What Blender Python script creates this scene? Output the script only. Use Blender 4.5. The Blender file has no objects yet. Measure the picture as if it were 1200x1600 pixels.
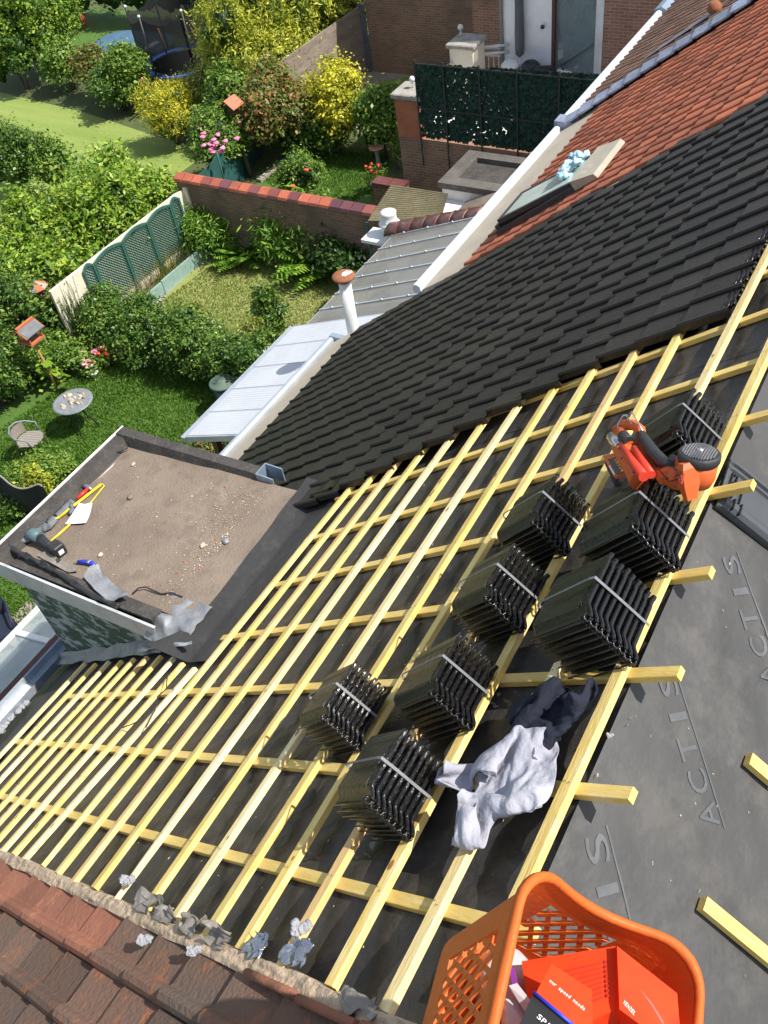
import bpy, math, random
import numpy as np
from mathutils import Vector, Matrix, noise as mn
sc = bpy.context.scene
C = sc.collection
rnd = random.Random(7)
# ------------------------------------------------------------------ survey of the place (metres; x runs along the eaves, y away from the houses, z up)
FPX = 1388.23
RA = math.radians(37.01)          # roof pitch
CA, SA = math.cos(RA), math.sin(RA)
RM = np.array([[0.4957905363183907, -0.8597762798205594, -0.12237848158496545], [-0.674941645444991, -0.2928017928352279, -0.6772893660441482], [0.5464846926869322, 0.41839199176178715, -0.7254671749214252]])
HC = 11.3
U = 1.8
RIDGE = 1.846
def ray(px, py): return RM.T @ np.array([px - 600, py - 800, FPX])
def G(px, py, z=0):               # point at height z seen at a pixel
    r = ray(px, py); t = (z - HC) / r[2]; return (r[0]*t, r[1]*t, z)
def PX(px, py, x):
    r = ray(px, py); t = x / r[0]; return (x, r[1]*t, HC + r[2]*t)
def PY(px, py, y):
    r = ray(px, py); t = y / r[1]; return (r[0]*t, y, HC + r[2]*t)
def RP(x, v, h=0.0):              # garden-side roof slope: x along, v down the slope, h above the battens' top
    return (x, v*CA - (U-h)*SA, HC - v*SA - (U-h)*CA)
def RV(px, py, h=0.0):            # pixel -> (x, v) on that slope
    r = ray(px, py); n = r[1]*SA + r[2]*CA; t = -(U-h)/n
    return (r[0]*t, (r[1]*t)*CA - (r[2]*t)*SA)
RIDP = RP(0, RIDGE, -0.055)
def QP(x, w, h=0.0):              # street-side slope: w down from the ridge
    return (x, RIDP[1] - w*CA - h*SA, RIDP[2] - w*SA + h*CA)
def QV(px, py, h=0.0):
    r = ray(px, py); n = np.array([0, -SA, CA]); p0 = np.array([0, RIDP[1] - h*SA, RIDP[2]-HC + h*CA])
    t = (p0 @ n)/(r @ n); p = r*t
    return (p[0], -(p[1]-p0[1])*CA - (p[2]-p0[2])*SA)
# ------------------------------------------------------------------ mesh helper
org = {}
def V3(a): return Vector((float(a[0]), float(a[1]), float(a[2])))
class MB:
    def __init__(s): s.v = []; s.f = []; s.sm = []
    def add(s, vs, fs, smooth=False):
        o = len(s.v); s.v += [tuple(map(float, p)) for p in vs]
        for f in fs: s.f.append(tuple(i+o for i in f)); s.sm.append(smooth)
        return s
    def hexa(s, p):               # 8 points: bottom loop, top loop
        return s.add(p, [(3,2,1,0),(4,5,6,7),(0,1,5,4),(1,2,6,5),(2,3,7,6),(3,0,4,7)])
    def box(s, x0, x1, y0, y1, z0, z1):
        return s.hexa([(x0,y0,z0),(x1,y0,z0),(x1,y1,z0),(x0,y1,z0),(x0,y0,z1),(x1,y0,z1),(x1,y1,z1),(x0,y1,z1)])
    def obox(s, c, ax, ay, az, sx, sy, sz, bev=0.0):   # oriented box about centre c
        c = V3(c); ax = V3(ax).normalized(); ay = V3(ay).normalized(); az = V3(az).normalized()
        P = []
        if bev <= 0:
            for dz in (-1, 1):
                for dx, dy in ((-1,-1),(1,-1),(1,1),(-1,1)): P.append(c + ax*dx*sx/2 + ay*dy*sy/2 + az*dz*sz/2)
            return s.hexa(P)
        b = bev; loops = []
        for (hz, ins) in ((-sz/2, b), (-sz/2+b, 0), (sz/2-b, 0), (sz/2, b)):
            L = []
            for (dx, dy) in ((-1,-1),(1,-1),(1,1),(-1,1)):
                X = sx/2-ins; Y = sy/2-ins
                e = b*0.7
                if dx*dy > 0: L += [c+ax*dx*(X)+ay*dy*(Y-e)+az*hz, c+ax*dx*(X-e)+ay*dy*Y+az*hz] if False else [c+ax*dx*(X-e)+ay*dy*Y+az*hz, c+ax*dx*X+ay*dy*(Y-e)+az*hz][::(1 if (dx<0) else -1)]
                else: L += [c+ax*dx*X+ay*dy*(Y-e)+az*hz, c+ax*dx*(X-e)+ay*dy*Y+az*hz][::(-1 if dx>0 else 1)]
            loops.append(L)
        # order loops by angle for safety
        out = []
        for L in loops:
            cc = sum(L, Vector())/len(L)
            L.sort(key=lambda q: math.atan2((q-cc).dot(ay), (q-cc).dot(ax))); out.append(L)
        return s.loft(out, True, True, False)
    def loft(s, loops, cap0=False, cap1=False, smooth=True, closed=True):
        n = len(loops[0]); o = len(s.v)
        for L in loops: s.v += [tuple(map(float, p)) for p in L]
        for k in range(len(loops)-1):
            for i in range(n if closed else n-1):
                j = (i+1) % n
                s.f.append((o+k*n+i, o+k*n+j, o+(k+1)*n+j, o+(k+1)*n+i)); s.sm.append(smooth)
        if cap0: s.f.append(tuple(o+i for i in range(n))[::-1]); s.sm.append(False)
        if cap1: s.f.append(tuple(o+(len(loops)-1)*n+i for i in range(n))); s.sm.append(False)
        return s
    def prism(s, poly, vec):      # poly: 3D points; extruded by vec
        vec = V3(vec); a = [V3(p) for p in poly]; b = [p+vec for p in a]; n = len(a)
        return s.add(a+b, [tuple(range(n))[::-1], tuple(range(n, 2*n))] + [(i, (i+1)%n, n+(i+1)%n, n+i) for i in range(n)])
    def tube(s, pts, r, n=8, cap=True, smooth=True):
        pts = [V3(p) for p in pts]; rs = r if isinstance(r, (list, tuple)) else [r]*len(pts); loops = []
        up = None
        for i, p in enumerate(pts):
            d = (pts[min(i+1, len(pts)-1)] - pts[max(i-1, 0)])
            if d.length < 1e-9: d = Vector((0,0,1))
            d.normalize()
            if up is None:
                up = Vector((0,0,1)) if abs(d.z) < .9 else Vector((1,0,0))
            a = d.cross(up).normalized(); b = a.cross(d).normalized(); up = b
            loops.append([p + (a*math.cos(2*math.pi*k/n) + b*math.sin(2*math.pi*k/n))*rs[i] for k in range(n)])
        return s.loft(loops, cap, cap, smooth)
    def lathe(s, o, prof, n=16, axis=(0,0,1), cap=True, smooth=True):
        o = V3(o); ax = V3(axis).normalized(); t = Vector((1,0,0)) if abs(ax.x) < .8 else Vector((0,1,0))
        a = ax.cross(t).normalized(); b = ax.cross(a)
        loops = [[o + ax*z + (a*math.cos(2*math.pi*k/n) + b*math.sin(2*math.pi*k/n))*max(r, 1e-4) for k in range(n)] for r, z in prof]
        return s.loft(loops, cap, cap, smooth)
    def grid(s, fn, us, vs, smooth=True):
        o = len(s.v); nu, nv = len(us), len(vs)
        for u in us:
            for v in vs: s.v.append(tuple(map(float, fn(u, v))))
        for i in range(nu-1):
            for j in range(nv-1):
                s.f.append((o+i*nv+j, o+(i+1)*nv+j, o+(i+1)*nv+j+1, o+i*nv+j+1)); s.sm.append(smooth)
        return s
    def blob(s, c, r, seed=0, amp=.25, n=10, m=14, fr=1.5):
        c = V3(c); loops = []
        for i in range(1, n):
            th = math.pi*i/n; L = []
            for k in range(m):
                ph = 2*math.pi*k/m; d = Vector((math.sin(th)*math.cos(ph), math.sin(th)*math.sin(ph), math.cos(th)))
                q = 1 + amp*mn.noise(d*fr + Vector((seed*3.1, seed*1.7, 0)))*1.6
                L.append(c + Vector((d.x*r[0]*q, d.y*r[1]*q, d.z*r[2]*q)))
            loops.append(L)
        return s.loft(loops, True, True, True)
    def build(s, name, m, parent=None):
        me = bpy.data.meshes.new(name); off = org.get(parent, Vector((0,0,0))) if parent is not None else Vector((0,0,0))
        vv = [(p[0]-off.x, p[1]-off.y, p[2]-off.z) for p in s.v]
        me.from_pydata(vv, [], s.f); me.update()
        me.polygons.foreach_set('use_smooth', s.sm)
        o = bpy.data.objects.new(name, me); C.objects.link(o)
        if m: me.materials.append(m)
        if parent is not None: o.parent = parent; org[o] = off
        else: org[o] = Vector((0,0,0))
        return o
def empty(name, loc, label, cat, group=None):
    o = bpy.data.objects.new(name, None); C.objects.link(o); o.location = loc; o.empty_display_size = .2
    org[o] = Vector(loc); return tag(o, label, cat, group)
def tag(o, label=None, cat=None, group=None):
    if label: o['label'] = label
    if cat: o['category'] = cat
    if group: o['group'] = group
    return o
def struct(o): o['kind'] = 'structure'; return o
def recentre(o):                  # puts a one-mesh thing's origin at its base
    me = o.data; n = len(me.vertices); a = np.empty(n*3, 'f'); me.vertices.foreach_get('co', a); a = a.reshape(-1, 3)
    c = np.array([a[:,0].mean(), a[:,1].mean(), a[:,2].min()]); a -= c; me.vertices.foreach_set('co', a.ravel()); o.location = c; me.update(); return o
def copy_tree(o, parent=None):
    c = o.copy(); C.objects.link(c)
    if parent is not None: c.parent = parent
    for ch in list(o.children): copy_tree(ch, c)
    return c
# ------------------------------------------------------------------ materials
M = {}
def nn(nt, t, **kw):
    n = nt.nodes.new(t)
    for k, v in kw.items():
        if hasattr(n, k): setattr(n, k, v)
    return n
def c4(c): return (c[0], c[1], c[2], 1)
def mat(name, c1, c2=None, rough=.7, sc1=3.0, sc2=None, c3=None, bump=0.0, bsc=40.0, metal=0.0, spec=.5, stretch=(1,1,1), isl=0.0, contrast=(.35,.65), coat=0, c3lim=(.55,.7), isl2=None, detail=6):
    m = bpy.data.materials.new(name); m.use_nodes = True; nt = m.node_tree; L = nt.links
    b = nt.nodes['Principled BSDF']; b.inputs['Roughness'].default_value = rough; b.inputs['Metallic'].default_value = metal
    b.inputs['Specular IOR Level'].default_value = spec; b.inputs['Coat Weight'].default_value = coat
    tc = nn(nt, 'ShaderNodeTexCoord'); mp = nn(nt, 'ShaderNodeMapping'); mp.inputs['Scale'].default_value = stretch
    L.new(tc.outputs['Object'], mp.inputs['Vector'])
    col = None
    if c2 is None: c2 = tuple(x*.85 for x in c1)
    n1 = nn(nt, 'ShaderNodeTexNoise'); n1.inputs['Scale'].default_value = sc1; n1.inputs['Detail'].default_value = detail; n1.inputs['Roughness'].default_value = .6
    L.new(mp.outputs[0], n1.inputs['Vector'])
    rp = nn(nt, 'ShaderNodeValToRGB'); rp.color_ramp.elements[0].position = contrast[0]; rp.color_ramp.elements[1].position = contrast[1]
    rp.color_ramp.elements[0].color = c4(c1); rp.color_ramp.elements[1].color = c4(c2)
    L.new(n1.outputs['Fac'], rp.inputs['Fac']); col = rp.outputs['Color']
    if c3 is not None:
        n2 = nn(nt, 'ShaderNodeTexNoise'); n2.inputs['Scale'].default_value = sc2 or sc1*4; n2.inputs['Detail'].default_value = 8; n2.inputs['Roughness'].default_value = .7
        L.new(mp.outputs[0], n2.inputs['Vector'])
        r2 = nn(nt, 'ShaderNodeValToRGB'); r2.color_ramp.elements[0].position = c3lim[0]; r2.color_ramp.elements[1].position = c3lim[1]
        mx = nn(nt, 'ShaderNodeMixRGB'); L.new(n2.outputs['Fac'], r2.inputs['Fac']); L.new(r2.outputs['Color'], mx.inputs['Fac']); L.new(col, mx.inputs['Color1']); mx.inputs['Color2'].default_value = c4(c3); col = mx.outputs['Color']
    if isl > 0:
        ge = nn(nt, 'ShaderNodeNewGeometry'); oi = nn(nt, 'ShaderNodeObjectInfo'); fa = nn(nt, 'ShaderNodeMath', operation='ADD'); L.new(ge.outputs['Random Per Island'], fa.inputs[0]); L.new(oi.outputs['Random'], fa.inputs[1]); fr = nn(nt, 'ShaderNodeMath', operation='FRACT'); L.new(fa.outputs[0], fr.inputs[0])
        if isl2 is not None:
            mx = nn(nt, 'ShaderNodeMixRGB'); r3 = nn(nt, 'ShaderNodeValToRGB'); r3.color_ramp.elements[0].position = .45; r3.color_ramp.elements[1].position = .75
            L.new(fr.outputs[0], r3.inputs['Fac']); L.new(r3.outputs['Color'], mx.inputs['Fac']); L.new(col, mx.inputs['Color1']); mx.inputs['Color2'].default_value = c4(isl2); col = mx.outputs['Color']
        mr = nn(nt, 'ShaderNodeMapRange'); mr.inputs['To Min'].default_value = 1-isl; mr.inputs['To Max'].default_value = 1+isl
        wn = nn(nt, 'ShaderNodeTexWhiteNoise', noise_dimensions='1D'); L.new(fr.outputs[0], wn.inputs['W'])
        L.new(wn.outputs['Value'], mr.inputs['Value'])
        hs = nn(nt, 'ShaderNodeHueSaturation'); L.new(mr.outputs[0], hs.inputs['Value']); L.new(col, hs.inputs['Color']); col = hs.outputs['Color']
    L.new(col, b.inputs['Base Color'])
    if bump > 0:
        n3 = nn(nt, 'ShaderNodeTexNoise'); n3.inputs['Scale'].default_value = bsc; n3.inputs['Detail'].default_value = 5
        L.new(mp.outputs[0], n3.inputs['Vector'])
        bp = nn(nt, 'ShaderNodeBump'); bp.inputs['Strength'].default_value = min(bump, 1); bp.inputs['Distance'].default_value = .01*max(1, bump)
        L.new(n3.outputs['Fac'], bp.inputs['Height']); L.new(bp.outputs[0], b.inputs['Normal'])
        rr = nn(nt, 'ShaderNodeMapRange'); rr.inputs['To Min'].default_value = max(.03, rough-.12); rr.inputs['To Max'].default_value = min(1, rough+.12)
        L.new(n3.outputs['Fac'], rr.inputs['Value']); L.new(rr.outputs[0], b.inputs['Roughness'])
    M[name] = m; return m
def brick_mat(name, c1, c2, mortar, scale=1.0, dirt=(.06,.05,.04), dl=(.45,.75)):
    m = bpy.data.materials.new(name); m.use_nodes = True; nt = m.node_tree; L = nt.links; b = nt.nodes['Principled BSDF']; b.inputs['Roughness'].default_value = .9
    tc = nn(nt, 'ShaderNodeTexCoord'); sp = nn(nt, 'ShaderNodeSeparateXYZ'); L.new(tc.outputs['Object'], sp.inputs[0])
    ad = nn(nt, 'ShaderNodeMath', operation='ADD'); L.new(sp.outputs[0], ad.inputs[0]); L.new(sp.outputs[1], ad.inputs[1])
    cb = nn(nt, 'ShaderNodeCombineXYZ'); L.new(ad.outputs[0], cb.inputs[0]); L.new(sp.outputs[2], cb.inputs[1])
    br = nn(nt, 'ShaderNodeTexBrick'); br.inputs['Scale'].default_value = 1; br.inputs['Brick Width'].default_value = .22*scale; br.inputs['Row Height'].default_value = .07*scale; br.inputs['Mortar Size'].default_value = .009*scale
    br.inputs['Color1'].default_value = c4(c1); br.inputs['Color2'].default_value = c4(c2); br.inputs['Mortar'].default_value = c4(mortar); br.inputs['Mortar Smooth'].default_value = .3
    L.new(cb.outputs[0], br.inputs['Vector'])
    n1 = nn(nt, 'ShaderNodeTexNoise'); n1.inputs['Scale'].default_value = 1.3; n1.inputs['Detail'].default_value = 8; L.new(tc.outputs['Object'], n1.inputs['Vector'])
    r = nn(nt, 'ShaderNodeValToRGB'); r.color_ramp.elements[0].position = dl[0]; r.color_ramp.elements[1].position = dl[1]; L.new(n1.outputs['Fac'], r.inputs['Fac'])
    mx = nn(nt, 'ShaderNodeMixRGB'); L.new(r.outputs[0], mx.inputs['Fac']); L.new(br.outputs['Color'], mx.inputs['Color1']); mx.inputs['Color2'].default_value = c4(dirt)
    L.new(mx.outputs[0], b.inputs['Base Color'])
    bp = nn(nt, 'ShaderNodeBump', invert=True); bp.inputs['Strength'].default_value = .6; bp.inputs['Distance'].default_value = .01; L.new(br.outputs['Fac'], bp.inputs['Height']); L.new(bp.outputs[0], b.inputs['Normal'])
    M[name] = m; return m
def leaf_mat(name, ca, cb, cc, tr=.3, rough=.45):
    m = bpy.data.materials.new(name); m.use_nodes = True; nt = m.node_tree; L = nt.links; b = nt.nodes['Principled BSDF']; b.inputs['Roughness'].default_value = rough; b.inputs['Specular IOR Level'].default_value = .35
    ge = nn(nt, 'ShaderNodeNewGeometry'); r = nn(nt, 'ShaderNodeValToRGB'); e = r.color_ramp.elements; e[0].color = c4(ca); e[0].position = .1; e[1].color = c4(cc); e[1].position = .95; q = e.new(.55); q.color = c4(cb)
    tc = nn(nt, 'ShaderNodeTexCoord'); n1 = nn(nt, 'ShaderNodeTexNoise'); n1.inputs['Scale'].default_value = 1.6; n1.inputs['Detail'].default_value = 3; L.new(tc.outputs['Object'], n1.inputs['Vector'])
    mr = nn(nt, 'ShaderNodeMath', operation='MULTIPLY_ADD'); L.new(n1.outputs['Fac'], mr.inputs[0]); mr.inputs[1].default_value = 1.2; mr.inputs[2].default_value = -.6
    ad = nn(nt, 'ShaderNodeMath', operation='ADD', use_clamp=True); L.new(ge.outputs['Random Per Island'], ad.inputs[0]); L.new(mr.outputs[0], ad.inputs[1]); L.new(ad.outputs[0], r.inputs['Fac'])
    L.new(r.outputs[0], b.inputs['Base Color'])
    t = nn(nt, 'ShaderNodeBsdfTranslucent'); L.new(r.outputs[0], t.inputs['Color']); mx = nn(nt, 'ShaderNodeMixShader'); mx.inputs['Fac'].default_value = tr
    out = nt.nodes['Material Output']; L.new(b.outputs[0], mx.inputs[1]); L.new(t.outputs[0], mx.inputs[2]); L.new(mx.outputs[0], out.inputs['Surface'])
    M[name] = m; return m
def glass_mat(name, tint, alpha, rough=.08):
    m = bpy.data.materials.new(name); m.use_nodes = True; nt = m.node_tree; L = nt.links; b = nt.nodes['Principled BSDF']; b.inputs['Base Color'].default_value = c4(tint); b.inputs['Roughness'].default_value = rough; b.inputs['Specular IOR Level'].default_value = .8
    tc = nn(nt, 'ShaderNodeTexCoord'); n1 = nn(nt, 'ShaderNodeTexNoise'); n1.inputs['Scale'].default_value = 2.5; n1.inputs['Detail'].default_value = 8; L.new(tc.outputs['Object'], n1.inputs['Vector'])
    mr = nn(nt, 'ShaderNodeMapRange'); mr.inputs['From Min'].default_value = .3; mr.inputs['From Max'].default_value = .7; mr.inputs['To Min'].default_value = alpha*.8; mr.inputs['To Max'].default_value = min(1, alpha*1.25)
    L.new(n1.outputs['Fac'], mr.inputs['Value']); L.new(mr.outputs[0], b.inputs['Alpha'])
    M[name] = m; return m
# ------------------------------------------------------------------ palette
mat('timber', (.82,.62,.20), (.68,.46,.12), .6, 5, 14, (.85,.74,.46), bump=.35, bsc=60, stretch=(.35,3,3), isl=.12, c3lim=(.5,.75))
mat('timber_pale', (.88,.76,.44), (.78,.58,.24), .6, 4, 16, (.66,.40,.16), bump=.35, bsc=60, stretch=(.35,3,3), c3lim=(.6,.8))
mat('timber_orange', (.78,.52,.22), (.62,.36,.12), .6, 4, 16, (.82,.66,.36), bump=.35, bsc=60, stretch=(.35,3,3), c3lim=(.5,.8))
mat('counter_timber', (.78,.57,.17), (.62,.42,.10), .6, 5, 14, (.78,.64,.34), bump=.35, bsc=60, stretch=(3,.4,.4), c3lim=(.5,.8))
mat('knot', (.30,.12,.03), (.42,.2,.06), .6, 30)
mat('membrane', (.034,.032,.031), (.050,.047,.044), .5, 1.6, 7, (.085,.078,.070), bump=.8, bsc=22, c3lim=(.52,.85), spec=.4)
mat('membrane_dusty', (.046,.045,.045), (.062,.060,.058), .58, 1.1, 5, (.105,.097,.086), bump=.9, bsc=9, c3lim=(.48,.8), spec=.4)
mat('print', (.088,.092,.10), (.070,.075,.08), .6, 20)
mat('black_tile', (.020,.0165,.0145), (.029,.024,.020), .38, 1.2, 9, (.062,.052,.042), bump=.5, bsc=70, isl=.22, c3lim=(.58,.9), spec=.25)
mat('glazed_tile', (.008,.008,.009), (.012,.011,.011), .17, 9, 30, (.03,.025,.02), bump=.5, bsc=45, c3lim=(.6,.85), spec=.4)
mat('pack_tile', (.009,.009,.008), (.015,.0145,.011), .36, 7, 30, (.045,.040,.022), bump=.4, bsc=60, c3lim=(.55,.85), stretch=(1,1,1))
mat('old_tile', (.125,.092,.070), (.175,.088,.055), .82, 2.4, 8, (.36,.12,.045), bump=.8, bsc=50, isl=.22, c3lim=(.54,.72), contrast=(.3,.7))
mat('old_tile_red', (.34,.13,.075), (.24,.10,.06), .8, 3, 9, (.42,.17,.09), bump=.6, bsc=50, isl=.14)
mat('red_tile', (.40,.12,.055), (.28,.085,.045), .8, 2.0, 8, (.46,.19,.10), bump=.5, bsc=50, isl=.26)
mat('brown_tile', (.24,.135,.09), (.165,.10,.07), .85, 1.0, 8, (.30,.18,.13), bump=.5, bsc=50, isl=.25)
mat('mortar', (.58,.44,.30), (.44,.33,.22), .95, 6, 25, (.22,.17,.12), bump=2.2, bsc=18, c3lim=(.52,.7))
mat('felt', (.175,.135,.102), (.24,.188,.142), .9, 1.7, 6, (.12,.095,.075), bump=.9, bsc=60, c3lim=(.5,.8))
mat('felt_dark', (.040,.036,.033), (.075,.066,.058), .85, 5, 20, (.13,.115,.10), bump=1.2, bsc=45, c3lim=(.55,.8))
mat('lead', (.30,.31,.325), (.20,.205,.215), .5, 7, 20, (.38,.385,.39), bump=1.0, bsc=16, metal=.25)
mat('lead_blue', (.30,.34,.43), (.20,.23,.31), .45, 6, 16, (.46,.49,.56), bump=1.0, bsc=14, metal=.3, isl=.2)
mat('zinc', (.50,.54,.58), (.40,.44,.49), .35, 3, 14, (.58,.61,.63), bump=.2, bsc=20, metal=.45)
mat('zinc_blue', (.30,.38,.47), (.24,.31,.39), .4, 3, 14, (.4,.47,.53), bump=.2, bsc=20, metal=.3)
mat('white_paint', (.80,.80,.78), (.68,.67,.64), .5, 3, 18, (.48,.45,.40), c3lim=(.62,.85), bump=.15)
mat('fascia', (.52,.54,.55), (.40,.42,.43), .55, 3, 12, (.3,.3,.29), c3lim=(.55,.8), bump=.3)
mat('cream', (.50,.43,.33), (.42,.36,.27), .7, 2.5, 14, (.40,.34,.26), c3lim=(.55,.8), bump=.3)
mat('cream_wall', (.80,.74,.60), (.70,.63,.49), .9, 1.5, 10, (.45,.41,.32), c3lim=(.58,.8), bump=.4)
mat('flake', (.045,.105,.07), (.028,.07,.048), .75, 1.4, 5.5, (.33,.37,.39), c3lim=(.50,.56), bump=1.2, bsc=22, stretch=(1,1,1.9), contrast=(.35,.6))
mat('canopy', (.56,.58,.61), (.50,.52,.55), .45, 1.6, 9, (.36,.36,.37), bump=.12, bsc=12, c3lim=(.62,.9))
mat('rust', (.32,.12,.05), (.22,.075,.035), .9, 20, 60, (.42,.20,.10), bump=1)
mat('dark_metal', (.03,.03,.033), (.05,.05,.05), .45, 20)
mat('green_metal', (.015,.035,.03), (.02,.045,.035), .5, 20)
mat('stone', (.36,.34,.30), (.24,.225,.20), .9, 5, 20, (.48,.46,.42), bump=1)
mat('coping', (.085,.075,.066), (.13,.115,.10), .9, 2, 14, (.2,.18,.15), bump=1)
mat('whitewash', (.90,.90,.89), (.80,.80,.79), .9, 1.2, 7, (.48,.48,.47), bump=1.5, bsc=14, c3lim=(.6,.85))
mat('corrug', (.30,.25,.14), (.21,.18,.10), .85, 3, 20, (.13,.12,.075), bump=.6, c3lim=(.5,.75))
mat('brick_orange', (.44,.16,.075), (.34,.11,.06), .9, 3, 14, (.52,.33,.24), bump=.8, c3lim=(.6,.8))
mat('soil', (.16,.115,.075), (.10,.075,.05), .95, 2, 12, (.24,.19,.13), bump=2, bsc=20)
mat('path', (.36,.31,.25), (.27,.235,.19), .95, 2, 12, (.45,.4,.33), bump=1, bsc=20)
mat('ground', (.085,.11,.03), (.055,.08,.022), .95, .8, 6, (.13,.11,.055), bump=2, bsc=14)
mat('lawn_lush', (.075,.155,.018), (.055,.12,.014), .85, .9, 7, (.10,.19,.03), bump=2.5, bsc=30, c3lim=(.45,.75))
mat('lawn_dry', (.19,.25,.05), (.29,.30,.10), .9, .55, 5, (.34,.28,.15), bump=2.2, bsc=30, c3lim=(.54,.80))
mat('lawn_mown', (.20,.29,.05), (.29,.35,.085), .85, .45, 6, (.26,.29,.10), bump=2.5, bsc=30, stretch=(3.2,.25,1), c3lim=(.5,.8))
mat('wood_fence', (.34,.29,.24), (.22,.17,.13), .9, 1.2, 7, (.12,.085,.06), bump=1, bsc=14, stretch=(.5,1,5), c3lim=(.5,.68))
mat('pole_wood', (.50,.27,.10), (.36,.19,.07), .8, 8)
mat('bark', (.14,.10,.07), (.09,.065,.045), .95, 8, bump=2, bsc=20)
mat('roof_orange', (.50,.16,.07), (.40,.12,.05), .8, 8)
mat('slate_grey', (.11,.12,.13), (.16,.17,.18), .7, 8)
mat('terracotta', (.50,.19,.11), (.42,.15,.09), .85, 12)
mat('pink_bowl', (.58,.29,.20), (.5,.23,.16), .8, 12)
mat('trampblue', (.03,.10,.45), (.025,.08,.36), .6, 8)
mat('netting', (.012,.013,.014), (.02,.02,.022), .8, 30)
mat('pool_cover', (.06,.13,.20), (.08,.17,.26), .55, 3, 14, (.13,.23,.33))
mat('navy', (.006,.008,.020), (.010,.013,.030), .9, 9, bump=1.8, bsc=18)
mat('grey_cloth', (.40,.40,.45), (.34,.34,.39), .9, 5, bump=2.2, bsc=16)
mat('pink_cloth', (.45,.12,.15), None, .9)
mat('orange_plastic', (.62,.135,.025), (.54,.115,.02), .5, 5, 30, (.50,.13,.05), bump=.15, bsc=60, spec=.25, c3lim=(.6,.9))
mat('red_card', (.78,.06,.012), (.68,.045,.01), .7, 7, 20, (.60,.04,.01), bump=.2, bsc=14, spec=.15)
mat('dark_red_card', (.45,.02,.005), None, .5)
mat('white_print', (.82,.82,.80), None, .5)
mat('gun_orange', (.66,.125,.03), (.58,.105,.025), .5, 8, spec=.35)
mat('gun_red', (.72,.05,.02), (.62,.04,.015), .45, 12)
mat('gun_black', (.022,.023,.025), (.03,.031,.033), .5, 40, bump=.3, bsc=150)
mat('gun_grille', (.30,.30,.31), None, .35, metal=.4)
mat('steel', (.62,.62,.64), (.5,.5,.52), .3, 10, metal=.9)
mat('sticker', (.015,.014,.012), None, .4)
mat('sticker_orange', (.95,.35,.03), None, .5)
mat('hammer_red', (.72,.035,.025), None, .4)
mat('yellow_plastic', (.88,.66,.03), (.8,.56,.02), .45, 10)
mat('tool_teal', (.10,.17,.18), (.075,.13,.14), .5, 20)
mat('blue_plastic', (.02,.045,.48), None, .4)
mat('paper', (.86,.86,.88), (.82,.82,.84), .8, 4)
mat('pencil', (.35,.35,.4), None, .8)
mat('clear_plastic', (.55,.53,.55), (.45,.42,.44), .15, 6)
mat('purple', (.25,.05,.35), None, .4)
mat('wool', (.36,.365,.38), (.30,.305,.32), .95, 8, bump=1.5, bsc=60)
mat('foil', (.42,.43,.47), (.22,.24,.30), .22, 9, 25, (.8,.82,.86), bump=3, bsc=14, metal=.8)
mat('scrap', (.26,.23,.195), (.17,.15,.13), .75, 6, 20, (.36,.34,.31), bump=1.2, bsc=18)
mat('chips', (.58,.48,.36), (.42,.33,.24), .9, 3, isl=.45, isl2=(.30,.24,.19))
mat('red_chips', (.5,.08,.04), (.42,.12,.07), .8, 5, isl=.3)
mat('wicker', (.30,.27,.23), (.22,.20,.17), .8, 30)
mat('furn_metal', (.16,.18,.19), (.22,.24,.25), .5, 12)
mat('navy_mesh', (.012,.016,.035), (.02,.026,.05), .6, 30)
mat('plastic_dark', (.018,.022,.022), None, .5)
mat('plastic_white', (.72,.72,.70), None, .5)
mat('bin_grey', (.22,.25,.25), None, .5)
mat('parasol', (.09,.095,.10), (.12,.125,.13), .85, 8)
mat('trellis_green', (.045,.14,.11), (.035,.11,.085), .6, 10)
mat('planter_green', (.27,.40,.36), (.22,.33,.30), .7, 5, 18, (.36,.44,.40))
mat('screen_green', (.008,.045,.026), (.005,.03,.018), .7, 6, isl=.25)
mat('mesh_teal', (.015,.075,.07), (.02,.10,.09), .75, 4)
mat('beige_panel', (.40,.36,.28), (.33,.30,.23), .6, 3, 10, (.48,.44,.36))
mat('curtain', (.72,.74,.72), None, .9)
mat('brown_frame', (.10,.035,.02), None, .5)
mat('dark_room', (.02,.02,.02), None, .8)
mat('petal_pink', (.78,.16,.34), (.82,.30,.44), .7, 5, isl=.25)
mat('petal_red', (.72,.045,.02), (.78,.08,.03), .6, 5, isl=.2)
mat('petal_mix', (.62,.06,.10), (.75,.62,.55), .7, 14, isl=.3, contrast=(.48,.52))
mat('skyblue_cloth', (.30,.52,.62), (.55,.72,.78), .8, 18)
mat('grass_dry', (.42,.36,.18), (.30,.30,.12), .9, 6)
brick_mat('brick_garden', (.26,.135,.082), (.165,.09,.06), (.24,.205,.165), dirt=(.11,.085,.06))
brick_mat('brick_big', (.36,.19,.115), (.24,.13,.082), (.33,.28,.23), dirt=(.17,.115,.08), dl=(.5,.8))
brick_mat('brick_terrace', (.36,.18,.105), (.23,.12,.075), (.33,.28,.22), dirt=(.14,.095,.07), dl=(.5,.85))
brick_mat('brick_red', (.46,.20,.12), (.30,.14,.09), (.42,.35,.29), dirt=(.22,.12,.085), dl=(.5,.8))
mat('coping_tile', (.46,.12,.06), (.36,.10,.055), .55, 3, 10, (.50,.2,.12), isl=.2, isl2=(.13,.05,.065), bump=.4)
mat('gutter_white', (.66,.70,.76), (.56,.60,.66), .4, 2, 14, (.45,.47,.5), c3lim=(.6,.85), bump=.15)
mat('coping_dark', (.17,.045,.035), (.11,.035,.035), .35, 2, 10, (.25,.08,.06), isl=.2, bump=.4, coat=.25)
mat('strap', (.17,.18,.19), (.12,.125,.13), .5, 30)
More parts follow.
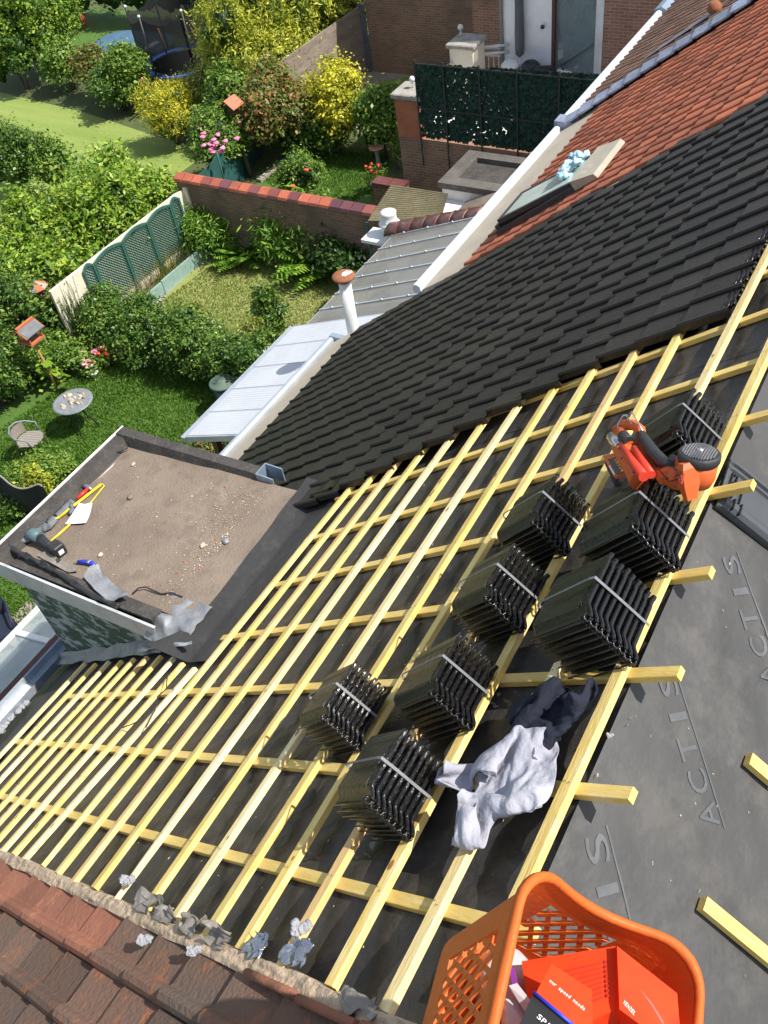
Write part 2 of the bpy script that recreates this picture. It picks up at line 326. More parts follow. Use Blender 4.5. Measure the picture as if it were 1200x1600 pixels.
leaf_mat('leaf_laurel', (.07,.16,.012), (.20,.34,.025), (.42,.52,.07))
leaf_mat('leaf_ivy', (.028,.08,.012), (.085,.18,.022), (.24,.34,.06), rough=.35)
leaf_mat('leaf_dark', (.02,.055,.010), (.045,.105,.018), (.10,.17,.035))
leaf_mat('leaf_mid', (.06,.14,.016), (.14,.26,.03), (.30,.40,.07))
leaf_mat('leaf_yellow', (.20,.24,.02), (.52,.50,.035), (.86,.76,.06))
leaf_mat('leaf_lime', (.16,.22,.02), (.42,.46,.04), (.72,.68,.09))
leaf_mat('leaf_olive', (.12,.16,.02), (.30,.34,.05), (.56,.54,.12))
leaf_mat('leaf_photinia', (.08,.14,.02), (.18,.24,.045), (.38,.16,.06))
leaf_mat('leaf_fern', (.06,.15,.014), (.15,.31,.03), (.30,.45,.06))
leaf_mat('leaf_reed', (.05,.10,.02), (.12,.20,.05), (.25,.30,.12))
leaf_mat('blade', (.05,.13,.012), (.10,.21,.022), (.18,.29,.04), tr=.35)
leaf_mat('blade_dry', (.17,.24,.04), (.28,.32,.08), (.44,.40,.17), tr=.35)
glass_mat('poly_glass', (.25,.235,.21), .55, .22)
glass_mat('glazing', (.34,.42,.42), .5, .06)
glass_mat('window_glass', (.66,.76,.68), .85, .12)
glass_mat('clear_box', (.75,.75,.78), .4, .1)

# ------------------------------------------------------------------ tiled slopes
def tile_field(name, m, parent, x0, nx, v0, nv, wx, gv, prof, P=RP, h0=0.0, lift=.024, drop=.022, keep=None, jit=.0015, seed=1, lap=.03, x0f=None):
    b = MB(); r = random.Random(seed)
    for j in range(nv):
        va = v0 + j*gv
        xs = x0f(j) if x0f else x0
        for i in range(nx):
            xa = xs + i*wx
            if keep and not keep(xa, va, i, j): continue
            jx, jv, jh = r.uniform(-jit, jit), r.uniform(-jit, jit)*2, r.uniform(-jit, jit)
            L = []
            for t, vv in ((0, va - lap), (.5, va + gv*.45), (1, va + gv - .006), (1.0, va + gv), (None, va+gv+.001)):
                row = []
                for (px, ph) in prof:
                    hh = h0 + ph + jh + (lift*(t if t is not None else 1)) - (.004 if vv >= va+gv-.0001 else 0)
                    if t is None: hh -= drop
                    row.append(P(xa + px + jx, vv + jv, hh))
                L.append(row)
            b.loft(L, smooth=False, closed=False)
    o = b.build(name, m, parent); 
    return o
PROF_BLACK = [(0,-.026),(.001,.012),(.010,.023),(.030,.021),(.044,.008),(.058,.005),(.195,.004),(.219,.002),(.222,-.010)]
PROF_RED = [(0,-.012),(.002,.014),(.02,.022),(.045,.016),(.065,.004),(.17,.002),(.198,.0),(.2,-.01)]
PROF_OLD = [(0,-.035),(.002,.012),(.014,.034),(.036,.042),(.058,.034),(.072,.014),(.085,.008),(.215,.006),(.235,.0)]

# ------------------------------------------------------------------ our house: the roof being re-tiled
house = empty('terraced_house', (3.0, 2.0, 0), 'house whose roof is being re-tiled, with bare yellow battens and a flat-topped dormer', 'house')
CX = [.738 + .449*k for k in range(16)]
def wr(x, v, amp=1.0):
    p = Vector((x*2.2, v*.9, .3)); a = mn.noise(p)*.010 + mn.noise(Vector((x*9, v*3.5, 4)))*.006
    q = mn.noise(Vector((x*5.5+v*1.7, v*1.1, 9))); a += max(0, .25-abs(q))*.035
    return a*amp*1.5
def memb_h(x, v):
    k = (x-.738)/.449; d = abs(k-round(k))*.449
    s = min(1, max(0, (d-.03)/.12)); s = s*s*(3-2*s)
    near = 1.0 if v < 5 else .6
    h = -.058 - .020*s + (wr(x, v)-.006)*s*near
    if v < 2.9 and x < 2.2: h += s*mn.noise(Vector((x*7, v*2.0, 2)))*.018
    return min(h, -.056)
us = [.395 + .0285*i for i in range(int((3.62-.395)/.0285)+1)]
vs = [RIDGE + .034*i for i in range(int((8.2-RIDGE)/.034)+2)]
b = MB(); b.grid(lambda x, v: RP(x, v, memb_h(x, v)), us, vs)
us2 = [3.62 + .04*i for i in range(97)]; vs2 = [RIDGE + .04*i for i in range(110)]
b.grid(lambda x, v: RP(x, v, memb_h(x, v)), us2, vs2)
b.build('roofing_membrane', M['membrane'], house)
def hq(x, w):
    a = mn.noise(Vector((x*1.3, w*1.7, 5)))*.016 + mn.noise(Vector((x*4.5+w*2, w*4-x, 1)))*.004
    q = mn.noise(Vector((x*2.2+w*3.0, w*1.4-x*1.2, 8))); a += max(0, .12-abs(q))*.10*min(1, abs(mn.noise(Vector((x, w, 3))))*3)
    return a*min(1, w/.08+.15)
b = MB(); b.grid(lambda x, w: QP(x, w, hq(x, w)), [.2+.03*i for i in range(250)], [.0+.03*i for i in range(90)])
b.build('roofing_membrane', M['membrane_dusty'], house)
# the membrane maker's print, laid on the sheet
def text_verts(s):
    cu = bpy.data.curves.new('t', 'FONT'); cu.body = s; cu.size = 1; cu.resolution_u = 3; cu.offset = .006; ob = bpy.data.objects.new('t', cu); C.objects.link(ob)
    dg = bpy.context.evaluated_depsgraph_get(); me = bpy.data.meshes.new_from_object(ob.evaluated_get(dg))
    vv = [(v.co.x, v.co.y) for v in me.vertices]; ff = [tuple(p.vertices) for p in me.polygons]
    bpy.data.objects.remove(ob); bpy.data.curves.remove(cu); bpy.data.meshes.remove(me)
    return vv, ff
LET = {c: text_verts(c) for c in 'ACTIS'}
def write_plane(mb, s, o, d, p, length, height, place, fill=.55):
    # o: start of the baseline, d: reading direction, p: direction of the letter tops, in (x, w)
    n = len(s)
    for i, ch in enumerate(s):
        vv, ff = LET[ch] if ch in LET else text_verts(ch)
        if not vv: continue
        x0 = min(q[0] for q in vv); x1 = max(q[0] for q in vv); W = length/n; w = W*fill*(.35 if ch == 'I' else 1)
        cc = (i+.5)*W
        pts = []
        for (a, c) in vv:
            s1 = cc + ((a-x0)/(x1-x0) - .5)*w; s2 = c/.73*height
            pts.append(place(o[0]+d[0]*s1+p[0]*s2, o[1]+d[1]*s1+p[1]*s2))
        mb.add(pts, ff)
for (a, bb) in (((1131,1295),(1054,1044)), ((1030,1620),(944,1290)), ((1220,1075),(1148,862))):
    A = np.array(QV(*a)); B = np.array(QV(*bb)); L_ = np.linalg.norm(B-A); d = (B-A)/L_; p = np.array([-abs(d[1]), -abs(d[0])])
    pl = lambda x, w: QP(x, w, hq(x, w)+.0028)
    m_ = MB(); write_plane(m_, 'ACTIS', A + p*.012, d, p, L_, .080, pl, .72)
    q0 = [A + p*0, B + p*0]; t_ = .006
    pts = []; N_ = 24
    for k in range(N_+1):
        c_ = q0[0] + (q0[1]-q0[0])*k/N_; pts.append((c_, c_ - p*t_))
    for k in range(N_):
        m_.add([pl(*pts[k][0]), pl(*pts[k+1][0]), pl(*pts[k+1][1]), pl(*pts[k][1])], [(0,1,2,3)])
    m_.build('printed_lettering', M['print'], house)

# battens (v at the two ends, x at the two ends), counter battens
W_B, T_B = .044, .027
tm = ['timber', 'timber_pale', 'timber', 'timber_orange', 'timber', 'timber', 'timber_pale']
def batten(x0, v0, x1, v1, k, split=0, h=0.0, sl=0.0):
    b = MB(); n = max(2, int((x1-x0)/.25)); r = random.Random(k*13+1); bow = r.uniform(-.004, .004); L = []
    ph = r.uniform(0, 6)
    for i in range(n+1):
        t = i/n; x = x0+(x1-x0)*t; v = v0+(v1-v0)*t + bow*math.sin(math.pi*t) + .0015*math.sin(9*t+ph); w = W_B/2; dh = h + .001*math.sin(7*t+ph)
        if split and t < .16: w = W_B/2*(.15+.85*t/.16)
        e = .002; T = T_B
        L.append([RP(x, v-w, dh-T), RP(x, v+w, dh-T), RP(x, v+w, dh-e), RP(x, v+w-e, dh), RP(x, v-w+e, dh), RP(x, v-w, dh-e)])
    b.loft(L, True, True, False)
    o = b.build('batten', M[tm[k % 7]], house)
    # knots: short inlays flush on the two visible faces
    o.data.materials.append(M['knot']); kb = MB()
    for q in range(r.randint(2, 5)):
        t = r.uniform(.05, .95); x = x0+(x1-x0)*t; v = v0+(v1-v0)*t; rr = r.uniform(.006, .012); c = r.uniform(-.3, .3)*W_B
        ring = [RP(x+rr*1.7*math.cos(a), v + c + rr*.8*math.sin(a) + bow*math.sin(math.pi*t), h+.0016) for a in [k2*math.pi/4 for k2 in range(8)]]
        kb.add(ring, [tuple(range(8))])
    for cx in CX:
        if x0+.02 < cx < x1-.02:
            t = (cx-x0)/(x1-x0); v = v0+(v1-v0)*t + bow*math.sin(math.pi*t)
            for dv in (-.009, .010): rx = r.uniform(-.008,.008); kb.add([RP(cx+rx+.0032*math.cos(a), v+dv+.0032*math.sin(a), h+.0024) for a in [q*math.pi/3 for q in range(6)]], [tuple(range(6))])
    add_faces(o, kb, 1)
    return o
XL = .40
def add_faces(o, mb, mi):         # merge an inlay (knots, lettering) into a part's own mesh
    me = o.data; off = org[o]; vv = [tuple(v.co) for v in me.vertices] + [(p[0]-off.x, p[1]-off.y, p[2]-off.z) for p in mb.v]; n0 = len(me.vertices)
    ff = [tuple(p.vertices) for p in me.polygons] + [tuple(i+n0 for i in f) for f in mb.f]; mm = [p.material_index for p in me.polygons] + [mi]*len(mb.f)
    sm = [p.use_smooth for p in me.polygons] + mb.sm
    me.clear_geometry(); me.from_pydata(vv, [], ff); me.polygons.foreach_set('material_index', mm); me.polygons.foreach_set('use_smooth', sm); me.update()
bt = [(1.04,1.03,2.9),(1.195,1.194,2.95),(1.347,1.381,2.2),(1.503,1.532,2.2),(1.658,1.685,2.19),(1.797,1.833,2.17),(1.957,1.978,2.15),(2.112,2.128,2.13),(2.281,2.272,2.1),(2.440,2.411,2.07),(2.590,2.548,2.04),(2.73,2.672,2.01),(2.87,2.785,1.975),
      (3.05,2.905,1.005),(3.17,3.045,1.035),(3.29,3.172,1.07),(3.415,3.31,1.085),(3.55,3.45,1.09),(3.685,3.585,1.09),(3.82,3.71,1.085),(3.97,3.862,1.09),(4.12,4.014,1.085),(4.265,4.175,1.10)]
tail = [(.235,.02),(.235,.04),(.235,.04),(.225,0),(.235,.03),(.22,.02),(.235,.03),(.22,0),(.24,.02),(.25,.03)]
for k, (va, vb, xe) in enumerate(bt):
    x0 = (.225 + .01*((k*7) % 5)/5)*U
    if k == 0: x0 = .30*U
    batten(x0, va*U, xe*U, vb*U, k, split=(1 if k in (8, 12) else 0))
batten(1.955*U, 2.915*U, 2.03*U, 2.90*U, 40)
def counter(x, va, vb, dx=0.0, hd=0.0):
    b = MB(); w = W_B/2; L = []; n = 8
    for i in range(n+1):
        t = i/n; v = va+(vb-va)*t; xx = x + dx*math.sin(3.1*t)
        L.append([RP(xx-w, v, -2*T_B), RP(xx+w, v, -2*T_B), RP(xx+w, v, -T_B-.0022), RP(xx+w-.002, v, -T_B-.0004), RP(xx-w+.002, v, -T_B-.0004), RP(xx-w, v, -T_B-.0022)])
    b.loft([l[::-1] for l in L], True, True, False); b.build('counter_batten', M['counter_timber'], house)
ends = {0:(.99,4.6),1:(.918,4.25),2:(.921,4.1),3:(.943,2.915),4:(.93,2.80),5:(.94,2.86),6:(.93,2.88),7:(.94,2.9),8:(.93,2.9),9:(.93,1.6),10:(.93,1.5)}
for k, (a_, b_) in ends.items(): counter(CX[k], a_*U, b_*U, .004*((k*5) % 3-1))
for (p1, p2) in (((1100,1418),(1235,1512)), ((1170,1196),(1290,1270))):
    A = QV(*p1, .045); B = QV(*p2, .045); x = (A[0]+B[0])/2
    b = MB(); w = W_B/2; L = []
    for t in (0, .5, 1):
        ww = A[1]+(B[1]-A[1])*t; L.append([QP(x-w, ww, .016), QP(x+w, ww, .016), QP(x+w, ww, .045), QP(x-w, ww, .045)])
    b.loft(L, True, True, False)
    b.build('counter_batten', M['counter_timber'], house)

# new black tiles
def keepb(xa, va, i, j):
    if va < 2.08*1: return False
    xb = 3.74 if j < 8 else (3.70 if j < 12 else 3.66)
    return xa > xb - .02
TX0 = lambda j: 3.93 - min(.54, .062*max(0, j-2.5))
tile_field('black_tiles', M['black_tile'], house, 3.72, 19, 2.20, 23, .2245, .2645, PROF_BLACK, h0=.012, lift=.014, drop=.016, keep=lambda xa, va, i, j: xa < 7.40, x0f=TX0)
# glossy interlocks of the open top edge
b = MB()
for i in range(16):
    x = 3.935 + .2245*i
    for (dx, dv, r_) in ((.04,.012,.011), (.075,.02,.010), (.11,.008,.010), (.16,.006,.009), (.20,.012,.009)):
        p = RP(x+dx, 2.18-.03+dv, .020); b.tube([p, RP(x+dx+.02, 2.18-.03+dv, .021)], r_*.8, 8)
    for q in range(2):
        b.tube([RP(x+.02, 2.18+.015+.028*q, .026), RP(x+.10, 2.18+.016+.028*q, .02), RP(x+.21, 2.18+.02+.028*q, .018)], .006, 6)
b.build('tile_interlocks', M['glazed_tile'], house)
# half tile lying at the corner beside the dormer
b = MB(); L = []
for v in (2.90, 2.97, 3.04):
    L.append([RP(1.915*U+px, v*U, .02+ph*1.3) for px, ph in PROF_BLACK] )
b.loft(L, smooth=False, closed=False); b.build('cut_tile', M['glazed_tile'], house)

# house body below the roof
b = MB()
b.box(.42, 7.45, -3.0, 5.35, 0, 4.35)
b.box(.42, 7.45, -2.4, 3.2, 4.35, 6.0)
b.build('wall', M['brick_terrace'], house)
# roof soffit closing the slope
b = MB(); b.prism([RP(3.70, RIDGE+.1, -.12), RP(3.70, 8.2, -.12), RP(3.70, 7.93, -.16), RP(3.70, RIDGE+.1, -.2)], (3.79, 0, 0)); b.prism([RP(.42, RIDGE+.05, -.13), RP(.42, 8.15, -.13), RP(.42, 8.15, -.2), RP(.42, RIDGE+.05, -.2)], (3.275, 0, 0)); b.build('roof_boarding', M['beige_panel'], house)
b = MB(); b.prism([RP(7.455, 1.74, -.17), RP(7.455, 8.2, -.17), RP(7.455, 8.2, .0), RP(7.455, 1.74, .0)], (.05, 0, 0)); b.build('verge_board', M['beige_panel'], house)
# lower gutter of the black roof: cornice channel + zinc rim
def cornice(parent, x0, x1, yin, yout, z, rim='zinc', chan='cream', n=6):
    b = MB(); b.box(x0, x1, yin, yout-.02, z-.22, z-.06); b.build('cornice', M[chan], parent)
    b = MB(); ring = [(yout-.05, z-.07), (yout+.05, z-.09), (yout+.075, z-.03), (yout+.06, z+.02), (yout+.02, z+.03), (yout-.02, z+.012), (yout-.03, z-.03)]
    b.loft([[(x, y, zz) for y, zz in ring] for x in [x0+(x1-x0)*k/n for k in range(n+1)]], True, True, False); b.build('gutter', M[rim], parent)
yo = G(345,722,4.35)[1]
cornice(house, 3.7, 7.72, 5.6, yo, 4.38)
b = MB(); b.prism([RP(3.7, 8.15, -.05), (3.7, yo-.04, 4.36), (3.7, yo-.04, 4.33), RP(3.7, 8.15, -.16)], (3.95, 0, 0)); b.build('cornice_board', M['cream'], house)
b = MB(); b.box(7.66, 7.74, 5.55, yo+.05, 4.30, 4.42); b.build('gutter_end', M['zinc_blue'], house)
b = MB(); b.box(3.0, 7.5, 5.35, 5.45, 0, 4.2); b.build('wall', M['white_paint'], house)

# ------------------------------------------------------------------ dormer
dm = MB(); z0 = 6.30; xd0, xd1 = 2.08, 3.66; yf = 5.50
def deckz(y): return 6.29 + (5.50-y)*.095
yj = 3.40
def dz(x, y): return deckz(y) + mn.noise(Vector((x*2, y*2, 0)))*.012 + mn.noise(Vector((x*7, y*7, 0)))*.003
xs_ = [xd0+.10+(xd1-xd0-.20)*k/30 for k in range(31)]; ys_ = [yf-.12-(yf-.12-yj)*k/36 for k in range(37)]
dm.grid(lambda x, y: (x, y, dz(x, y)), xs_, ys_[::1])
deck = dm.build('dormer_roof', M['felt'], house)
b = MB()
b.prism([(xd1-.13, yf, 6.16), (xd1, yf, 6.16), (xd1, yf, 6.39), (xd1-.09, yf, 6.39), (xd1-.14, yf, 6.27)], (0, -(yf-3.93), .10))
b.prism([(xd0-.02, yf, 6.16), (xd0-.02, yf-.16, 6.27), (xd0-.02, yf-.09, 6.37), (xd0-.02, yf, 6.375)], (xd1-xd0+.018, 0, 0))
b.prism([(xd0, yf-.165, 6.16), (xd0+.11, yf-.165, 6.16), (xd0+.11, yf-.165, 6.30), (xd0, yf-.165, 6.315)], (0, -(yf-.165-3.78), .165))
b.build('roof_kerb', M['felt_dark'], deck)
b = MB(); b.box(xd0-.04, xd1+.01, yf+.001, yf+.016, 6.17, 6.39); b.build('edge_trim', M['white_paint'], deck)
b = MB(); A1 = (xd0-.022, yf+.01, 6.375); 
b.prism([(xd0-.045, yf+.012, 6.12), (xd0-.045, 3.80, 6.28), (xd0-.045, 3.72, 6.47), (xd0-.045, yf+.012, 6.33)], (.02, 0, 0)); b.build('fascia_board', M['fascia'], deck)
# cheek
yc = 5.34
zc = lambda y: RP(0, (y + U*SA)/CA, -.05)[2]
b = MB(); b.prism([(xd0, yc, 6.30), (xd0, yc, zc(yc)), (xd0, 3.9, zc(3.9)), (xd0, 3.9, 6.44)], (.06, 0, 0)); b.build('dormer_cheek', M['flake'], house)
b = MB(); b.prism([(xd1-.06, yc, 6.15), (xd1-.06, yc, zc(yc)), (xd1-.06, 4.2, zc(4.2)), (xd1-.06, 4.2, 6.2)], (.05, 0, 0)); b.build('dormer_cheek', M['flake'], house)
b = MB(); b.box(xd0+.06, xd1-.06, yc-.06, yc, zc(yc)-.2, 6.3); fr = b.build('dormer_front', M['white_paint'], house)
b = MB(); b.box(xd0+.2, xd1-.2, yc+.001, yc+.02, zc(yc)+.3, 6.1); b.build('window_pane', M['window_glass'], fr)
# lead along the foot of the cheek
def sheet(fn, nu, nv, name, m, parent, thick=.004):
    us = [k/nu for k in range(nu+1)]; vs = [k/nv for k in range(nv+1)]
    b = MB(); b.grid(fn, us, vs); b.grid(lambda u, v: tuple(np.array(fn(u, v)) - np.array([0, 0, thick])), us, vs[::-1])
    return b.build(name, M[m], parent)
sheet(lambda u, v: RP(xd0-.01-.10*v - .03*mn.noise(Vector((u*8, v*3, 0))), (5.95+2.45*u), .012+.05*(1-v)+.02*mn.noise(Vector((u*10, v*2, 3)))), 60, 4, 'lead_flashing', 'lead', house)
# membrane lapped over the back of the dormer roof
def lap(u, v):
    x = 1.90 + 1.80*u
    wob = .05*mn.noise(Vector((u*4, 0, 1)))
    vv = 5.12 + (.58+wob*.6+.10*u+.30*max(0,1-u*4)**2)*v
    p = RP(x, vv, -.046 + .006*v)
    zz = max(p[2], deckz(p[1])+.014)
    return (p[0], p[1], zz + .004*mn.noise(Vector((u*14, v*6, 2))))
sheet(lap, 60, 24, 'membrane_apron', 'membrane', deck)
# crumpled lead corner and hanging strip at the near dormer corner
def crump(cx, cy, cz, ax, ay, az, seed, amp=.05):
    cx = Vector(cx)
    def f(u, v):
        n1 = mn.noise(Vector((u*4+seed, v*4, 0))); n2 = mn.noise(Vector((u*4, v*4+seed, 5)))
        p = Vector((cx[0], cx[1], cx[2])) + Vector(ax)*(u-.5) + Vector(ay)*(v-.5) + Vector(az)*n1*amp*8 + Vector((n2, n1, -n2))*amp*.6
        return p
    return f
sheet(lambda u, v: (2.00+.34*u+.02*mn.noise(Vector((u*5, v*5, 1))), 3.42+.42*v+.02*mn.noise(Vector((u*5, v*5, 7))), 6.515-.07*v+.035*mn.noise(Vector((u*4, v*4, 3))) - .35*max(0, .3-u)), 22, 22, 'lead_corner', 'lead', deck)
sheet(lambda u, v: RP(1.97+.035*v+.02*mn.noise(Vector((u*3, 0, 2))), 5.45+.85*u, .05+.03*mn.noise(Vector((u*5, v, 2)))), 20, 3, 'lead_strip', 'zinc', house)
b = MB()   # zinc corner outlet
p = Vector((3.60, 4.02, 6.38))
b.box(3.56, 3.57, 3.76, 3.93, 6.36, 6.50); b.box(3.69, 3.70, 3.76, 3.93, 6.36, 6.50); b.box(3.57, 3.69, 3.92, 3.93, 6.36, 6.50); b.build('gutter_outlet', M['zinc_blue'], house)
# lower left: own gutter, ledge, glazed lean-to
b = MB(); ring = [(0,-.10),(.13,-.10),(.15,0),(.13,.0),(.12,-.07),(.02,-.07),(0,.0)]
b.loft([[(x, 5.44+y, 5.02+z) for y, z in ring] for x in (-1.0, .2, 1.0, 1.72)], True, True, False); b.build('gutter', M['zinc'], house)
b = MB(); b.loft([[(x, 5.44+y, 5.02+z) for y, z in ring] for x in (1.725, 2.0, 2.6, 3.6)], True, True, False); b.build('gutter', M['zinc_blue'], house)
def flap(u, v):
    x = -1 + 3.1*u; p = RP(x, 7.75+.62*v, -.045-.02*v + .03*mn.noise(Vector((x*3, v*3, 5)))*v)
    return p
sheet(flap, 50, 10, 'membrane_eaves_flap', 'membrane', house)
b = MB(); r = random.Random(5)
for k in range(14):
    x = 1.0+.55*k/13; c = RP(x, 8.14+r.uniform(-.03,.03), .0); b.blob(c, (.035, .03, .02), k, .5, 6, 8, 3)
b.build('wool_strip', M['wool'], house)
# ------------------------------------------------------------------ the near neighbour's old tiled roof (bottom of the picture)
old = empty('terraced_house', (-1.5, 2.0, 0), 'neighbouring house with an old mossy orange and brown tiled roof beside the bare battens', 'house')
tile_field('roof_tiles', M['old_tile'], old, .145-.235*9, 9, 1.62, 21, .235, .325, PROF_OLD, h0=-.05, lift=.034, drop=.026, jit=.004, seed=4)
tile_field('verge_tiles', M['old_tile'], old, .145, 1, 1.62, 7, .235, .325, PROF_OLD, h0=-.045, lift=.034, drop=.026, jit=.004, seed=5)
tile_field('verge_tiles', M['old_tile_red'], old, .145, 1, 1.62+7*.325, 14, .235, .325, PROF_OLD, h0=-.043, lift=.03, drop=.026, jit=.003, seed=6)
def mort(u, v):
    vv = 1.55+6.6*u; x = .352+.078*v + .010*mn.noise(Vector((vv*5, v*3, 2)))
    h = (-.010 + .011*math.sin(math.pi*min(1, v*1.1)) + .012*mn.noise(Vector((vv*2.3, v*2, 8))) + .007*mn.noise(Vector((vv*9, v*7, 5))) + .006*mn.noise(Vector((vv*30, v*20, 5))) ) - .055*max(0, v-.8)/.2
    return RP(x, vv, h)
b = MB(); b.grid(mort, [k/380 for k in range(381)], [k/12 for k in range(13)][::-1]); b.build('mortar_bed', M['mortar'], old)
for k in range(4):
    v0 = 1.56 + k*.325
    b = MB(); b.loft([[RP(.350+.015*math.cos(a)+.006*(k % 2), v0+t, .006+.017*math.sin(a)) for a in [math.pi*q/7 for q in range(-1, 9)]] for t in (0, .1, .2, .30)], True, True, True, closed=True)
    b.build('verge_roll', M['old_tile_red'], old)
b = MB(); b.box(-4, .38, -2.5, 4.9, 0, 4.6); b.build('wall', M['brick_terrace'], old)
b = MB(); b.prism([RP(-2, 1.6, -.08), RP(-2, 8.3, -.08), RP(-2, 8.3, -.2), RP(-2, 1.6, -.2)], (2.36, 0, 0)); b.build('roof_boarding', M['beige_panel'], old)
b = MB(); b.prism([RP(.385, 1.6, -.07), RP(.385, 8.3, -.07), RP(.385, 8.3, -.6), RP(.385, 1.6, -.6)], (.045, 0, 0)); b.build('party_wall_head', M['mortar'], old)
# torn membrane, foil and wool tufts lying along the joint
def torn(name, label, x, v, lx, lv, hh, seed, m='scrap', grp='torn strips along the roof joint'):
    def f(a, c):
        n1 = mn.noise(Vector((a*1.8+seed, c*2.4, 0))); n2 = mn.noise(Vector((a*3, c*3+seed, 4))); n3 = mn.noise(Vector((a*5+seed, c*5, 4)))
        return RP(x+lx*(a-.5)+.03*n2, v+lv*(c-.5)+.03*n1, .008+hh*(.35+n1*1.5+n3*.3)*(.3+a))
    o = sheet(f, 26, 26, name, m, None, .003); return tag(recentre(o), label, 'membrane scrap' if m == 'scrap' else 'foil', grp if m == 'scrap' else None)
spots = [((232,1412), .08,.18,.02, 'curled grey scrap of membrane on the mortar, farthest down of the scraps'), ((262,1432), .06,.16,.02, 'curled scrap of torn membrane beside the second batten end from the tuft'), ((300,1447), .07,.16,.04, 'upright curl of torn membrane between two batten ends'),
         ((345,1468), .06,.16,.035, 'wide crumpled membrane scrap over the orange verge tiles'), ((560,1568), .05,.18,.008, 'pale torn strip at the lowest bare batten')]
for k, (q, lx, lv, hh, lab) in enumerate(spots):
    x, v = RV(*q); torn('membrane_scrap', lab, x, v, lx, lv, hh, k*3.7, grp=None)
x, v = RV(405, 1478); o = torn('foil_scrap', 'bluish crumpled insulation foil standing by the silver piece', x, v, .08, .10, .016, 31, 'foil')
x, v = RV(462, 1486, .02); o = torn('foil_scrap', 'bright silver crumpled insulation foil on the roof edge', x, v, .08, .11, .022, 12, 'foil')
def fuzz(b, c, r_, seed, n=14, m=20):
    loops = []
    for i in range(1, n):
        th = math.pi*i/n; L = []
        for k in range(m):
            ph = 2*math.pi*k/m; d = Vector((math.sin(th)*math.cos(ph), math.sin(th)*math.sin(ph), math.cos(th)))
            q = 1 + .6*mn.noise(d*1.4+Vector((seed, 0, 0))) + .28*mn.noise(d*3.5+Vector((0, seed, 0))) + .05*mn.noise(d*9+Vector((0, 0, seed)))
            L.append(c + Vector((d.x*q, d.y*q*1.15, d.z*q*.6))*r_)
        loops.append(L)
    b.loft(loops, True, True, True)
def tuft(q, r_, seed, label, h=.02, P=None):
    r_ *= .72
    x, v = RV(*q); p = RP(x, v, h); b = MB(); rr = random.Random(seed)
    for k in range(0):
        g = [(0,0,0),(r_*.7,-r_*.3,0),(-r_*.5,r_*.6,0)][k % 3]
        c = Vector(p) + Vector((g[0]+rr.gauss(0, r_*.34), g[1]+rr.gauss(0, r_*.42), abs(rr.gauss(0, r_*.34)))); d = Vector((rr.gauss(0,1), rr.gauss(0,1), rr.gauss(0,.7))).normalized()*r_*rr.uniform(.12,.34); w = d.cross(Vector((rr.gauss(0,1), rr.gauss(0,1), rr.gauss(0,1)))).normalized()*.0007
        m2 = Vector((rr.gauss(0,.003), rr.gauss(0,.003), rr.gauss(0,.003)))
        b.add([c-d-w, c-d+w, c+m2+w, c+d+w, c+d-w, c+m2-w], [(0,1,2,5),(5,2,3,4)])
    for gg in ((0,0),(r_*.55,-r_*.25),(-r_*.4,r_*.5),(.1*r_,r_*.9)): fuzz(b, Vector(p)+Vector((gg[0],gg[1],r_*.12)), r_*rr.uniform(.42,.62), seed+gg[0]*40)
    return tag(recentre(b.build('wool_tuft', M['wool'])), label, 'insulation tuft')
tuft((235,1478), .035, 1, 'bluish wool tuft in the middle of an old roof tile', .03)
tuft((312,1495), .033, 2, 'pale wool tuft at the head of an old tile below the curled scraps', .03)
tuft((208,1384), .042, 3, 'long pale wool tuft lying on the mortar between old tiles and battens', .03)
tuft((488,1466), .045, 4, 'fluffy grey wool tuft standing above the silver foil', .05)
tuft((943,1137), .013, 5, 'greenish white wool tuft on the membrane right of the top batten', -.04)

# ------------------------------------------------------------------ the red tiled house
red = empty('terraced_house', (9.6, 2.0, 0), 'neighbouring house with a small-tiled orange-red roof and an open roof window', 'house')
tile_field('roof_tiles', M['red_tile'], red, 7.52, 21, 1.72, 19, .2005, .2488, PROF_RED, h0=.0, lift=.022, drop=.016, seed=8, jit=.002)
b = MB(); b.prism([RP(7.52, 1.7, -.03), RP(7.52, 6.42, -.03), RP(7.52, 6.42, -.14), RP(7.52, 1.7, -.14)], (4.2, 0, 0)); b.build('roof_boarding', M['beige_panel'], red)
b = MB(); b.box(7.6, 12.3, -2.5, 4.15, 0, 5.2); b.build('wall', M['cream_wall'], red)
y5 = 4.68
cornice(red, 7.53, 11.72, 4.22, y5+.02, 5.58, rim='gutter_white', chan='cream')
b = MB(); b.prism([RP(7.53, 6.40, -.02), (7.53, y5-.03, 5.56), (7.53, y5-.03, 5.52), RP(7.53, 6.40, -.14)], (4.15, 0, 0)); b.build('cornice_board', M['cream'], red)
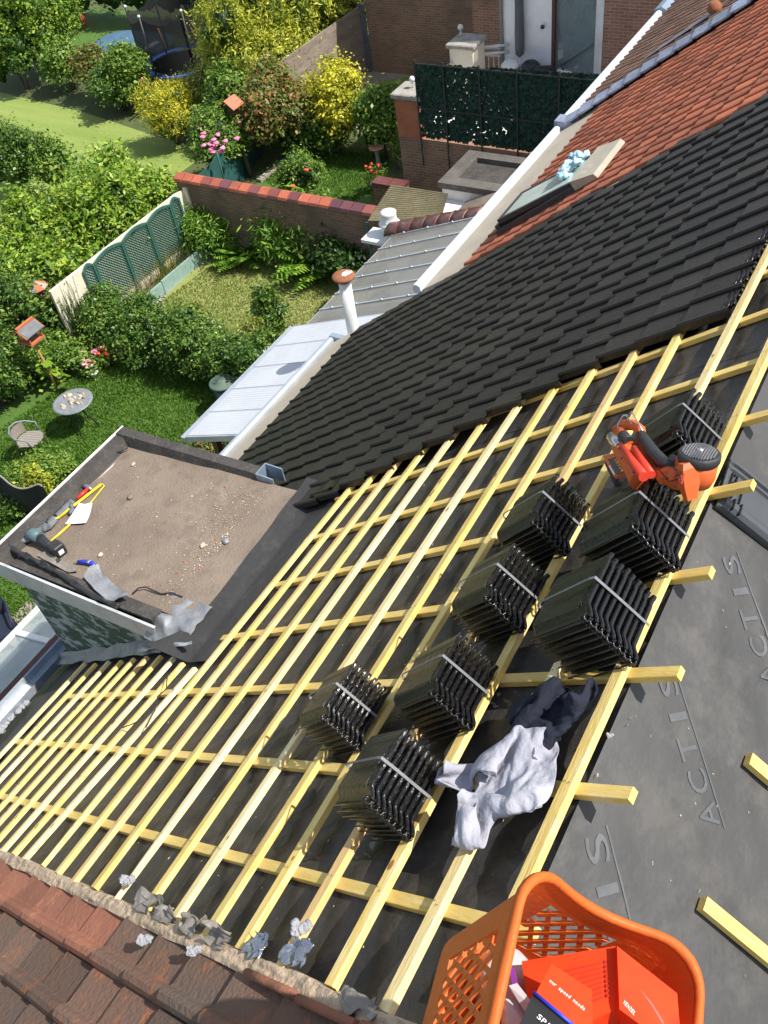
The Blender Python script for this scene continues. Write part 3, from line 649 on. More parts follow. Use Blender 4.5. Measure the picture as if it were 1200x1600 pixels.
# roof window, pushed open
rw_h = .11
A = RV(787,343,rw_h); Bq = RV(905,290,rw_h); D = RV(837,283,rw_h)
xa, xb = A[0]-.12, A[0]+.52; va, vb = 5.02, 6.12
b = MB()
for (x0, x1, v0, v1) in ((xa-.06, xa+.01, va-.1, vb+.05), (xb-.01, xb+.06, va-.1, vb+.05)):
    b.hexa([RP(x0,v0,.02), RP(x1,v0,.02), RP(x1,v1,.02), RP(x0,v1,.02), RP(x0,v0,.075), RP(x1,v0,.075), RP(x1,v1,.075), RP(x0,v1,.075)])
b.hexa([RP(xa,vb,.02), RP(xb,vb,.02), RP(xb,vb+.06,.02), RP(xa,vb+.06,.02), RP(xa,vb,.12), RP(xb,vb,.12), RP(xb,vb+.06,.12), RP(xa,vb+.06,.12)])
b.build('window_frame', M['dark_metal'], red)
hood = MB(); hood.hexa([RP(xa-.07,va-.22,.03), RP(xb+.06,va-.22,.03), RP(xb+.06,va+.06,.03), RP(xa-.07,va+.06,.03), RP(xa-.07,va-.20,.085), RP(xb+.06,va-.20,.085), RP(xb+.06,va+.06,.135), RP(xa-.07,va+.06,.135)]); hood.build('window_hood', M['beige_panel'], red)
def sash(x, v, h=0): 
    t = (v-va)/(vb-va); return RP(x, va+(vb-va)*t*.99, .085+.06*t+h)
b = MB(); b.hexa([sash(xa+.05,va), sash(xb-.05,va), sash(xb-.05,vb), sash(xa+.05,vb), sash(xa+.05,va,.012), sash(xb-.05,va,.012), sash(xb-.05,vb,.012), sash(xa+.05,vb,.012)]); sashp = b.build('window_pane', M['window_glass'], red)
b = MB()
for (x0, x1, v0, v1) in ((xa, xa+.05, va, vb), (xb-.05, xb, va, vb), (xa+.05, xb-.05, vb-.06, vb)):
    b.hexa([sash(x0,v0,-.03), sash(x1,v0,-.03), sash(x1,v1,-.03), sash(x0,v1,-.03), sash(x0,v0,.02), sash(x1,v0,.02), sash(x1,v1,.02), sash(x0,v1,.02)])
b.build('window_sash', M['dark_metal'], red)
b = MB(); rr = random.Random(3)
for k in range(26):
    b.blob(sash(xa+.25+rr.uniform(0,.42), va+.15+rr.uniform(0,.20), .045+rr.uniform(0,.05)), (.05,.045,.035), k, .7, 6, 8, 3)
tag(recentre(b.build('cleaning_cloth', M['skyblue_cloth'])), 'pale blue patterned cloth bundled on the open roof window', 'cloth')
# ------------------------------------------------------------------ the brown tiled house beyond
brn = empty('terraced_house', (17, 2.0, 0), 'farthest house of the row with weathered brown tiles and a red brick rear wing', 'house')
tile_field('roof_tiles', M['brown_tile'], brn, 11.95, 56, 1.9, 21, .2, .2488, PROF_RED, h0=.02, lift=.02, drop=.014, seed=9, jit=.003)
b = MB(); b.prism([RP(11.9, 1.7, -.02), RP(11.9, 7.14, -.02), RP(11.9, 7.14, -.14), RP(11.9, 1.7, -.14)], (11.4, 0, 0)); b.build('roof_boarding', M['beige_panel'], brn)
b = MB(); b.box(12.3, 23.5, -2.5, 4.15, 0, 5.2); b.build('wall', M['brick_red'], brn)
cornice(brn, 11.78, 16.1, 4.22, y5+.02, 5.60, rim='gutter_white', chan='cream')
b = MB(); b.loft([[(x, y, z) for y, z in ((y5-.1,5.5),(y5+.1,5.5),(y5+.14,5.62),(y5+.02,5.68),(y5-.12,5.6))] for x in (16.12, 18, 20, 22.5)], True, True, False); b.build('gutter', M['zinc_blue'], brn)
# stepped lead along the party line, with a leaded upstand near the ridge
for k in range(21):
    v0 = 7.10 - k*.255; b = MB(); x0, x1 = 11.70, 11.97
    b.hexa([RP(x0,v0,.05), RP(x1,v0,.05), RP(x1,v0-.30,.05), RP(x0,v0-.30,.05), RP(x0,v0,.085), RP(x1-.05,v0,.125), RP(x1-.05,v0-.30,.095), RP(x0,v0-.30,.06)][::1]); b.build('lead_soaker', M['lead_blue'], brn)
b = MB(); b.hexa([RP(11.72,3.35,.0), RP(12.05,3.35,.0), RP(12.05,1.9,.0), RP(11.72,1.9,.0), RP(11.72,3.35,.24), RP(12.05,3.35,.26), RP(12.05,1.9,.26), RP(11.72,1.9,.24)]); b.build('lead_upstand', M['lead_blue'], brn)
b = MB(); b.box(11.72, 11.95, y5-.2, y5+.10, 5.50, 5.67); b.build('lead_corner', M['lead_blue'], brn)
x, v = RV(1118, 14, .08); b = MB(); b.blob(RP(x, v, .1), (.10,.09,.08), 2, .1, 8, 10); b.build('roof_vent', M['rust'], brn)
b = MB(); b.prism([RP(x-.1, v, .062), RP(x+.12, v, .062), RP(x+.05, v+1.1, .062), RP(x-.05, v+1.1, .062)], (0, .004, .006)); b.build('lead_patch', M['lead_blue'], brn)
# rear wing: white wall, patio door, brick
XW = 21.0
b = MB(); b.box(XW, XW+2.5, 8.66, 9.90, 0, 7.2); b.build('wing_wall', M['whitewash'], brn)
b = MB(); b.box(XW-.02, XW+2.5, 4.6, 7.40, 0, 7.2); b.build('wing_wall', M['brick_red'], brn)
b = MB(); b.box(XW+.55, XW+2.5, 7.40, 8.66, 0, 7.2); b.build('room_recess', M['dark_room'], brn)
dr = MB(); dr.box(XW-.04, XW+.06, 7.40, 7.58, 1.9, 7.0); dr.build('door_frame', M['white_paint'], brn)
dr = MB(); dr.box(XW-.01, XW+.06, 8.58, 8.66, 1.9, 7.0); dr.build('door_frame', M['brown_frame'], brn)
dr = MB(); dr.box(XW+.10, XW+.12, 7.58, 8.58, 1.9, 7.0); dr.build('patio_door', M['window_glass'] if False else M['glazing'], brn)
dr = MB(); 
dr.grid(lambda u, v: (XW+.3+.03*math.sin(u*40), 7.6+.95*u, 2.0+1.15*v), [k/60 for k in range(61)], [0, 1]); dr.build('net_curtain', M['curtain'], brn)
dr = MB(); dr.tube([(XW+.04, 8.45, 2.55), (XW+.04, 7.6, 3.15)], .03, 6); dr.build('hand_bar', M['bin_grey'], brn)
b = MB(); b.tube([(XW-.05, 9.93, 1.9), (XW-.05, 9.93, 7)], .045, 8); b.build('downpipe', M['bin_grey'], brn)
b = MB(); b.blob((XW-.06, 8.87, 3.42), (.05,.05,.05), 2, .1, 6, 8); b.build('wall_lamp', M['dark_metal'], brn)
# brick outhouse with dark coping behind the terrace
b = MB(); b.box(24.0, 25.4, 10.0, 12.25, 0, 3.35); oh = b.build('outhouse_wall', M['brick_red'], brn)
b = MB(); b.box(23.9, 25.45, 9.95, 12.35, 3.35, 3.5); b.build('outhouse_coping', M['coping_dark'], brn)
# raised terrace
ter = empty('terrace', (19.5, 9.0, 0), 'raised brick terrace with stone-capped pier beside the farthest house', 'terrace')
b = MB(); b.box(18.0, 18.22, 6.0, 11.3, 0, 1.86); b.box(18.22, XW, 11.08, 11.3, 0, 1.86); b.build('terrace_wall', M['brick_terrace'], ter)
b = MB(); b.box(18.22, XW, 4.7, 11.08, 1.5, 1.84); b.build('terrace_floor', M['white_paint'], ter)
b = MB(); b.box(17.985, 18.62, 10.66, 11.31, 1.862, 2.76); b.build('brick_pier', M['brick_orange'], ter)
b = MB(); b.obox((18.3, 10.985, 2.82), (1,0,0), (0,1,0), (0,0,1), .76, .80, .12, .02); b.build('pier_cap', M['stone'], ter)
b = MB(); b.box(20.1, 20.75, 10.30, 10.92, 1.72, 3.12); b.build('rendered_pier', M['cream_wall'], ter)
b = MB(); b.obox((20.42, 10.61, 3.17), (1,0,0), (0,1,0), (0,0,1), .78, .76, .10, .02); b.build('pier_cap', M['stone'], ter)
for (x, y, z) in ((18.35, 11.0, 2.88), (20.6, 10.85, 3.22)):
    b = MB(); b.tube([(x,y,z), (x,y,z+.12)], .02, 6); b.lathe((x,y,z+.12), [(.0,0),(.05,.02),(.075,.07),(.05,.125),(.0,.15)], 10); b.build('globe_lamp', M['plastic_white'], ter)
def railing(x0, y0, x1, y1, z, n, parent=ter):
    b = MB(); 
    for dz in (0, -.16): b.tube([(x0,y0,z+dz), (x1,y1,z+dz)], .032, 6)
    for k in range(n): 
        t = (k+.5)/n; b.tube([(x0+(x1-x0)*t, y0+(y1-y0)*t, z-.16), (x0+(x1-x0)*t, y0+(y1-y0)*t, z-.95)], .012, 5)
    b.build('railing', M['white_paint'], parent)
railing(18.64, 11.12, 20.1, 10.85, 2.78, 9); railing(20.75, 10.3, 20.98, 9.75, 2.95, 0); railing(20.9, 10.9, 20.95, 9.95, 2.85, 7)
# green privacy screen on steel posts
scr = empty('privacy_screen', (17.95, 8.5, 1.2), 'dark green artificial hedge screen on black steel posts along the terrace wall', 'screen')
b = MB(); rr = random.Random(11); N = 15500
for k in range(N):
    y = rr.uniform(5.3, 10.64); t = (y-5.3)/5.34; zt = 3.72 - .13*t; z = rr.uniform(1.95, zt); 
    if y > 8.3 and mn.noise(Vector((y*1.6, z*1.8, 3))) > -.12 and mn.noise(Vector((y*14, z*14, 3))) > .05 and rr.random() < .93: continue
    s = rr.uniform(.025, .05); a = rr.uniform(0, 6.28); tx = rr.uniform(-.03, .03); c = Vector((17.955+rr.uniform(-.02,.02), y, z))
    u_ = Vector((rr.uniform(-.5,.5), math.cos(a), math.sin(a)))*s; w_ = Vector((rr.uniform(-.5,.5), -math.sin(a), math.cos(a)))*s*.8
    b.add([c-u_-w_, c+u_-w_, c+u_+w_, c-u_+w_], [(0,1,2,3)])
b.build('screen_foliage', M['screen_green'], scr)
for y in (10.64, 9.93, 9.05, 8.16, 7.2, 6.2, 5.3):
    b = MB(); b.box(17.90, 17.93, y-.018, y+.018, 1.25, 3.70); b.build('post', M['dark_metal'], scr)
b = MB(); b.box(17.905, 17.925, 5.3, 10.64, 2.62, 2.65); b.box(17.905, 17.925, 5.3, 10.64, 3.60, 3.63); b.build('rail', M['dark_metal'], scr)
# things on the terrace
FZ = 1.842
def bin_(q, lidm, label):
    p = G(q[0], q[1], FZ+.85); x, y = min(p[0], 20.7), p[1]; t = empty('bin', (x, y, FZ), label, 'bin')
    b = MB(); b.lathe((x, y, FZ), [(.17,0),(.19,.4),(.21,.76)], 14); b.build('body', M['bin_grey'], t)
    b = MB(); b.lathe((x, y, FZ+.76), [(.225,0),(.225,.05),(.15,.13),(.04,.15)], 14); b.build('lid', M[lidm], t)
bin_((797,98), 'plastic_white', 'round bin with a pale lid beside the white pier on the terrace'); bin_((829,99), 'plastic_dark', 'round bin with a dark lid against the white wall')
def garden_chair(x, y, z, m, label, rot, parent_name='plastic_chair', scale=1.0):
    t = empty(parent_name, (x, y, z), label, 'chair'); R = Matrix.Rotation(rot, 3, 'Z')
    def q(a, b_, c): v = R @ Vector((a*scale, b_*scale, 0)); return (x+v.x, y+v.y, z+c*scale)
    for sx in (-1, 1):
        for sy in (-1, 1):
            b = MB(); b.tube([q(.22*sx,.22*sy,0), q(.19*sx,.19*sy,.42)], .022, 6); b.build('leg', m, t)
        b = MB(); b.tube([q(.25*sx,.22,.40), q(.27*sx,.22,.64), q(.27*sx,-.1,.66), q(.25*sx,-.22,.62)], .022, 6); b.build('armrest', m, t)
    b = MB(); b.hexa([q(-.23,-.22,.40), q(.23,-.22,.40), q(.25,.24,.42), q(-.25,.24,.42), q(-.23,-.22,.44), q(.23,-.22,.44), q(.25,.24,.46), q(-.25,.24,.46)]); b.build('seat', m, t)
    b = MB(); b.loft([[q(-w,-.22-.12*k/4-.02,.42+.5*k/4), q(0,-.25-.12*k/4,.42+.5*k/4), q(w,-.22-.12*k/4-.02,.42+.5*k/4), q(w,-.19-.12*k/4,.42+.5*k/4), q(0,-.22-.12*k/4,.42+.5*k/4), q(-w,-.19-.12*k/4,.42+.5*k/4)] for k, w in enumerate((.22,.24,.25,.24,.16))], True, True, True); b.build('backrest', m, t)
    return t
pc_ = G(884, 100, FZ+.5); garden_chair(min(pc_[0], 20.5), pc_[1], FZ, M['plastic_dark'], 'dark green plastic armchair on the terrace by the patio door', math.radians(-80), scale=1.15)
pc_ = G(918, 95, FZ+.6); garden_chair(min(pc_[0], 20.6), pc_[1], FZ, M['plastic_white'], 'white slatted chair on the terrace right of the dark armchair', math.radians(-95))
pt = empty('folded_parasol', (20.85, 9.45, 1.85), 'long grey folded parasol cover leaning against the white wall', 'parasol')
b = MB(); b.lathe((20.86, 9.42, 2.75), [(.03,0),(.10,.06),(.115,.5),(.10,1.1),(.12,1.9),(.07,2.3),(.02,2.4)], 12); b.build('cover', M['parasol'], pt)
b = MB(); b.tube([(20.86,9.42,1.85),(20.86,9.42,2.76)], .022, 8); b.build('pole', M['steel'], pt)
# ------------------------------------------------------------------ big brick building behind
bg_ = empty('brick_building', (27, 14, 0), 'tall blank brown brick building closing the gardens', 'building')
b = MB(); b.box(25.5, 29, 8.0, 16.72, 0, 7.5); b.build('wall', M['brick_big'], bg_)
b = MB(); b.box(25.4, 29.1, 7.9, 16.85, 7.5, 7.7); b.build('coping', M['coping'], bg_)
# ------------------------------------------------------------------ yards between: corrugated roof, white parapet box, coping wall
cr = empty('lean_to', (13.9, 8.2, 0), 'low lean-to with a mossy tan corrugated roof against the brick terrace', 'shed')
z1 = 2.75
c0 = G(575,345,z1); c1 = G(612,288,z1); c2 = G(700,302,z1+.25); c3 = G(688,345,z1+.25)
def cg(u, v):
    a = np.array(c0)*(1-u)*(1-v) + np.array(c1)*u*(1-v) + np.array(c2)*u*v + np.array(c3)*(1-u)*v
    return (a[0], a[1], a[2] + .022*math.sin(u*2*math.pi*0 + v*2*math.pi*0 + (u)*2*math.pi*17))
b = MB(); b.grid(cg, [k/136 for k in range(137)], [k/8 for k in range(9)]); b.grid(lambda u, v: tuple(np.array(cg(u, v))-np.array([0,0,.012])), [k/136 for k in range(137)], [k/8 for k in range(9)][::-1]); b.build('corrugated_roof', M['corrug'], cr)
b = MB(); b.box(c0[0]+.15, c1[0]-.1, c2[1]-.3, c0[1]-.2, 0, z1-.06); b.build('wall', M['whitewash'], cr)
# white box with dark coping
wb = empty('flat_roof_extension', (15.2, 7.2, 0), 'small white rendered extension with dark flat-roof parapet below the green screen', 'extension')
zb = 3.05
p1 = G(690,283,zb); p2 = G(722,247,zb); p4 = G(772,296,zb)
xA, xB = p1[0], p2[0]+.3; yB = p1[1]; 
b = MB(); b.box(xA, xB, 5.0, yB, 0, zb-.12); b.build('wall', M['white_paint'], wb)
b = MB(); b.box(xA-.06, xA+.22, 5.0, yB+.06, zb-.118, zb); b.box(xA+.22, xB+.05, yB-.25, yB+.06, zb-.118, zb); b.box(xB-.2, xB+.05, 5.0, yB-.25, zb-.118, zb); b.build('parapet', M['coping'], wb)
b = MB(); b.box(xA+.221, xB-.201, 5.0, yB-.251, zb-.3, zb-.10); b.build('flat_roof', M['felt_dark'], wb)
b = MB(); b.prism([(12.75, 7.55, 2.75), (12.75, 5.0, 3.9), (12.75, 5.0, 3.75), (12.75, 7.55, 2.6)], (xA-12.82, 0, 0)); b.build('lower_roof', M['felt'], wb)
# sloping wall with glazed copings
xc = 12.42
cw = empty('boundary_wall', (xc, 7.2, 0), 'short sloping boundary wall with glossy dark red half-round copings beside the conservatory', 'wall')
ca_ = G(606,352,3.05); cb_ = G(768,322,4.0); ca_ = (xc, PX(606,352,xc)[1], PX(606,352,xc)[2]); cb_ = (xc, PX(775,322,xc)[1], PX(775,322,xc)[2])
b = MB(); b.prism([(xc-.11, ca_[1]-.02, 0), (xc-.11, cb_[1], 0), (xc-.11, cb_[1], cb_[2]-.12), (xc-.11, ca_[1]-.02, ca_[2]-.12)], (.22, 0, 0)); b.build('wall', M['whitewash'], cw)
NC = 8
for k in range(NC):
    P0 = Vector(ca_).lerp(Vector(cb_), k/NC+.005); P1 = Vector(ca_).lerp(Vector(cb_), (k+1)/NC-.005); b = MB()
    ring = lambda P, s: [Vector((P.x + .20*s*math.cos(a), P.y, P.z - .12 + .15*s*math.sin(a))) for a in [math.pi*q/9 for q in range(10)]]
    b.loft([ring(P0, 1.0), ring(P0.lerp(P1, .85), .97), ring(P1, 1.06)], True, True, True); b.build('coping_tile', M['coping_dark'], cw)
b = MB(); rgm = lambda P: [Vector((P.x + .188*math.cos(a), P.y, P.z - .12 + .138*math.sin(a))) for a in [math.pi*q/9 for q in range(10)]]
b.loft([rgm(Vector(ca_)), rgm(Vector(cb_))], True, True, True); b.build('mortar_joint', M['cream'], cw)
# flue with white cowl
t = empty('flue_pipe', (12.75, 8.6, 0), 'short flue with a flat white round cowl between brick wall and copings', 'flue')
f = G(607,338,3.1)
b = MB(); b.lathe((f[0], f[1], 2.75), [(.09,0),(.09,.2)], 14); b.build('pipe', M['plastic_white'], t)
b = MB(); b.lathe((f[0], f[1], 2.95), [(.20,0),(.20,.03),(.15,.05),(.15,.20),(.155,.24),(.10,.26),(.0,.265)], 18); b.build('cowl', M['plastic_white'], t)
b = MB(); b.box(f[0]-.35, f[0]+.12, f[1]-.1, f[1]+.45, 2.68, 2.74); b.box(f[0]-.06, f[0]+.06, f[1]-.06, f[1]+.06, 0, 2.68); b.build('bracket_shelf', M['white_paint'], t)
# green diagonal trellis by the flue
t = empty('trellis_panel', (12.6, 9.0, .9), 'narrow blue-green diagonal trellis hanging below the white flue', 'trellis')
q0 = G(578,352,2.5); b = MB()
Y0, Y1, Z0, Z1, XT = q0[1]-.45, q0[1]+.05, .9, 2.55, q0[0]
for k in range(-5, 12):
    for s in (1, -1):
        z = Z0 + .22*k; 
        pa, pb = (Y0, z if s > 0 else z+.5), (Y1, z+.5 if s > 0 else z)
        if min(pa[1], pb[1]) < Z0 or max(pa[1], pb[1]) > Z1: continue
        b.tube([(XT, pa[0], pa[1]), (XT, pb[0], pb[1])], .012, 4)
b.build('lattice', M['trellis_green'], t); b = MB(); b.box(XT-.02, XT+.02, Y0-.03, Y0, Z0, Z1); b.box(XT-.02, XT+.02, Y1, Y1+.03, Z0, Z1); b.build('frame', M['trellis_green'], t)
# ------------------------------------------------------------------ conservatory roof and white canopy under the eaves
def slope_quad(qs, zs): return [G(q[0], q[1], z) for q, z in zip(qs, zs)]
con = empty('conservatory', (10.8, 7.2, 0), 'conservatory with a grimy translucent sheet roof in long bays under the white gutter', 'conservatory')
cx0, cx1, cyo, cyi, czo, czi = 9.30, 12.22, 8.05, 5.0, 3.0, 4.15
zz = lambda y: czo + (cyo-y)/(cyo-cyi)*(czi-czo)
def slab(b, x0, x1, y0, y1, d0, d1): 
    b.hexa([(x0,y0,zz(y0)+d0), (x1,y0,zz(y0)+d0), (x1,y1,zz(y1)+d0), (x0,y1,zz(y1)+d0), (x0,y0,zz(y0)+d1), (x1,y0,zz(y0)+d1), (x1,y1,zz(y1)+d1), (x0,y1,zz(y1)+d1)])
NB = 6
for k in range(NB):
    b = MB(); w = (cx1-cx0)/NB; slab(b, cx0+w*k+.02, cx0+w*(k+1)-.02, cyi, cyo, 0, .012); b.build('roof_sheet', M['poly_glass'], con)
for k in range(NB+1):
    b = MB(); w = (cx1-cx0)/NB; x = cx0+w*k; slab(b, x-.019, x+.019, cyi, cyo+.02, .013, .03)
    for j in range(6): 
        y = cyi+.3+j*.5; b.lathe((x, y, zz(y)+.03), [(.022,0),(.022,.012),(.0,.02)], 8)
    b.build('glazing_bar', M['zinc'], con)
b = MB(); slab(b, cx0, cx1, cyo-.03, cyo+.03, -.10, -.002)
b.build('eaves_beam', M['white_paint'], con)
for x in (cx0+.5, cx0+1.2, cx1-.75, cx1-.25):
    b = MB(); slab(b, x-.035, x+.035, cyi, cyo-.04, -.14, -.05); b.build('rafter', M['cream_wall'], con)
b = MB(); b.box(cx0, cx1-.1, 4.5, cyi+.5, 0, 3.9); b.box(cx0, cx0+.06, cyi, cyo-.1, 0, 2.8); b.build('wall', M['cream_wall'], con)
b = MB(); b.box(cx0+.1, cx1, cyi+.6, cyo-.1, .0, .9); b.build('floor_boards', M['brown_frame'], con)
can = empty('canopy', (7.8, 7.4, 0), 'white ribbed sheet canopy sloping out below the black tiled roof', 'canopy')
kx0, kx1 = 6.40, 9.26; kyo, kyi, kzo, kzi = 8.22, 5.5, 3.0, 4.02
zk = lambda y: kzo + (kyo-y)/(kyo-kyi)*(kzi-kzo)
NP = 5; w = (kx1-kx0)/NP
for k in range(NP):
    b = MB(); n = 40
    L0 = []; L1 = []
    for i in range(n+1):
        x = kx0 + w*k + .004 + (w-.008)*i/n; d = .0022*(1 if (i % 4) < 2 else -1) + .009*(0 if 0 < i < n else 1)
        L0.append((x, kyi, zk(kyi)+d)); L1.append((x, kyo+(.0), zk(kyo)+d))
    bot0 = [(p[0], p[1], p[2]-.02) for p in L0][::-1]; bot1 = [(p[0], p[1], p[2]-.02) for p in L1][::-1]
    b.loft([L0+bot0, L1+bot1], True, True, False); b.build('roof_panel', M['canopy'], can)
b = MB(); b.box(kx0-.04, kx1, kyo+.0, kyo+.09, kzo-.10, kzo-.012); b.build('gutter', M['zinc'], can)
b = MB(); b.prism([(kx0-.035, kyo, kzo-.09), (kx0-.035, kyi, kzi-.09), (kx0-.035, kyi, kzi+.01), (kx0-.035, kyo, kzo+.01)], (.03, 0, 0)); b.build('side_trim', M['zinc'], can)
for (x, y) in ((6.75, 7.3), (9.1, 8.0), (6.75, 8.05)):
    b = MB(); b.box(x-.05, x+.05, y-.05, y+.05, 0, zk(y)-.03); b.build('post', M['brown_frame'], can)
b = MB(); b.tube([(6.15, 7.35, 3.1), (6.15, 7.0, 3.25), (6.25, 6.5, 3.35), (6.9, 6.35, 3.5)], .06, 10); b.tube([(6.15, 7.35, 3.1), (6.05, 7.45, 2.7), (6.05, 7.45, 0)], .06, 10); b.build('drain_pipe', M['zinc'], can)
# tall flue through the canopy
t = empty('flue_pipe', (9.2, 7.0, 3.2), 'tall white flue pipe with a rusty round cap rising through the canopy', 'flue')
fx, fy = 8.55, 0
f2 = PX(557, 545, 8.35); f1 = PX(538.5, 440, 8.35)
b = MB(); b.tube([(8.35, f2[1], 3.3), (8.35, f2[1], f1[2])], .085, 16); b.build('pipe', M['white_paint'], t)
b = MB(); b.tube([(8.35, f2[1], f1[2]-.02), (8.35, f2[1], f1[2]+.07)], .06, 12); b.build('vent_collar', M['dark_metal'], t)
b = MB(); b.lathe((8.35, f2[1], f1[2]+.07), [(.155,0),(.16,.015),(.15,.03),(.09,.05),(.0,.055)], 20); cp = b.build('cap', M['rust'], t)
b = MB(); b.blob((8.37, f2[1]-.03, f1[2]+.12), (.075,.06,.012), 3, .5, 6, 12, 3); b.build('white_patch', M['white_paint'], cp)
# ------------------------------------------------------------------ our glazed lean-to bottom left
gl = empty('glazed_lean_to', (1.5, 7.6, 0), 'lean-to with white framed glass roof below the gutter left of the dormer', 'lean-to')
def gq(x, y, d=0): return (x, y, 3.0 + (7.95-y)*.35 + d)
b = MB(); 
for k in range(-1, 4):
    x = -.1+.93*k
    b.hexa([gq(x-.035,7.2), gq(x+.035,7.2), gq(x+.035,7.92), gq(x-.035,7.92), gq(x-.035,7.2,.05), gq(x+.035,7.2,.05), gq(x+.035,7.92,.05), gq(x-.035,7.92,.05)])
b.hexa([gq(-2,7.88), gq(3.4,7.88), gq(3.4,7.97), gq(-2,7.97), gq(-2,7.88,.06), gq(3.4,7.88,.06), gq(3.4,7.97,.06), gq(-2,7.97,.06)])
b.build('frame', M['white_paint'], gl)
b = MB(); b.hexa([gq(-2,7.2,.01), gq(3.4,7.2,.01), gq(3.4,7.88,.01), gq(-2,7.88,.01), gq(-2,7.2,.02), gq(3.4,7.2,.02), gq(3.4,7.88,.02), gq(-2,7.88,.02)]); b.build('glass_pane', M['glazing'], gl)
b = MB(); b.box(-2, 3.6, 5.35, 7.19, 3.0, 3.24); b.build('flat_roof', M['felt_dark'], gl)
b = MB(); b.box(-2, 3.6, 7.05, 7.18, 3.24, 3.32); b.build('timber_edge', M['brown_frame'], gl)
b = MB(); b.box(-2, 3.5, 7.8, 7.9, 0, 2.9); b.build('front_wall', M['white_paint'], gl)
# ------------------------------------------------------------------ ground
def sheetxy(poly, z, name, m, kind='structure'):
    b = MB(); b.add([(p[0], p[1], z) for p in poly], [tuple(range(len(poly)))]); o = b.build(name, M[m])
    if len(poly) and o.data.polygons[0].normal.z < 0: o.data.flip_normals()
    o['kind'] = kind; return o
sheetxy([(-250,-250),(250,-250),(250,250),(-250,250)], -.004, 'ground', 'ground')
sheetxy([(2.6,8.3),(10.35,8.3),(10.35,15.6),(2.6,15.6)], 0, 'lawn', 'lawn_lush')
sheetxy([(-3,6),(4.1,6),(4.3,11.3),(4.0,13),(-3,13)], .004, 'terrace_paving', 'path')
sheetxy([(-3,11.15),(4.4,11.15),(4.4,15.5),(-3,15.5)], .008, 'lawn', 'lawn_lush')
sheetxy([(10.9,8.0),(14.6,8.0),(14.6,15.0),(14.0,15.35),(10.9,15.35)], 0, 'lawn', 'lawn_dry')
sheetxy([(12.1,14.7),(12.6,14.95),(14.6,15.0),(14.6,15.4),(12.1,15.4)], .004, 'path', 'path')
sheetxy([G(410,280)[:2],G(470,232)[:2],G(600,238)[:2],G(610,285)[:2],G(560,330)[:2],G(380,300)[:2]], 0, 'lawn', 'lawn_lush')
sheetxy([G(-60,130)[:2],G(130,175)[:2],G(250,215)[:2],G(330,235)[:2],G(200,330)[:2],G(-200,420)[:2],G(-400,250)[:2]], 0, 'lawn', 'lawn_mown')
sheetxy([G(100,10)[:2],G(240,20)[:2],G(300,60)[:2],G(260,110)[:2],G(160,110)[:2],G(110,80)[:2]], 0, 'lawn', 'lawn_lush')
sheetxy([G(530,110)[:2],G(650,110)[:2],G(650,200)[:2],G(560,210)[:2],G(540,150)[:2]], 0, 'yard', 'path')
sheetxy([G(585,130)[:2],G(645,118)[:2],G(640,200)[:2],G(600,200)[:2]], .006, 'lawn', 'lawn_mown')
rngn = np.random.default_rng(5)
def blades(name, m, poly, n, h, seed, dens=None, z=0.0):
    r = np.random.default_rng(seed); P = np.array(poly); mnx, mxx = P.min(0), P.max(0); pts = []
    c = mnx + r.random((n*3, 2))*(mxx-mnx); inside = np.zeros(len(c), bool); j = len(P)-1
    for i in range(len(P)):
        xi, yi = P[i]; xj, yj_ = P[j]
        t = ((yi > c[:,1]) != (yj_ > c[:,1])) & (c[:,0] < (xj-xi)*(c[:,1]-yi)/(yj_-yi+1e-12)+xi); inside ^= t; j = i
    c = c[inside][:n]; n = len(c)
    a = r.random(n)*2*np.pi; hh = h*(.5+r.random(n)); w = hh*.10+.004; lean = (r.random((n,2))-.5)*hh[:,None]*1.1
    V = np.zeros((n, 4, 3)); dx = np.cos(a)*w; dy = np.sin(a)*w
    V[:,0] = np.stack([c[:,0]-dx, c[:,1]-dy, np.full(n, z)], 1); V[:,1] = np.stack([c[:,0]+dx, c[:,1]+dy, np.full(n, z)], 1)
    V[:,2] = np.stack([c[:,0]+dx*.5+lean[:,0], c[:,1]+dy*.5+lean[:,1], z+hh], 1); V[:,3] = np.stack([c[:,0]-dx*.5+lean[:,0], c[:,1]-dy*.5+lean[:,1], z+hh], 1)
    return quads(name, m, V)
def quads(name, m, V, parent=None, tri=None):
    n = len(V); me = bpy.data.meshes.new(name); off = org.get(parent, Vector((0,0,0))) if parent is not None else Vector((0,0,0))
    me.vertices.add(n*4); me.loops.add(n*4); me.polygons.add(n)
    me.vertices.foreach_set('co', (V.reshape(-1,3) - np.array(off)).astype('f').ravel()); me.loops.foreach_set('vertex_index', np.arange(n*4, dtype='i')); me.polygons.foreach_set('loop_start', np.arange(0, n*4, 4, dtype='i'))
    try: me.polygons.foreach_set('loop_total', np.full(n, 4, 'i'))
    except Exception: pass
    me.update(calc_edges=True); me.validate(); me.materials.append(M[m])
    o = bpy.data.objects.new(name, me); C.objects.link(o)
    if parent is not None: o.parent = parent
    org[o] = off; return o
def stuff(o, label, cat): o['kind'] = 'stuff'; return tag(o, label, cat)
stuff(blades('grass', 'blade', [(3.2,11.3),(6,9.0),(10.3,8.3),(10.3,14.6),(7,15.2),(4.4,15.2)], 60000, .05, 1), 'lush green grass of the lawn with the round table', 'grass')
stuff(blades('grass', 'blade_dry', [(11.0,8.3),(14.5,8.3),(14.5,14.6),(11.0,15.0)], 26000, .045, 2), 'dry patchy yellowish grass in front of the brick garden wall', 'grass')
stuff(blades('grass', 'blade', [G(*q)[:2] for q in ((410,285),(470,235),(600,240),(605,285),(540,325))], 9000, .05, 3), 'green grass behind the brick garden wall', 'grass')
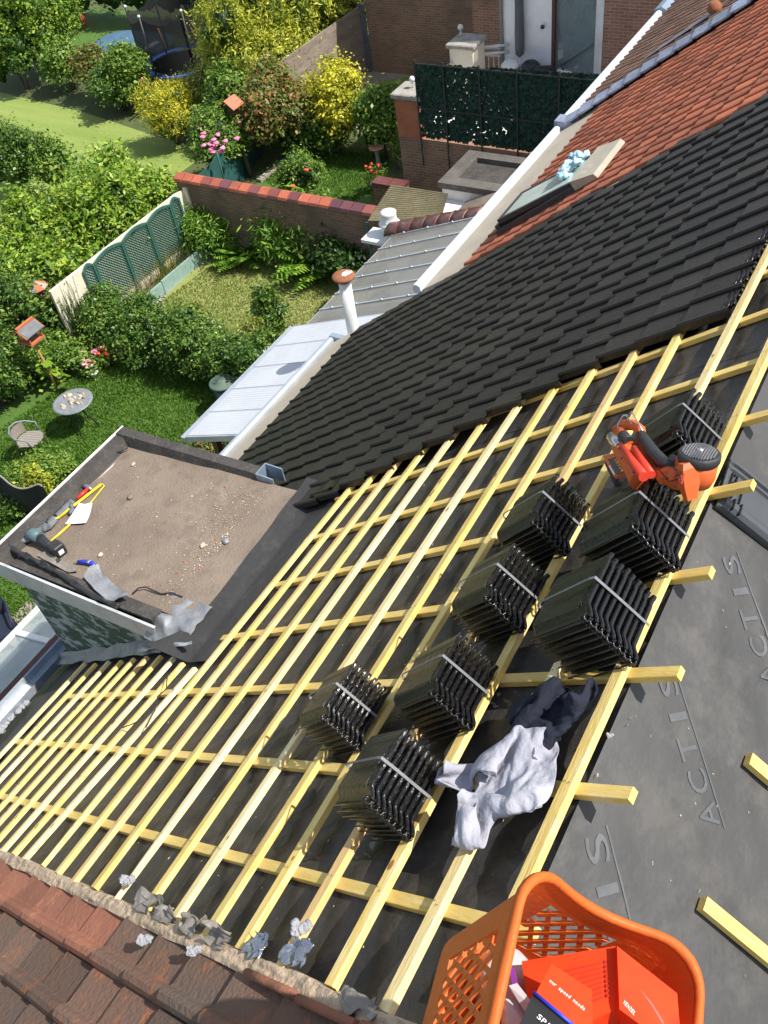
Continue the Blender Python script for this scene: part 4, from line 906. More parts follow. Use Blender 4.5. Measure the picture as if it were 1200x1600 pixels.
stuff(blades('grass', 'blade', [(1,9.5),(4.2,11.2),(4.3,13),(0,14.5)], 9000, .05, 4), 'green grass beyond the paving at the left edge', 'grass')
# ------------------------------------------------------------------ foliage
def noise3(p, s, seed):           # cheap vectorised value noise
    q = p*s + seed*17.3
    return (np.sin(q[:,0]*1.7+np.sin(q[:,1]*1.3+q[:,2])) + np.sin(q[:,1]*2.1+np.sin(q[:,2]*1.9)) + np.sin(q[:,2]*1.5+np.sin(q[:,0]*2.3+q[:,1])))/3
def leafcloud(blobs, n, leaf, seed, aspect=.55, up=.4, droop=0.0, shell=.34, gap=.25):
    # leaves sit in small sprays round twig tips spread through the outer shell of every clump
    n = int(n*1.45); leaf = leaf*.80; r = np.random.default_rng(seed); area = np.array([b_[1][0]*b_[1][1] + b_[1][1]*b_[1][2] + b_[1][0]*b_[1][2] for b_ in blobs]); area /= area.sum(); out = []
    for (c, rad), f in zip(blobs, area):
        k = int(n*f)+6; na = max(5, k//22); rad = np.array(rad)
        d = r.normal(size=(na,3)); d /= np.linalg.norm(d, axis=1)[:,None]; d[:,2] = np.where(d[:,2] < -.45, -d[:,2], d[:,2])
        base = np.array(c) + d*rad; big = noise3(base, 1.6/max(.4, rad.min()), seed)*.30
        rr = .92*(1 - shell*1.15*r.random(na)**1.3)*(1+.8*big) + np.where(r.random(na) < .14, .16*r.random(na), 0)
        anc = np.array(c) + d*rad*rr[:,None]; idx = r.integers(0, na, k); dd = d[idx]; spray = max(leaf*1.9, rad.min()*.13)
        p = anc[idx] + r.normal(size=(k,3))*spray*np.array([1,1,.8])*(.5+r.random(na))[idx][:,None] + dd*spray*.6
        nrm = dd/rad; nrm /= np.linalg.norm(nrm, axis=1)[:,None]; nrm = nrm*.8 + np.array([0,0,up+.25]) + r.normal(size=(k,3))*.6; nrm /= np.linalg.norm(nrm, axis=1)[:,None]
        t = np.cross(nrm, r.normal(size=(k,3))); t[:,2] -= droop; t /= np.linalg.norm(t, axis=1)[:,None]; bt_ = np.cross(nrm, t); bt_ /= np.linalg.norm(bt_, axis=1)[:,None]
        s = leaf*(.4+.95*r.random(k)**1.5)[:,None]; V = np.zeros((k,4,3))
        V[:,0] = p - t*s; V[:,1] = p + bt_*s*aspect - nrm*s*.15; V[:,2] = p + t*s - nrm*s*.25; V[:,3] = p - bt_*s*aspect - nrm*s*.15
        V[:,:,2] = np.maximum(V[:,:,2], .02)
        out.append(V)
    return np.concatenate(out)
def sub(c, r, k, seed, s=.62):    # break one big mass into overlapping clumps
    rr = random.Random(seed); out = [(c, tuple(q*.80 for q in r))]
    for i in range(k):
        a = rr.uniform(0, 6.28); e = rr.uniform(-.2, 1.2); q = rr.uniform(.55, .85)
        out.append(((c[0]+r[0]*q*math.cos(a)*math.cos(e), c[1]+r[1]*q*math.sin(a)*math.cos(e), c[2]+r[2]*q*math.sin(e)), tuple(x*s*rr.uniform(.7,1.15) for x in r)))
    return out
def plant(name, label, cat, c, r, m, n, leaf, seed, group=None, k=12, stem=True, core=True, aspect=.55, trunk=None, blobs=None, **kw):
    base = (c[0], c[1], 0); t = empty(name, base, label, cat, group); B = blobs or sub(c, r, k, seed)
    V = leafcloud(B, n, leaf, seed, aspect, **kw); quads('foliage', m, V, t)
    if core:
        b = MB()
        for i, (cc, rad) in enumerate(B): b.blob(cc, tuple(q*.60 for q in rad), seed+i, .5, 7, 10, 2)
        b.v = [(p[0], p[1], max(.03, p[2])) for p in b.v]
        o = b.build('dark_core', M['leaf_dark'], t)  # solid blobs block see-through; the crown's inner shade is put into their dark colour
    b = MB(); rr = random.Random(seed)
    for q in range(3 if not trunk else 1):
        x, y = c[0]+rr.uniform(-.12,.12), c[1]+rr.uniform(-.12,.12); b.tube([(x, y, 0), (x+rr.uniform(-.1,.1), y+rr.uniform(-.1,.1), c[2]*.6), (c[0]+rr.uniform(-r[0],r[0])*.5, c[1]+rr.uniform(-r[1],r[1])*.5, c[2]+r[2]*.4)], [trunk or .035, (trunk or .035)*.7, .01], 6)
        b.build('trunk' if trunk else 'stem', M['bark'], t); b = MB()
    return t
def at(px, py, zc): return G(px, py, zc)
def hedge(name, label, cat, x0, x1, y0, y1, h, m, n, leaf, seed, step=.75, rag=.22, group=None, fn=None, **kw):
    rr = random.Random(seed); B = []; nx = max(1, round((x1-x0)/step)); ny = max(1, round((y1-y0)/step))
    for i in range(nx):
        for j in range(ny):
            x = x0+(x1-x0)*(i+.5)/nx + rr.uniform(-.12,.12); y = y0+(y1-y0)*(j+.5)/ny + rr.uniform(-.12,.12); hh = (fn(x, y) if fn else h)*(1+rr.uniform(-rag, rag)*.5)
            rx = (x1-x0)/nx*.72; ry = (y1-y0)/ny*.72
            B.append(((x, y, hh*.40), (rx, ry, hh*.42))); B.append(((x+rr.uniform(-.2,.2), y+rr.uniform(-.2,.2), hh*.74), (rx*rr.uniform(.6,.95), ry*rr.uniform(.6,.95), hh*.28)))
    c = ((x0+x1)/2, (y0+y1)/2, h*.5); return plant(name, label, cat, c, ((x1-x0)/2, (y1-y0)/2, h/2), m, n, leaf, seed, group, blobs=B, **kw)
# hedges
hedge('ivy_hedge', 'dense dark glossy hedge with a domed top between the lush lawn and the dry lawn', 'hedge', 10.05, 10.95, 10.1, 15.2, 1.6, 'leaf_ivy', 30000, .05, 21, fn=lambda x, y: 1.0+.55*math.exp(-((y-12.9)/2.0)**2)+(.2 if y < 10.7 else 0))
hedge('laurel_hedge', 'big bright green laurel hedge behind the cream wall with trellis', 'hedge', 10.0, 15.3, 16.0, 18.9, 2.2, 'leaf_laurel', 46000, .095, 22, step=.8, fn=lambda x, y: 2.0+.35*math.sin(x*1.7+y), aspect=.42)
hedge('ivy_hedge', 'dark leafy hedge at the left edge behind the tall bird house', 'hedge', 6.4, 10.2, 15.7, 18.6, 1.9, 'leaf_ivy', 26000, .06, 23, step=1.0)
hedge('clipped_hedge', 'very dark tall clipped hedge at the top edge behind the trampoline', 'hedge', 27.2, 28.6, 19.5, 33, 3.0, 'leaf_dark', 16000, .09, 24, step=1.6)
hedge('bamboo_hedge', 'tall yellow-green hedge rising above the weathered board fence', 'hedge', 20.2, 26.4, 17.3, 19.4, 3.7, 'leaf_lime', 52000, .085, 25, step=.9, aspect=.3, droop=.4)
P = at
def sh(name, label, cat, px, py, zc, wpx, rz, m, n, leaf, seed, dr=1.0, **kw):
    c = G(px, py, zc); dep = (RM @ (np.array(c)-np.array([0,0,HC])))[2]; r = wpx/2/(FPX/dep)
    return plant(name, label, cat, c, (r*dr, r, rz), m, n, leaf, seed, **kw)
sh('laurel_tree', 'tall bright green leafy mass in the top left corner', 'tree', 60, 42, 1.6, 128, 1.6, 'leaf_laurel', 26000, .085, 31, k=16, trunk=.08)
sh('shrub', 'dark shrub with white flowers below the tall green mass in the corner', 'shrub', 22, 88, 1.1, 80, 1.1, 'leaf_ivy', 8000, .08, 32)
sh('shrub', 'bright green round shrub between the corner tree and the reddish shrub', 'shrub', 98, 104, .8, 46, .7, 'leaf_mid', 6500, .08, 33)
sh('photinia_shrub', 'reddish brown and green shrub left of the dark round tree', 'shrub', 150, 112, .85, 38, .6, 'leaf_photinia', 6000, .08, 34)
sh('round_tree', 'dark round clipped small tree casting shade on the mown lawn', 'tree', 204, 118, 1.0, 52, .75, 'leaf_mid', 10000, .075, 35, trunk=.06)
sh('shrub', 'dark low shrub under the round clipped tree', 'shrub', 188, 142, .6, 84, .6, 'leaf_ivy', 8000, .075, 36)
sh('golden_shrub', 'feathery golden yellow shrub at the end of the mown lawn', 'shrub', 262, 180, .9, 70, 1.0, 'leaf_yellow', 9000, .075, 37, aspect=.2, droop=.6)
sh('golden_shrub', 'loose olive yellow shrub in front of the trampoline', 'shrub', 340, 146, .9, 98, .75, 'leaf_olive', 15000, .075, 38, aspect=.3, k=9)
sh('golden_shrub', 'loose lime green shrub between the trampoline shrub and the tall hedge', 'shrub', 400, 100, 1.5, 92, 1.5, 'leaf_lime', 15000, .08, 39, aspect=.3, k=9)
sh('shrub', 'green shrub right of the golden feathery shrub', 'shrub', 372, 172, 1.0, 80, 1.2, 'leaf_mid', 9000, .075, 40)
sh('photinia_shrub', 'shrub with red-brown tips beside the bright yellow shrub', 'shrub', 432, 185, 1.2, 105, 1.2, 'leaf_photinia', 15000, .075, 41, k=9)
sh('yellow_shrub', 'bright yellow variegated shrub behind the small lawn', 'shrub', 515, 172, 1.2, 88, 1.1, 'leaf_yellow', 13000, .07, 42)
sh('shrub', 'dark green foot of leaves below the bright yellow shrub', 'shrub', 490, 208, .6, 90, .65, 'leaf_ivy', 7000, .07, 43)
sh('shrub', 'bright green leafy shrub left of the brick pier', 'shrub', 596, 195, .9, 58, .95, 'leaf_mid', 8000, .075, 44)
sh('thuja', 'dark blue-green rounded conifer at the left edge below the mown lawn', 'shrub', 22, 262, .9, 90, 1.0, 'leaf_ivy', 12000, .06, 45)
sh('shrub', 'yellow-tipped small shrub between the conifer and the laurel hedge', 'shrub', 80, 262, .9, 50, .8, 'leaf_mid', 5000, .07, 46)
# ferns and leafy clumps by the brick wall
def fern(label, px, py, n, ln, seed, m='leaf_fern', grp='ferns along the brick garden wall', name='fern', up=.75):
    c = G(px, py, 0); t = empty(name, c, label, 'fern', grp); rr = random.Random(seed); V = []
    for k in range(n):
        a = rr.uniform(0, 6.28); L_ = ln*rr.uniform(.6, 1.1); el = rr.uniform(.35, 1.25); pts = []
        for s in range(15):
            u_ = s/14; d = L_*u_; z = d*math.sin(el)*up*1.3 - .75*L_*u_*u_*math.sin(el)*.7; pts.append(Vector((c[0]+math.cos(a)*d*math.cos(el)*1.05, c[1]+math.sin(a)*d*math.cos(el)*1.05, .04+max(0, z))))
        side = Vector((-math.sin(a), math.cos(a), 0))
        for s in range(1, 14):
            w = .15*ln*math.sin(math.pi*min(1, s/14+.08))**.8; dd = (pts[s+1]-pts[s-1]).normalized() if s < 14 else side
            for sg in (-1, 1):
                p = pts[s]; tip = p + side*sg*w + dd*w*.35 + Vector((0,0,-w*.2)); q = dd*(.026*ln)
                V.append([p-q, p+q, tip+q*.3, tip-q*.3])
    quads('fronds', m, np.array([[tuple(x) for x in f] for f in V]), t); return t
fern('broad leafy fern at the left end of the brick garden wall', 332, 366, 80, 1.9, 51)
fern('fern just right of the leafiest left one, under the wall', 384, 380, 60, 1.5, 52)
fern('bright green small fern standing out on the dry lawn', 378, 406, 54, 1.2, 53)
fern('feathery fern nearest the conservatory', 505, 420, 74, 1.6, 54)
sh('leafy_plant', 'tall leafy perennial against the left end of the brick garden wall', 'plant', 338, 352, .55, 84, .6, 'leaf_fern', 9000, .09, 55, aspect=.22)
sh('leafy_plant', 'long-leaved pale green perennial against the middle of the brick wall', 'plant', 448, 368, .55, 66, .65, 'leaf_fern', 8000, .12, 56, aspect=.22)
sh('leafy_plant', 'broad dark-leaved perennial near the right end of the brick wall', 'plant', 496, 364, .65, 64, .7, 'leaf_mid', 6500, .09, 57, aspect=.35)
sh('leafy_plant', 'low dark plants in the shade between fern and conservatory', 'plant', 545, 402, .5, 75, .5, 'leaf_dark', 6200, .07, 58)
sh('leafy_plant', 'low green plants at the foot of the ferns in the middle', 'plant', 462, 398, .2, 44, .2, 'leaf_fern', 2000, .06, 59)
sh('shrub', 'loose twiggy bush between the dark hedge and the white canopy', 'shrub', 405, 540, .6, 46, .6, 'leaf_olive', 3800, .05, 60, aspect=.2)
sh('leafy_plant', 'tall loose leaves at the right end of the dark hedge', 'plant', 425, 505, .9, 30, .7, 'leaf_ivy', 3200, .06, 61)
sh('leafy_plant', 'low flowering ground plants beside the dormer', 'plant', 62, 742, .2, 74, .2, 'leaf_mid', 6000, .045, 62, k=9)
sh('leafy_plant', 'small yellow-green plant hanging over the left fence', 'plant', 66, 765, .5, 22, .45, 'leaf_lime', 1500, .045, 63)
sh('leafy_plant', 'ivy and low leaves at the left edge by the wire chair', 'plant', 0, 600, .5, 70, .6, 'leaf_ivy', 8000, .055, 64, k=9)
sh('leafy_plant', 'dark low leaves in the shadow left of the bent fence', 'plant', 20, 790, .2, 50, .2, 'leaf_ivy', 2500, .05, 65)
sh('leafy_plant', 'climbing plant and flowers at the pots by the pole feeder', 'plant', 92, 560, .35, 70, .4, 'leaf_mid', 4500, .05, 66)
sh('leafy_plant', 'low reddish flowering plant under the canopy edge', 'plant', 335, 695, .25, 40, .25, 'leaf_photinia', 2000, .05, 67)
# reeds
t = empty('reeds', G(135, 540), 'clump of tall thin green reeds leaning beside the dark hedge', 'reeds'); c = G(135, 545); rr = random.Random(8); b = MB()
for k in range(120):
    a = rr.uniform(0, 6.28); q = rr.uniform(0, .28); p = Vector((c[0]+q*math.cos(a), c[1]+q*math.sin(a), 0)); tp = p + Vector((rr.uniform(-.15,.25), rr.uniform(-.15,.45), rr.uniform(1.0,1.75))); b.tube([p, (p+tp)/2+Vector((rr.uniform(-.04,.04),rr.uniform(-.04,.04),.1)), tp], [.008,.007,.003], 4, False)
b.build('stalks', M['leaf_reed'], t)
# ------------------------------------------------------------------ garden walls and fences
XB = 14.72
w1 = empty('garden_wall', (XB, 12.7, 0), 'brick garden wall topped with red and plum roof-tile copings', 'wall')
b = MB(); b.box(XB-.11, XB+.11, 9.8, 15.62, 0, 1.80); b.build('brickwork', M['brick_garden'], w1)
n = 21
for k in range(n):
    y0 = 15.64 - 5.9*k/n; y1 = y0 - 5.9/n + .03; b = MB(); b.prism([(XB-.17, y0, 1.802), (XB+.17, y0, 1.802), (XB+.15, y0, 1.88), (XB+.03, y0, 1.93), (XB-.15, y0, 1.86)], (0, y1-y0, 0)); b.build('coping_tile', M['coping_tile'], w1)
b = MB(); b.box(XB-.1, XB+.1, 9.75, 15.6, 1.803, 1.85); b.build('mortar_joint', M['mortar'], w1)
t = empty('garden_wall', (16.5, 11.6, 0), 'stub of brick wall with two plum coping tiles left of the brick terrace', 'wall')
q = G(605, 283, 1.5); b = MB(); b.box(q[0]-.12, q[0]+.12, q[1]-.5, q[1]+.35, 0, 1.42); b.build('brickwork', M['brick_garden'], t)
for k in range(2):
    b = MB(); b.box(q[0]-.17, q[0]+.17, q[1]-.5+.43*k, q[1]-.5+.43*k+.41, 1.422, 1.50); b.build('coping_tile', M['coping_dark'], t)
w2 = empty('garden_wall', (12.2, 15.45, 0), 'cream concrete slab wall at the left of the dry lawn', 'wall')
b = MB(); b.prism([(10.0,15.42,0),(14.95,15.42,0),(14.95,15.42,1.52),(14.3,15.42,1.62),(10.0,15.42,1.60)], (0,.07,0)); b.build('slab', M['cream_wall'], w2)
b = MB(); b.box(14.55, 14.66, 15.30, 15.42, 0, 1.66); b.build('end_post', M['cream_wall'], w2)
def trellis(x0, x1, label):
    t = empty('trellis_panel', ((x0+x1)/2, 15.38, 0), label, 'trellis', 'green trellis panels on the cream wall'); z0, z1 = .45, 1.62; y = 15.375
    top = lambda x: z1 + .09*math.sin(math.pi*(x-x0)/(x1-x0)) - .10
    for x in (x0, x1): b = MB(); b.box(x-.03, x+.03, y-.03, y+.02, .1, top(x)+.02); b.build('post', M['trellis_green'], t)
    b = MB(); nn_ = 14; b.loft([[(x0+(x1-x0)*k/nn_, y-.02, top(x0+(x1-x0)*k/nn_)-.03), (x0+(x1-x0)*k/nn_, y+.02, top(x0+(x1-x0)*k/nn_)-.03), (x0+(x1-x0)*k/nn_, y+.02, top(x0+(x1-x0)*k/nn_)+.03), (x0+(x1-x0)*k/nn_, y-.02, top(x0+(x1-x0)*k/nn_)+.03)] for k in range(nn_+1)], True, True, False); b.build('curved_rail', M['trellis_green'], t)
    b = MB(); s = .075; k = -24
    while k < 36:
        for sg in (1, -1):
            a = x0 + k*s; pts = []
            for q in range(25):
                z = z0 + (z1+.05-z0)*q/24; x = a + sg*(z-z0) + (0 if sg > 0 else 1.2)
                if x0 < x < x1 and z < top(x): pts.append((x, y+(.006 if sg > 0 else -.006), z))
            if len(pts) > 1: b.tube([pts[0], pts[-1]], .0105, 4, False)
        k += 1
    b.build('lattice', M['trellis_green'], t)
for x0, x1, lab in ((10.95,11.25,'narrow green trellis panel at the near end of the cream wall'),(11.3,12.2,'arched green trellis panel, second from the near end of the wall'),(12.25,13.1,'arched green trellis panel in the middle of the cream wall'),(13.15,13.95,'arched green trellis panel, second from the brick wall'),(14.0,14.28,'narrow green trellis panel nearest the brick wall')): trellis(x0, x1, lab)
pl_ = empty('planter', (13.3, 15.2, 0), 'long pale green board planter edging below the trellis', 'planter')
b = MB(); b.box(11.3, 12.6, 14.98, 15.03, 0, .32); b.box(12.62, 14.5, 14.98, 15.03, 0, .34); b.build('board', M['planter_green'], pl_); b = MB(); b.box(11.3, 14.5, 15.04, 15.36, 0, .22); b.build('soil', M['soil'], pl_)
for k, (x, m, lab) in enumerate(((12.0,'grass_dry','tuft of straw-coloured grass in the planter, nearest the hedge'),(12.9,'leaf_olive','olive weeds in the middle of the planter'),(13.7,'leaf_reed','tall feathery grass in the planter by the brick wall'))):
    t = empty('planter_plant', (x, 15.2, .22), lab, 'plant'); b = MB(); rr = random.Random(k)
    for q in range(160):
        p = Vector((x+rr.uniform(-.4,.4), 15.2+rr.uniform(-.13,.13), .2)); b.tube([p, p+Vector((rr.uniform(-.12,.12), rr.uniform(-.2,.12), rr.uniform(.2,.6)))], [.006,.002], 3, False)
    b.build('stalks', M[m], t)
# weathered board fence, teal mesh fence, bent dark fence
t = empty('board_fence', (23.5, 16.9, 0), 'weathered grey-brown tall board fence below the yellow-green hedge', 'fence')
b = MB()
for k in range(9): b.box(20.9, 25.45, 16.90+.003*(k % 2), 16.94+.003*(k % 2), .22*k, .22*k+.215)
b.build('boards', M['wood_fence'], t)
b = MB(); b.box(25.40, 25.46, 16.72, 16.99, 0, 2.02); b.build('post', M['slate_grey'], t); b = MB(); b.box(20.85, 20.92, 16.86, 17.0, 0, 2.02); b.build('post', M['slate_grey'], t)
t = empty('mesh_fence', (17, 16.6, 0), 'dark teal windbreak mesh fence behind the rose bush', 'fence')
def fence_seg(pa, pb, h, m, t, name='mesh'):
    b = MB(); d = (Vector(pb)-Vector(pa)); nrm = Vector((-d.y, d.x, 0)).normalized()*.012; n_ = 14
    b.loft([[Vector(pa)+d*k/n_-nrm, Vector(pa)+d*k/n_+nrm, Vector(pa)+d*k/n_+nrm+Vector((0,0,h+.05*math.sin(k*1.3))), Vector(pa)+d*k/n_-nrm+Vector((0,0,h+.05*math.sin(k*1.3)))] for k in range(n_+1)], True, True, False); b.build(name, M[m], t)
fence_seg((15.0, 15.85, 0), (20.8, 17.3, 0), 1.25, 'mesh_teal', t)
for k in range(4): b = MB(); b.tube([(15.05+1.9*k, 15.83+.48*k, 0), (15.05+1.9*k, 15.83+.48*k, 1.35)], .02, 6); b.build('post', M['trellis_green'], t)
t = empty('screen_fence', (6.0, 12.9, 0), 'sagging dark reed screen fence at the left edge behind the dormer', 'fence')
def bent(u, v):
    a = Vector(G(-20,745,1.0)); c_ = Vector(G(70,768,.95)); p = a.lerp(c_, u); return (p.x+.05*math.sin(u*9)*v, p.y+.04*math.sin(u*7), (1.0+.06*math.sin(u*8))*v)
b = MB(); b.grid(bent, [k/20 for k in range(21)], [k/6 for k in range(7)]); b.grid(lambda u, v: tuple(Vector(bent(u, v))+Vector((.015,.015,0))), [k/20 for k in range(21)], [k/6 for k in range(7)][::-1]); b.build('screen', M['netting'], t)
b = MB(); b.tube([bent(k/20, 1) for k in range(21)], .018, 5); b.build('top_cane', M['wicker'], t)
# stone lawn edging
t = empty('lawn_edging', G(440, 260), 'pale stone edging strip along the small lawn', 'edging'); b = MB(); a = Vector(G(405,285)); c_ = Vector(G(470,235)); d = (c_-a); nr = Vector((-d.y, d.x, 0)).normalized()*.08
for k in range(9):
    p, q = a+d*k/9, a+d*(k+.94)/9; b.hexa([p-nr, q-nr, q+nr, p+nr, p-nr+Vector((0,0,.09)), q-nr+Vector((0,0,.09)), q+nr+Vector((0,0,.09)), p+nr+Vector((0,0,.09))])
b.build('stones', M['path'], t)
# ------------------------------------------------------------------ strapped bundles of roof tiles lying on the battens
PHI = math.radians(14)
Nv = Vector((0, SA, CA)); Sv = Vector((0, CA, -SA))
Lv = Sv*math.cos(PHI) - Nv*math.sin(PHI); Tv = Nv*math.cos(PHI) + Sv*math.sin(PHI)
BR = Matrix((Vector((1,0,0)), Lv, Tv)).transposed()      # columns: x, length, up
PT = .0262
def tile_mesh(seed, L_=.31, T_=.009):
    prof = [(-.108,-.024),(-.098,-.021),(-.088,-.012),(-.080,-.003),(-.070,.0005),(-.03,.001),(.03,.001),(.075,.001),(.085,.003),(.098,.003),(.108,.000),(.118,.000)]
    b = MB(); r = random.Random(seed)
    def ring(y, s=1.0, dz=0.0, th=T_):
        top = [(x*s*1.17, y, z*1.15+th/2+dz) for x, z in prof]; bot = [(x*s*1.17, y, z*1.15-th/2+dz) for x, z in prof][::-1]; return top+bot
    b.loft([ring(-.004, .985, 0, .009), ring(0, 1, 0, .0155), ring(.010, 1, .000, .0165), ring(.018, 1, 0, .011), ring(.05, 1, 0, .009), ring(.20, 1, 0, .009), ring(.285, 1, 0, .009), ring(L_-.012, 1, -.001, .012), ring(L_, .98, -.002, .009)], True, True, False)
    for yy in (.006, .022): b.tube([(-.132+.0135*math.cos(a), yy, -.020+.0125*math.sin(a)) for a in [math.radians(d) for d in range(30, 331, 30)]], .0048, 6)
    b.tube([(-.1455, .0, -.020), (-.1455, .30, -.020)], .0035, 5)
    for k in range(6):           # nibs and ribs cast on the head of the tile
        x = -.075+.03*k+r.uniform(-.005,.005); b.obox((x, .004+r.uniform(-.001,.002), .006), (1,0,0), (0,1,0), (0,0,1), r.uniform(.006,.014), .010, .005)
    for k in range(2): b.obox((-.01, .030+.014*k, .006), (1,0,0), (0,1,0), (0,0,1), .17, .004, .004)
    return b
tmeshes = []
for s in range(3):
    o = tile_mesh(s).build('roof_tile', M['glazed_tile']); me = o.data; me.materials.append(M['pack_tile']); 
    for p in me.polygons:
        if p.center.y > .02: p.material_index = 1
    tmeshes.append(me); bpy.data.objects.remove(o)
def pack(px, py, n, label, rz=0.0, dx=0.0, grp='strapped bundles of black roof tiles on the battens'):
    h = n*PT/2 + .03; x, v = RV(px, py, h); loc = Vector(RP(x+dx, v, .028))
    t = empty('tile_bundle', loc, label, 'tile bundle', grp); t.rotation_mode = 'QUATERNION'; rz = rz or random.Random(int(px)*3).uniform(-.05, .05); t.rotation_quaternion = (BR @ Matrix.Rotation(rz, 3, 'Z')).to_quaternion(); org[t] = Vector((0,0,0))
    r = random.Random(int(px))
    for k in range(n):
        o = bpy.data.objects.new('roof_tile', tmeshes[k % 3]); C.objects.link(o); o.parent = t; o.location = (r.uniform(-.003,.003)+.0012*k, r.uniform(-.004,.004), .012+PT*k); o.rotation_euler = (r.uniform(-.008,.008), r.uniform(-.012,.012), r.uniform(-.02,.02))
    H = n*PT+.004; b = MB(); w = .0055; x0 = .012
    pts = [(-.008,-.004),(-.008,H*.5),(-.006,H+.006),(.02,H+.010),(.30,H+.006),(.315,H-.01),(.315,0)]
    for (a, c_) in zip(pts[:-1], pts[1:]):
        b.hexa([(x0-w,a[0],a[1]),(x0+w,a[0],a[1]),(x0+w,c_[0],c_[1]),(x0-w,c_[0],c_[1]),(x0-w,a[0]-.0015,a[1]+.0015),(x0+w,a[0]-.0015,a[1]+.0015),(x0+w,c_[0]-.0015,c_[1]+.0015),(x0-w,c_[0]-.0015,c_[1]+.0015)])
    b.build('strap', M['strap'], t); return t

pack(1104, 661, 8, 'bundle of black tiles farthest up right, behind the orange nail gun')
pack(1045, 806, 9, 'large bundle of black tiles directly under the orange nail gun')
pack(979, 943, 9, 'large bundle of black tiles on the top batten, second below the nail gun')
pack(882, 797, 8, 'bundle of black tiles farthest up in the left row')
pack(813, 912, 8, 'bundle of black tiles second from the top in the left row')
pack(731, 1058, 8, 'bundle of black tiles third from the top in the left row, above the grey garment')
pack(560, 1098, 8, 'small bundle of black tiles farthest left on the battens')
pack(638, 1221, 8, 'bundle of black tiles nearest the camera, left of the grey garment')
# loose tile on the street side of the ridge
A = QV(1133, 752, .03); Bq = QV(1225, 825, .03)
t = empty('roof_tile', QP(A[0], A[1], .01), 'single glossy black tile lying face up on the membrane at the right edge', 'roof tile')
org[t] = Vector((0,0,0)); dxy = Vector((Bq[0]-A[0], Bq[1]-A[1], 0)).normalized(); base = Matrix((Vector((-1,0,0)), Vector((0,-CA,-SA)), Vector((0,-SA,CA)))).transposed(); dxy.x = -dxy.x
t.rotation_mode = 'QUATERNION'; ang = math.atan2(dxy.y, dxy.x) - math.pi/2
t.rotation_quaternion = (base @ Matrix.Rotation(ang, 3, 'Z')).to_quaternion(); t.location = Vector(QP(A[0], A[1], .022))
def lt(): 
    b = MB(); prof = [(-.128,-.004),(-.126,.012),(-.110,.014),(-.104,.002),(-.094,.002),(-.088,.014),(-.078,.014),(-.072,.004),(.06,.004),(.066,.018),(.085,.030),(.108,.030),(.124,.016),(.128,0)]
    L = [[(x, y, z*s) for x, z in prof]+[(x, y, z*s-.012) for x, z in prof[::-1]] for y, s in ((0,.3),(.008,.6),(.02,.9),(.06,1),(.36,1),(.37,.8))]; b.loft(L, True, True, False); return b
lt().build('body', M['loose_tile'] if 'loose_tile' in M else mat('loose_tile', (.050,.053,.058), (.062,.065,.070), .34, 6, 30, (.09,.09,.09), bump=.2, bsc=60, c3lim=(.6,.9)), t)
b = MB()
for y in (.022, .045, .085): b.obox((-.005, y, .010), (1,0,0), (0,1,0), (0,0,1), .12, .006, .010, .002)
for k in range(7): b.obox((-.06+.02*k, .034+.01*(k % 2), .009), (1,0,0), (0,1,0), (0,0,1), .008, .006, .009)
for y in (.05, .085): b.obox((.095, y, .028), (1,0,0), (0,1,0), (0,0,1), .055, .008, .018, .003)
b.build('locking_ribs', M['glazed_tile'], t)
# ------------------------------------------------------------------ nail gun
gunc = RP(*RV(1035, 715, .25), .25); gt = empty('nail_gun', gunc, 'orange and black gas nail gun lying across two tile bundles', 'nail gun')
def W(px, py, h): return Vector(RP(*RV(px, py, h), h))
def gtube(pts, r, n, name, m, parent=None, **kw):
    b = MB(); b.tube([W(*p) for p in pts], r, n, **kw); return b.build(name, M[m], parent or gt)
gtube([(966,686,.27),(970,693,.27),(971,695,.27),(976,704,.27),(1001,752,.255)], [.034,.036,.043,.043,.040], 9, 'combustion_housing', 'gun_orange', smooth=False)
b = MB(); b.tube([W(972,700,.305), W(1006,745,.295)], [.014,.019], 10); b.tube([W(990,700,.30), W(1018,742,.28)], [.012,.016], 10); b.build('side_cover', M['gun_red'], gt)
b = MB(); b.tube([W(960,687,.275), W(963,691,.290)], [.024,.024], 14); b.tube([W(955,682,.285), W(960,689,.305), W(968,697,.30)], [.019,.019,.015], 14); b.build('valve_head', M['steel'], gt)
def plate(q, h, th, name, m, parent):
    up = Nv*th; p = [W(a, c_, h) for a, c_ in q]; b = MB(); b.hexa(p+[x+up for x in p]) if len(q) == 4 else b.prism(p, up); return b.build(name, M[m], parent)
lab = plate([(944,716),(967,710),(985,741),(962,749)], .265, .012, 'label_plate', 'gun_orange', gt)
lab2 = plate([(950,718),(965,714),(977,738),(964,742)], .278, .0015, 'label', 'sticker', lab)
A = np.array(RV(957,739,.281)); Bq = np.array(RV(954,717,.281))
def label_text(s, a, b_, pxh, h, parent, m, plane='R'):
    PV, PP = (RV, RP); A = np.array(PV(*a, h)); B = np.array(PV(*b_, h)); L_ = np.linalg.norm(B-A); d = (B-A)/L_; T = np.array(PV(*pxh, h))-A; p = T - d*(T@d); H = np.linalg.norm(p); p = p/H
    mb = MB(); write_plane(mb, s, A, d, p, L_, H, lambda x, v: PP(x, v, h), fill=.8); return mb.build('lettering', M[m], parent)
label_text('IM90i', (958,718), (972,738), (964,715), .2805, lab2, 'sticker_orange')
plate([(951,728),(953,727),(961,741),(959,742)], .2800, .0004, 'small_print', 'plastic_white', lab2)
gtube([(962,672,.27),(975,664,.285),(990,664,.29),(1001,672,.29),(1003,684,.285)], [.018,.022,.022,.020,.016], 8, 'top_housing', 'gun_orange', smooth=False)
gtube([(968,675,.29),(985,700,.28)], [.022,.026], 12, 'neck', 'gun_orange')
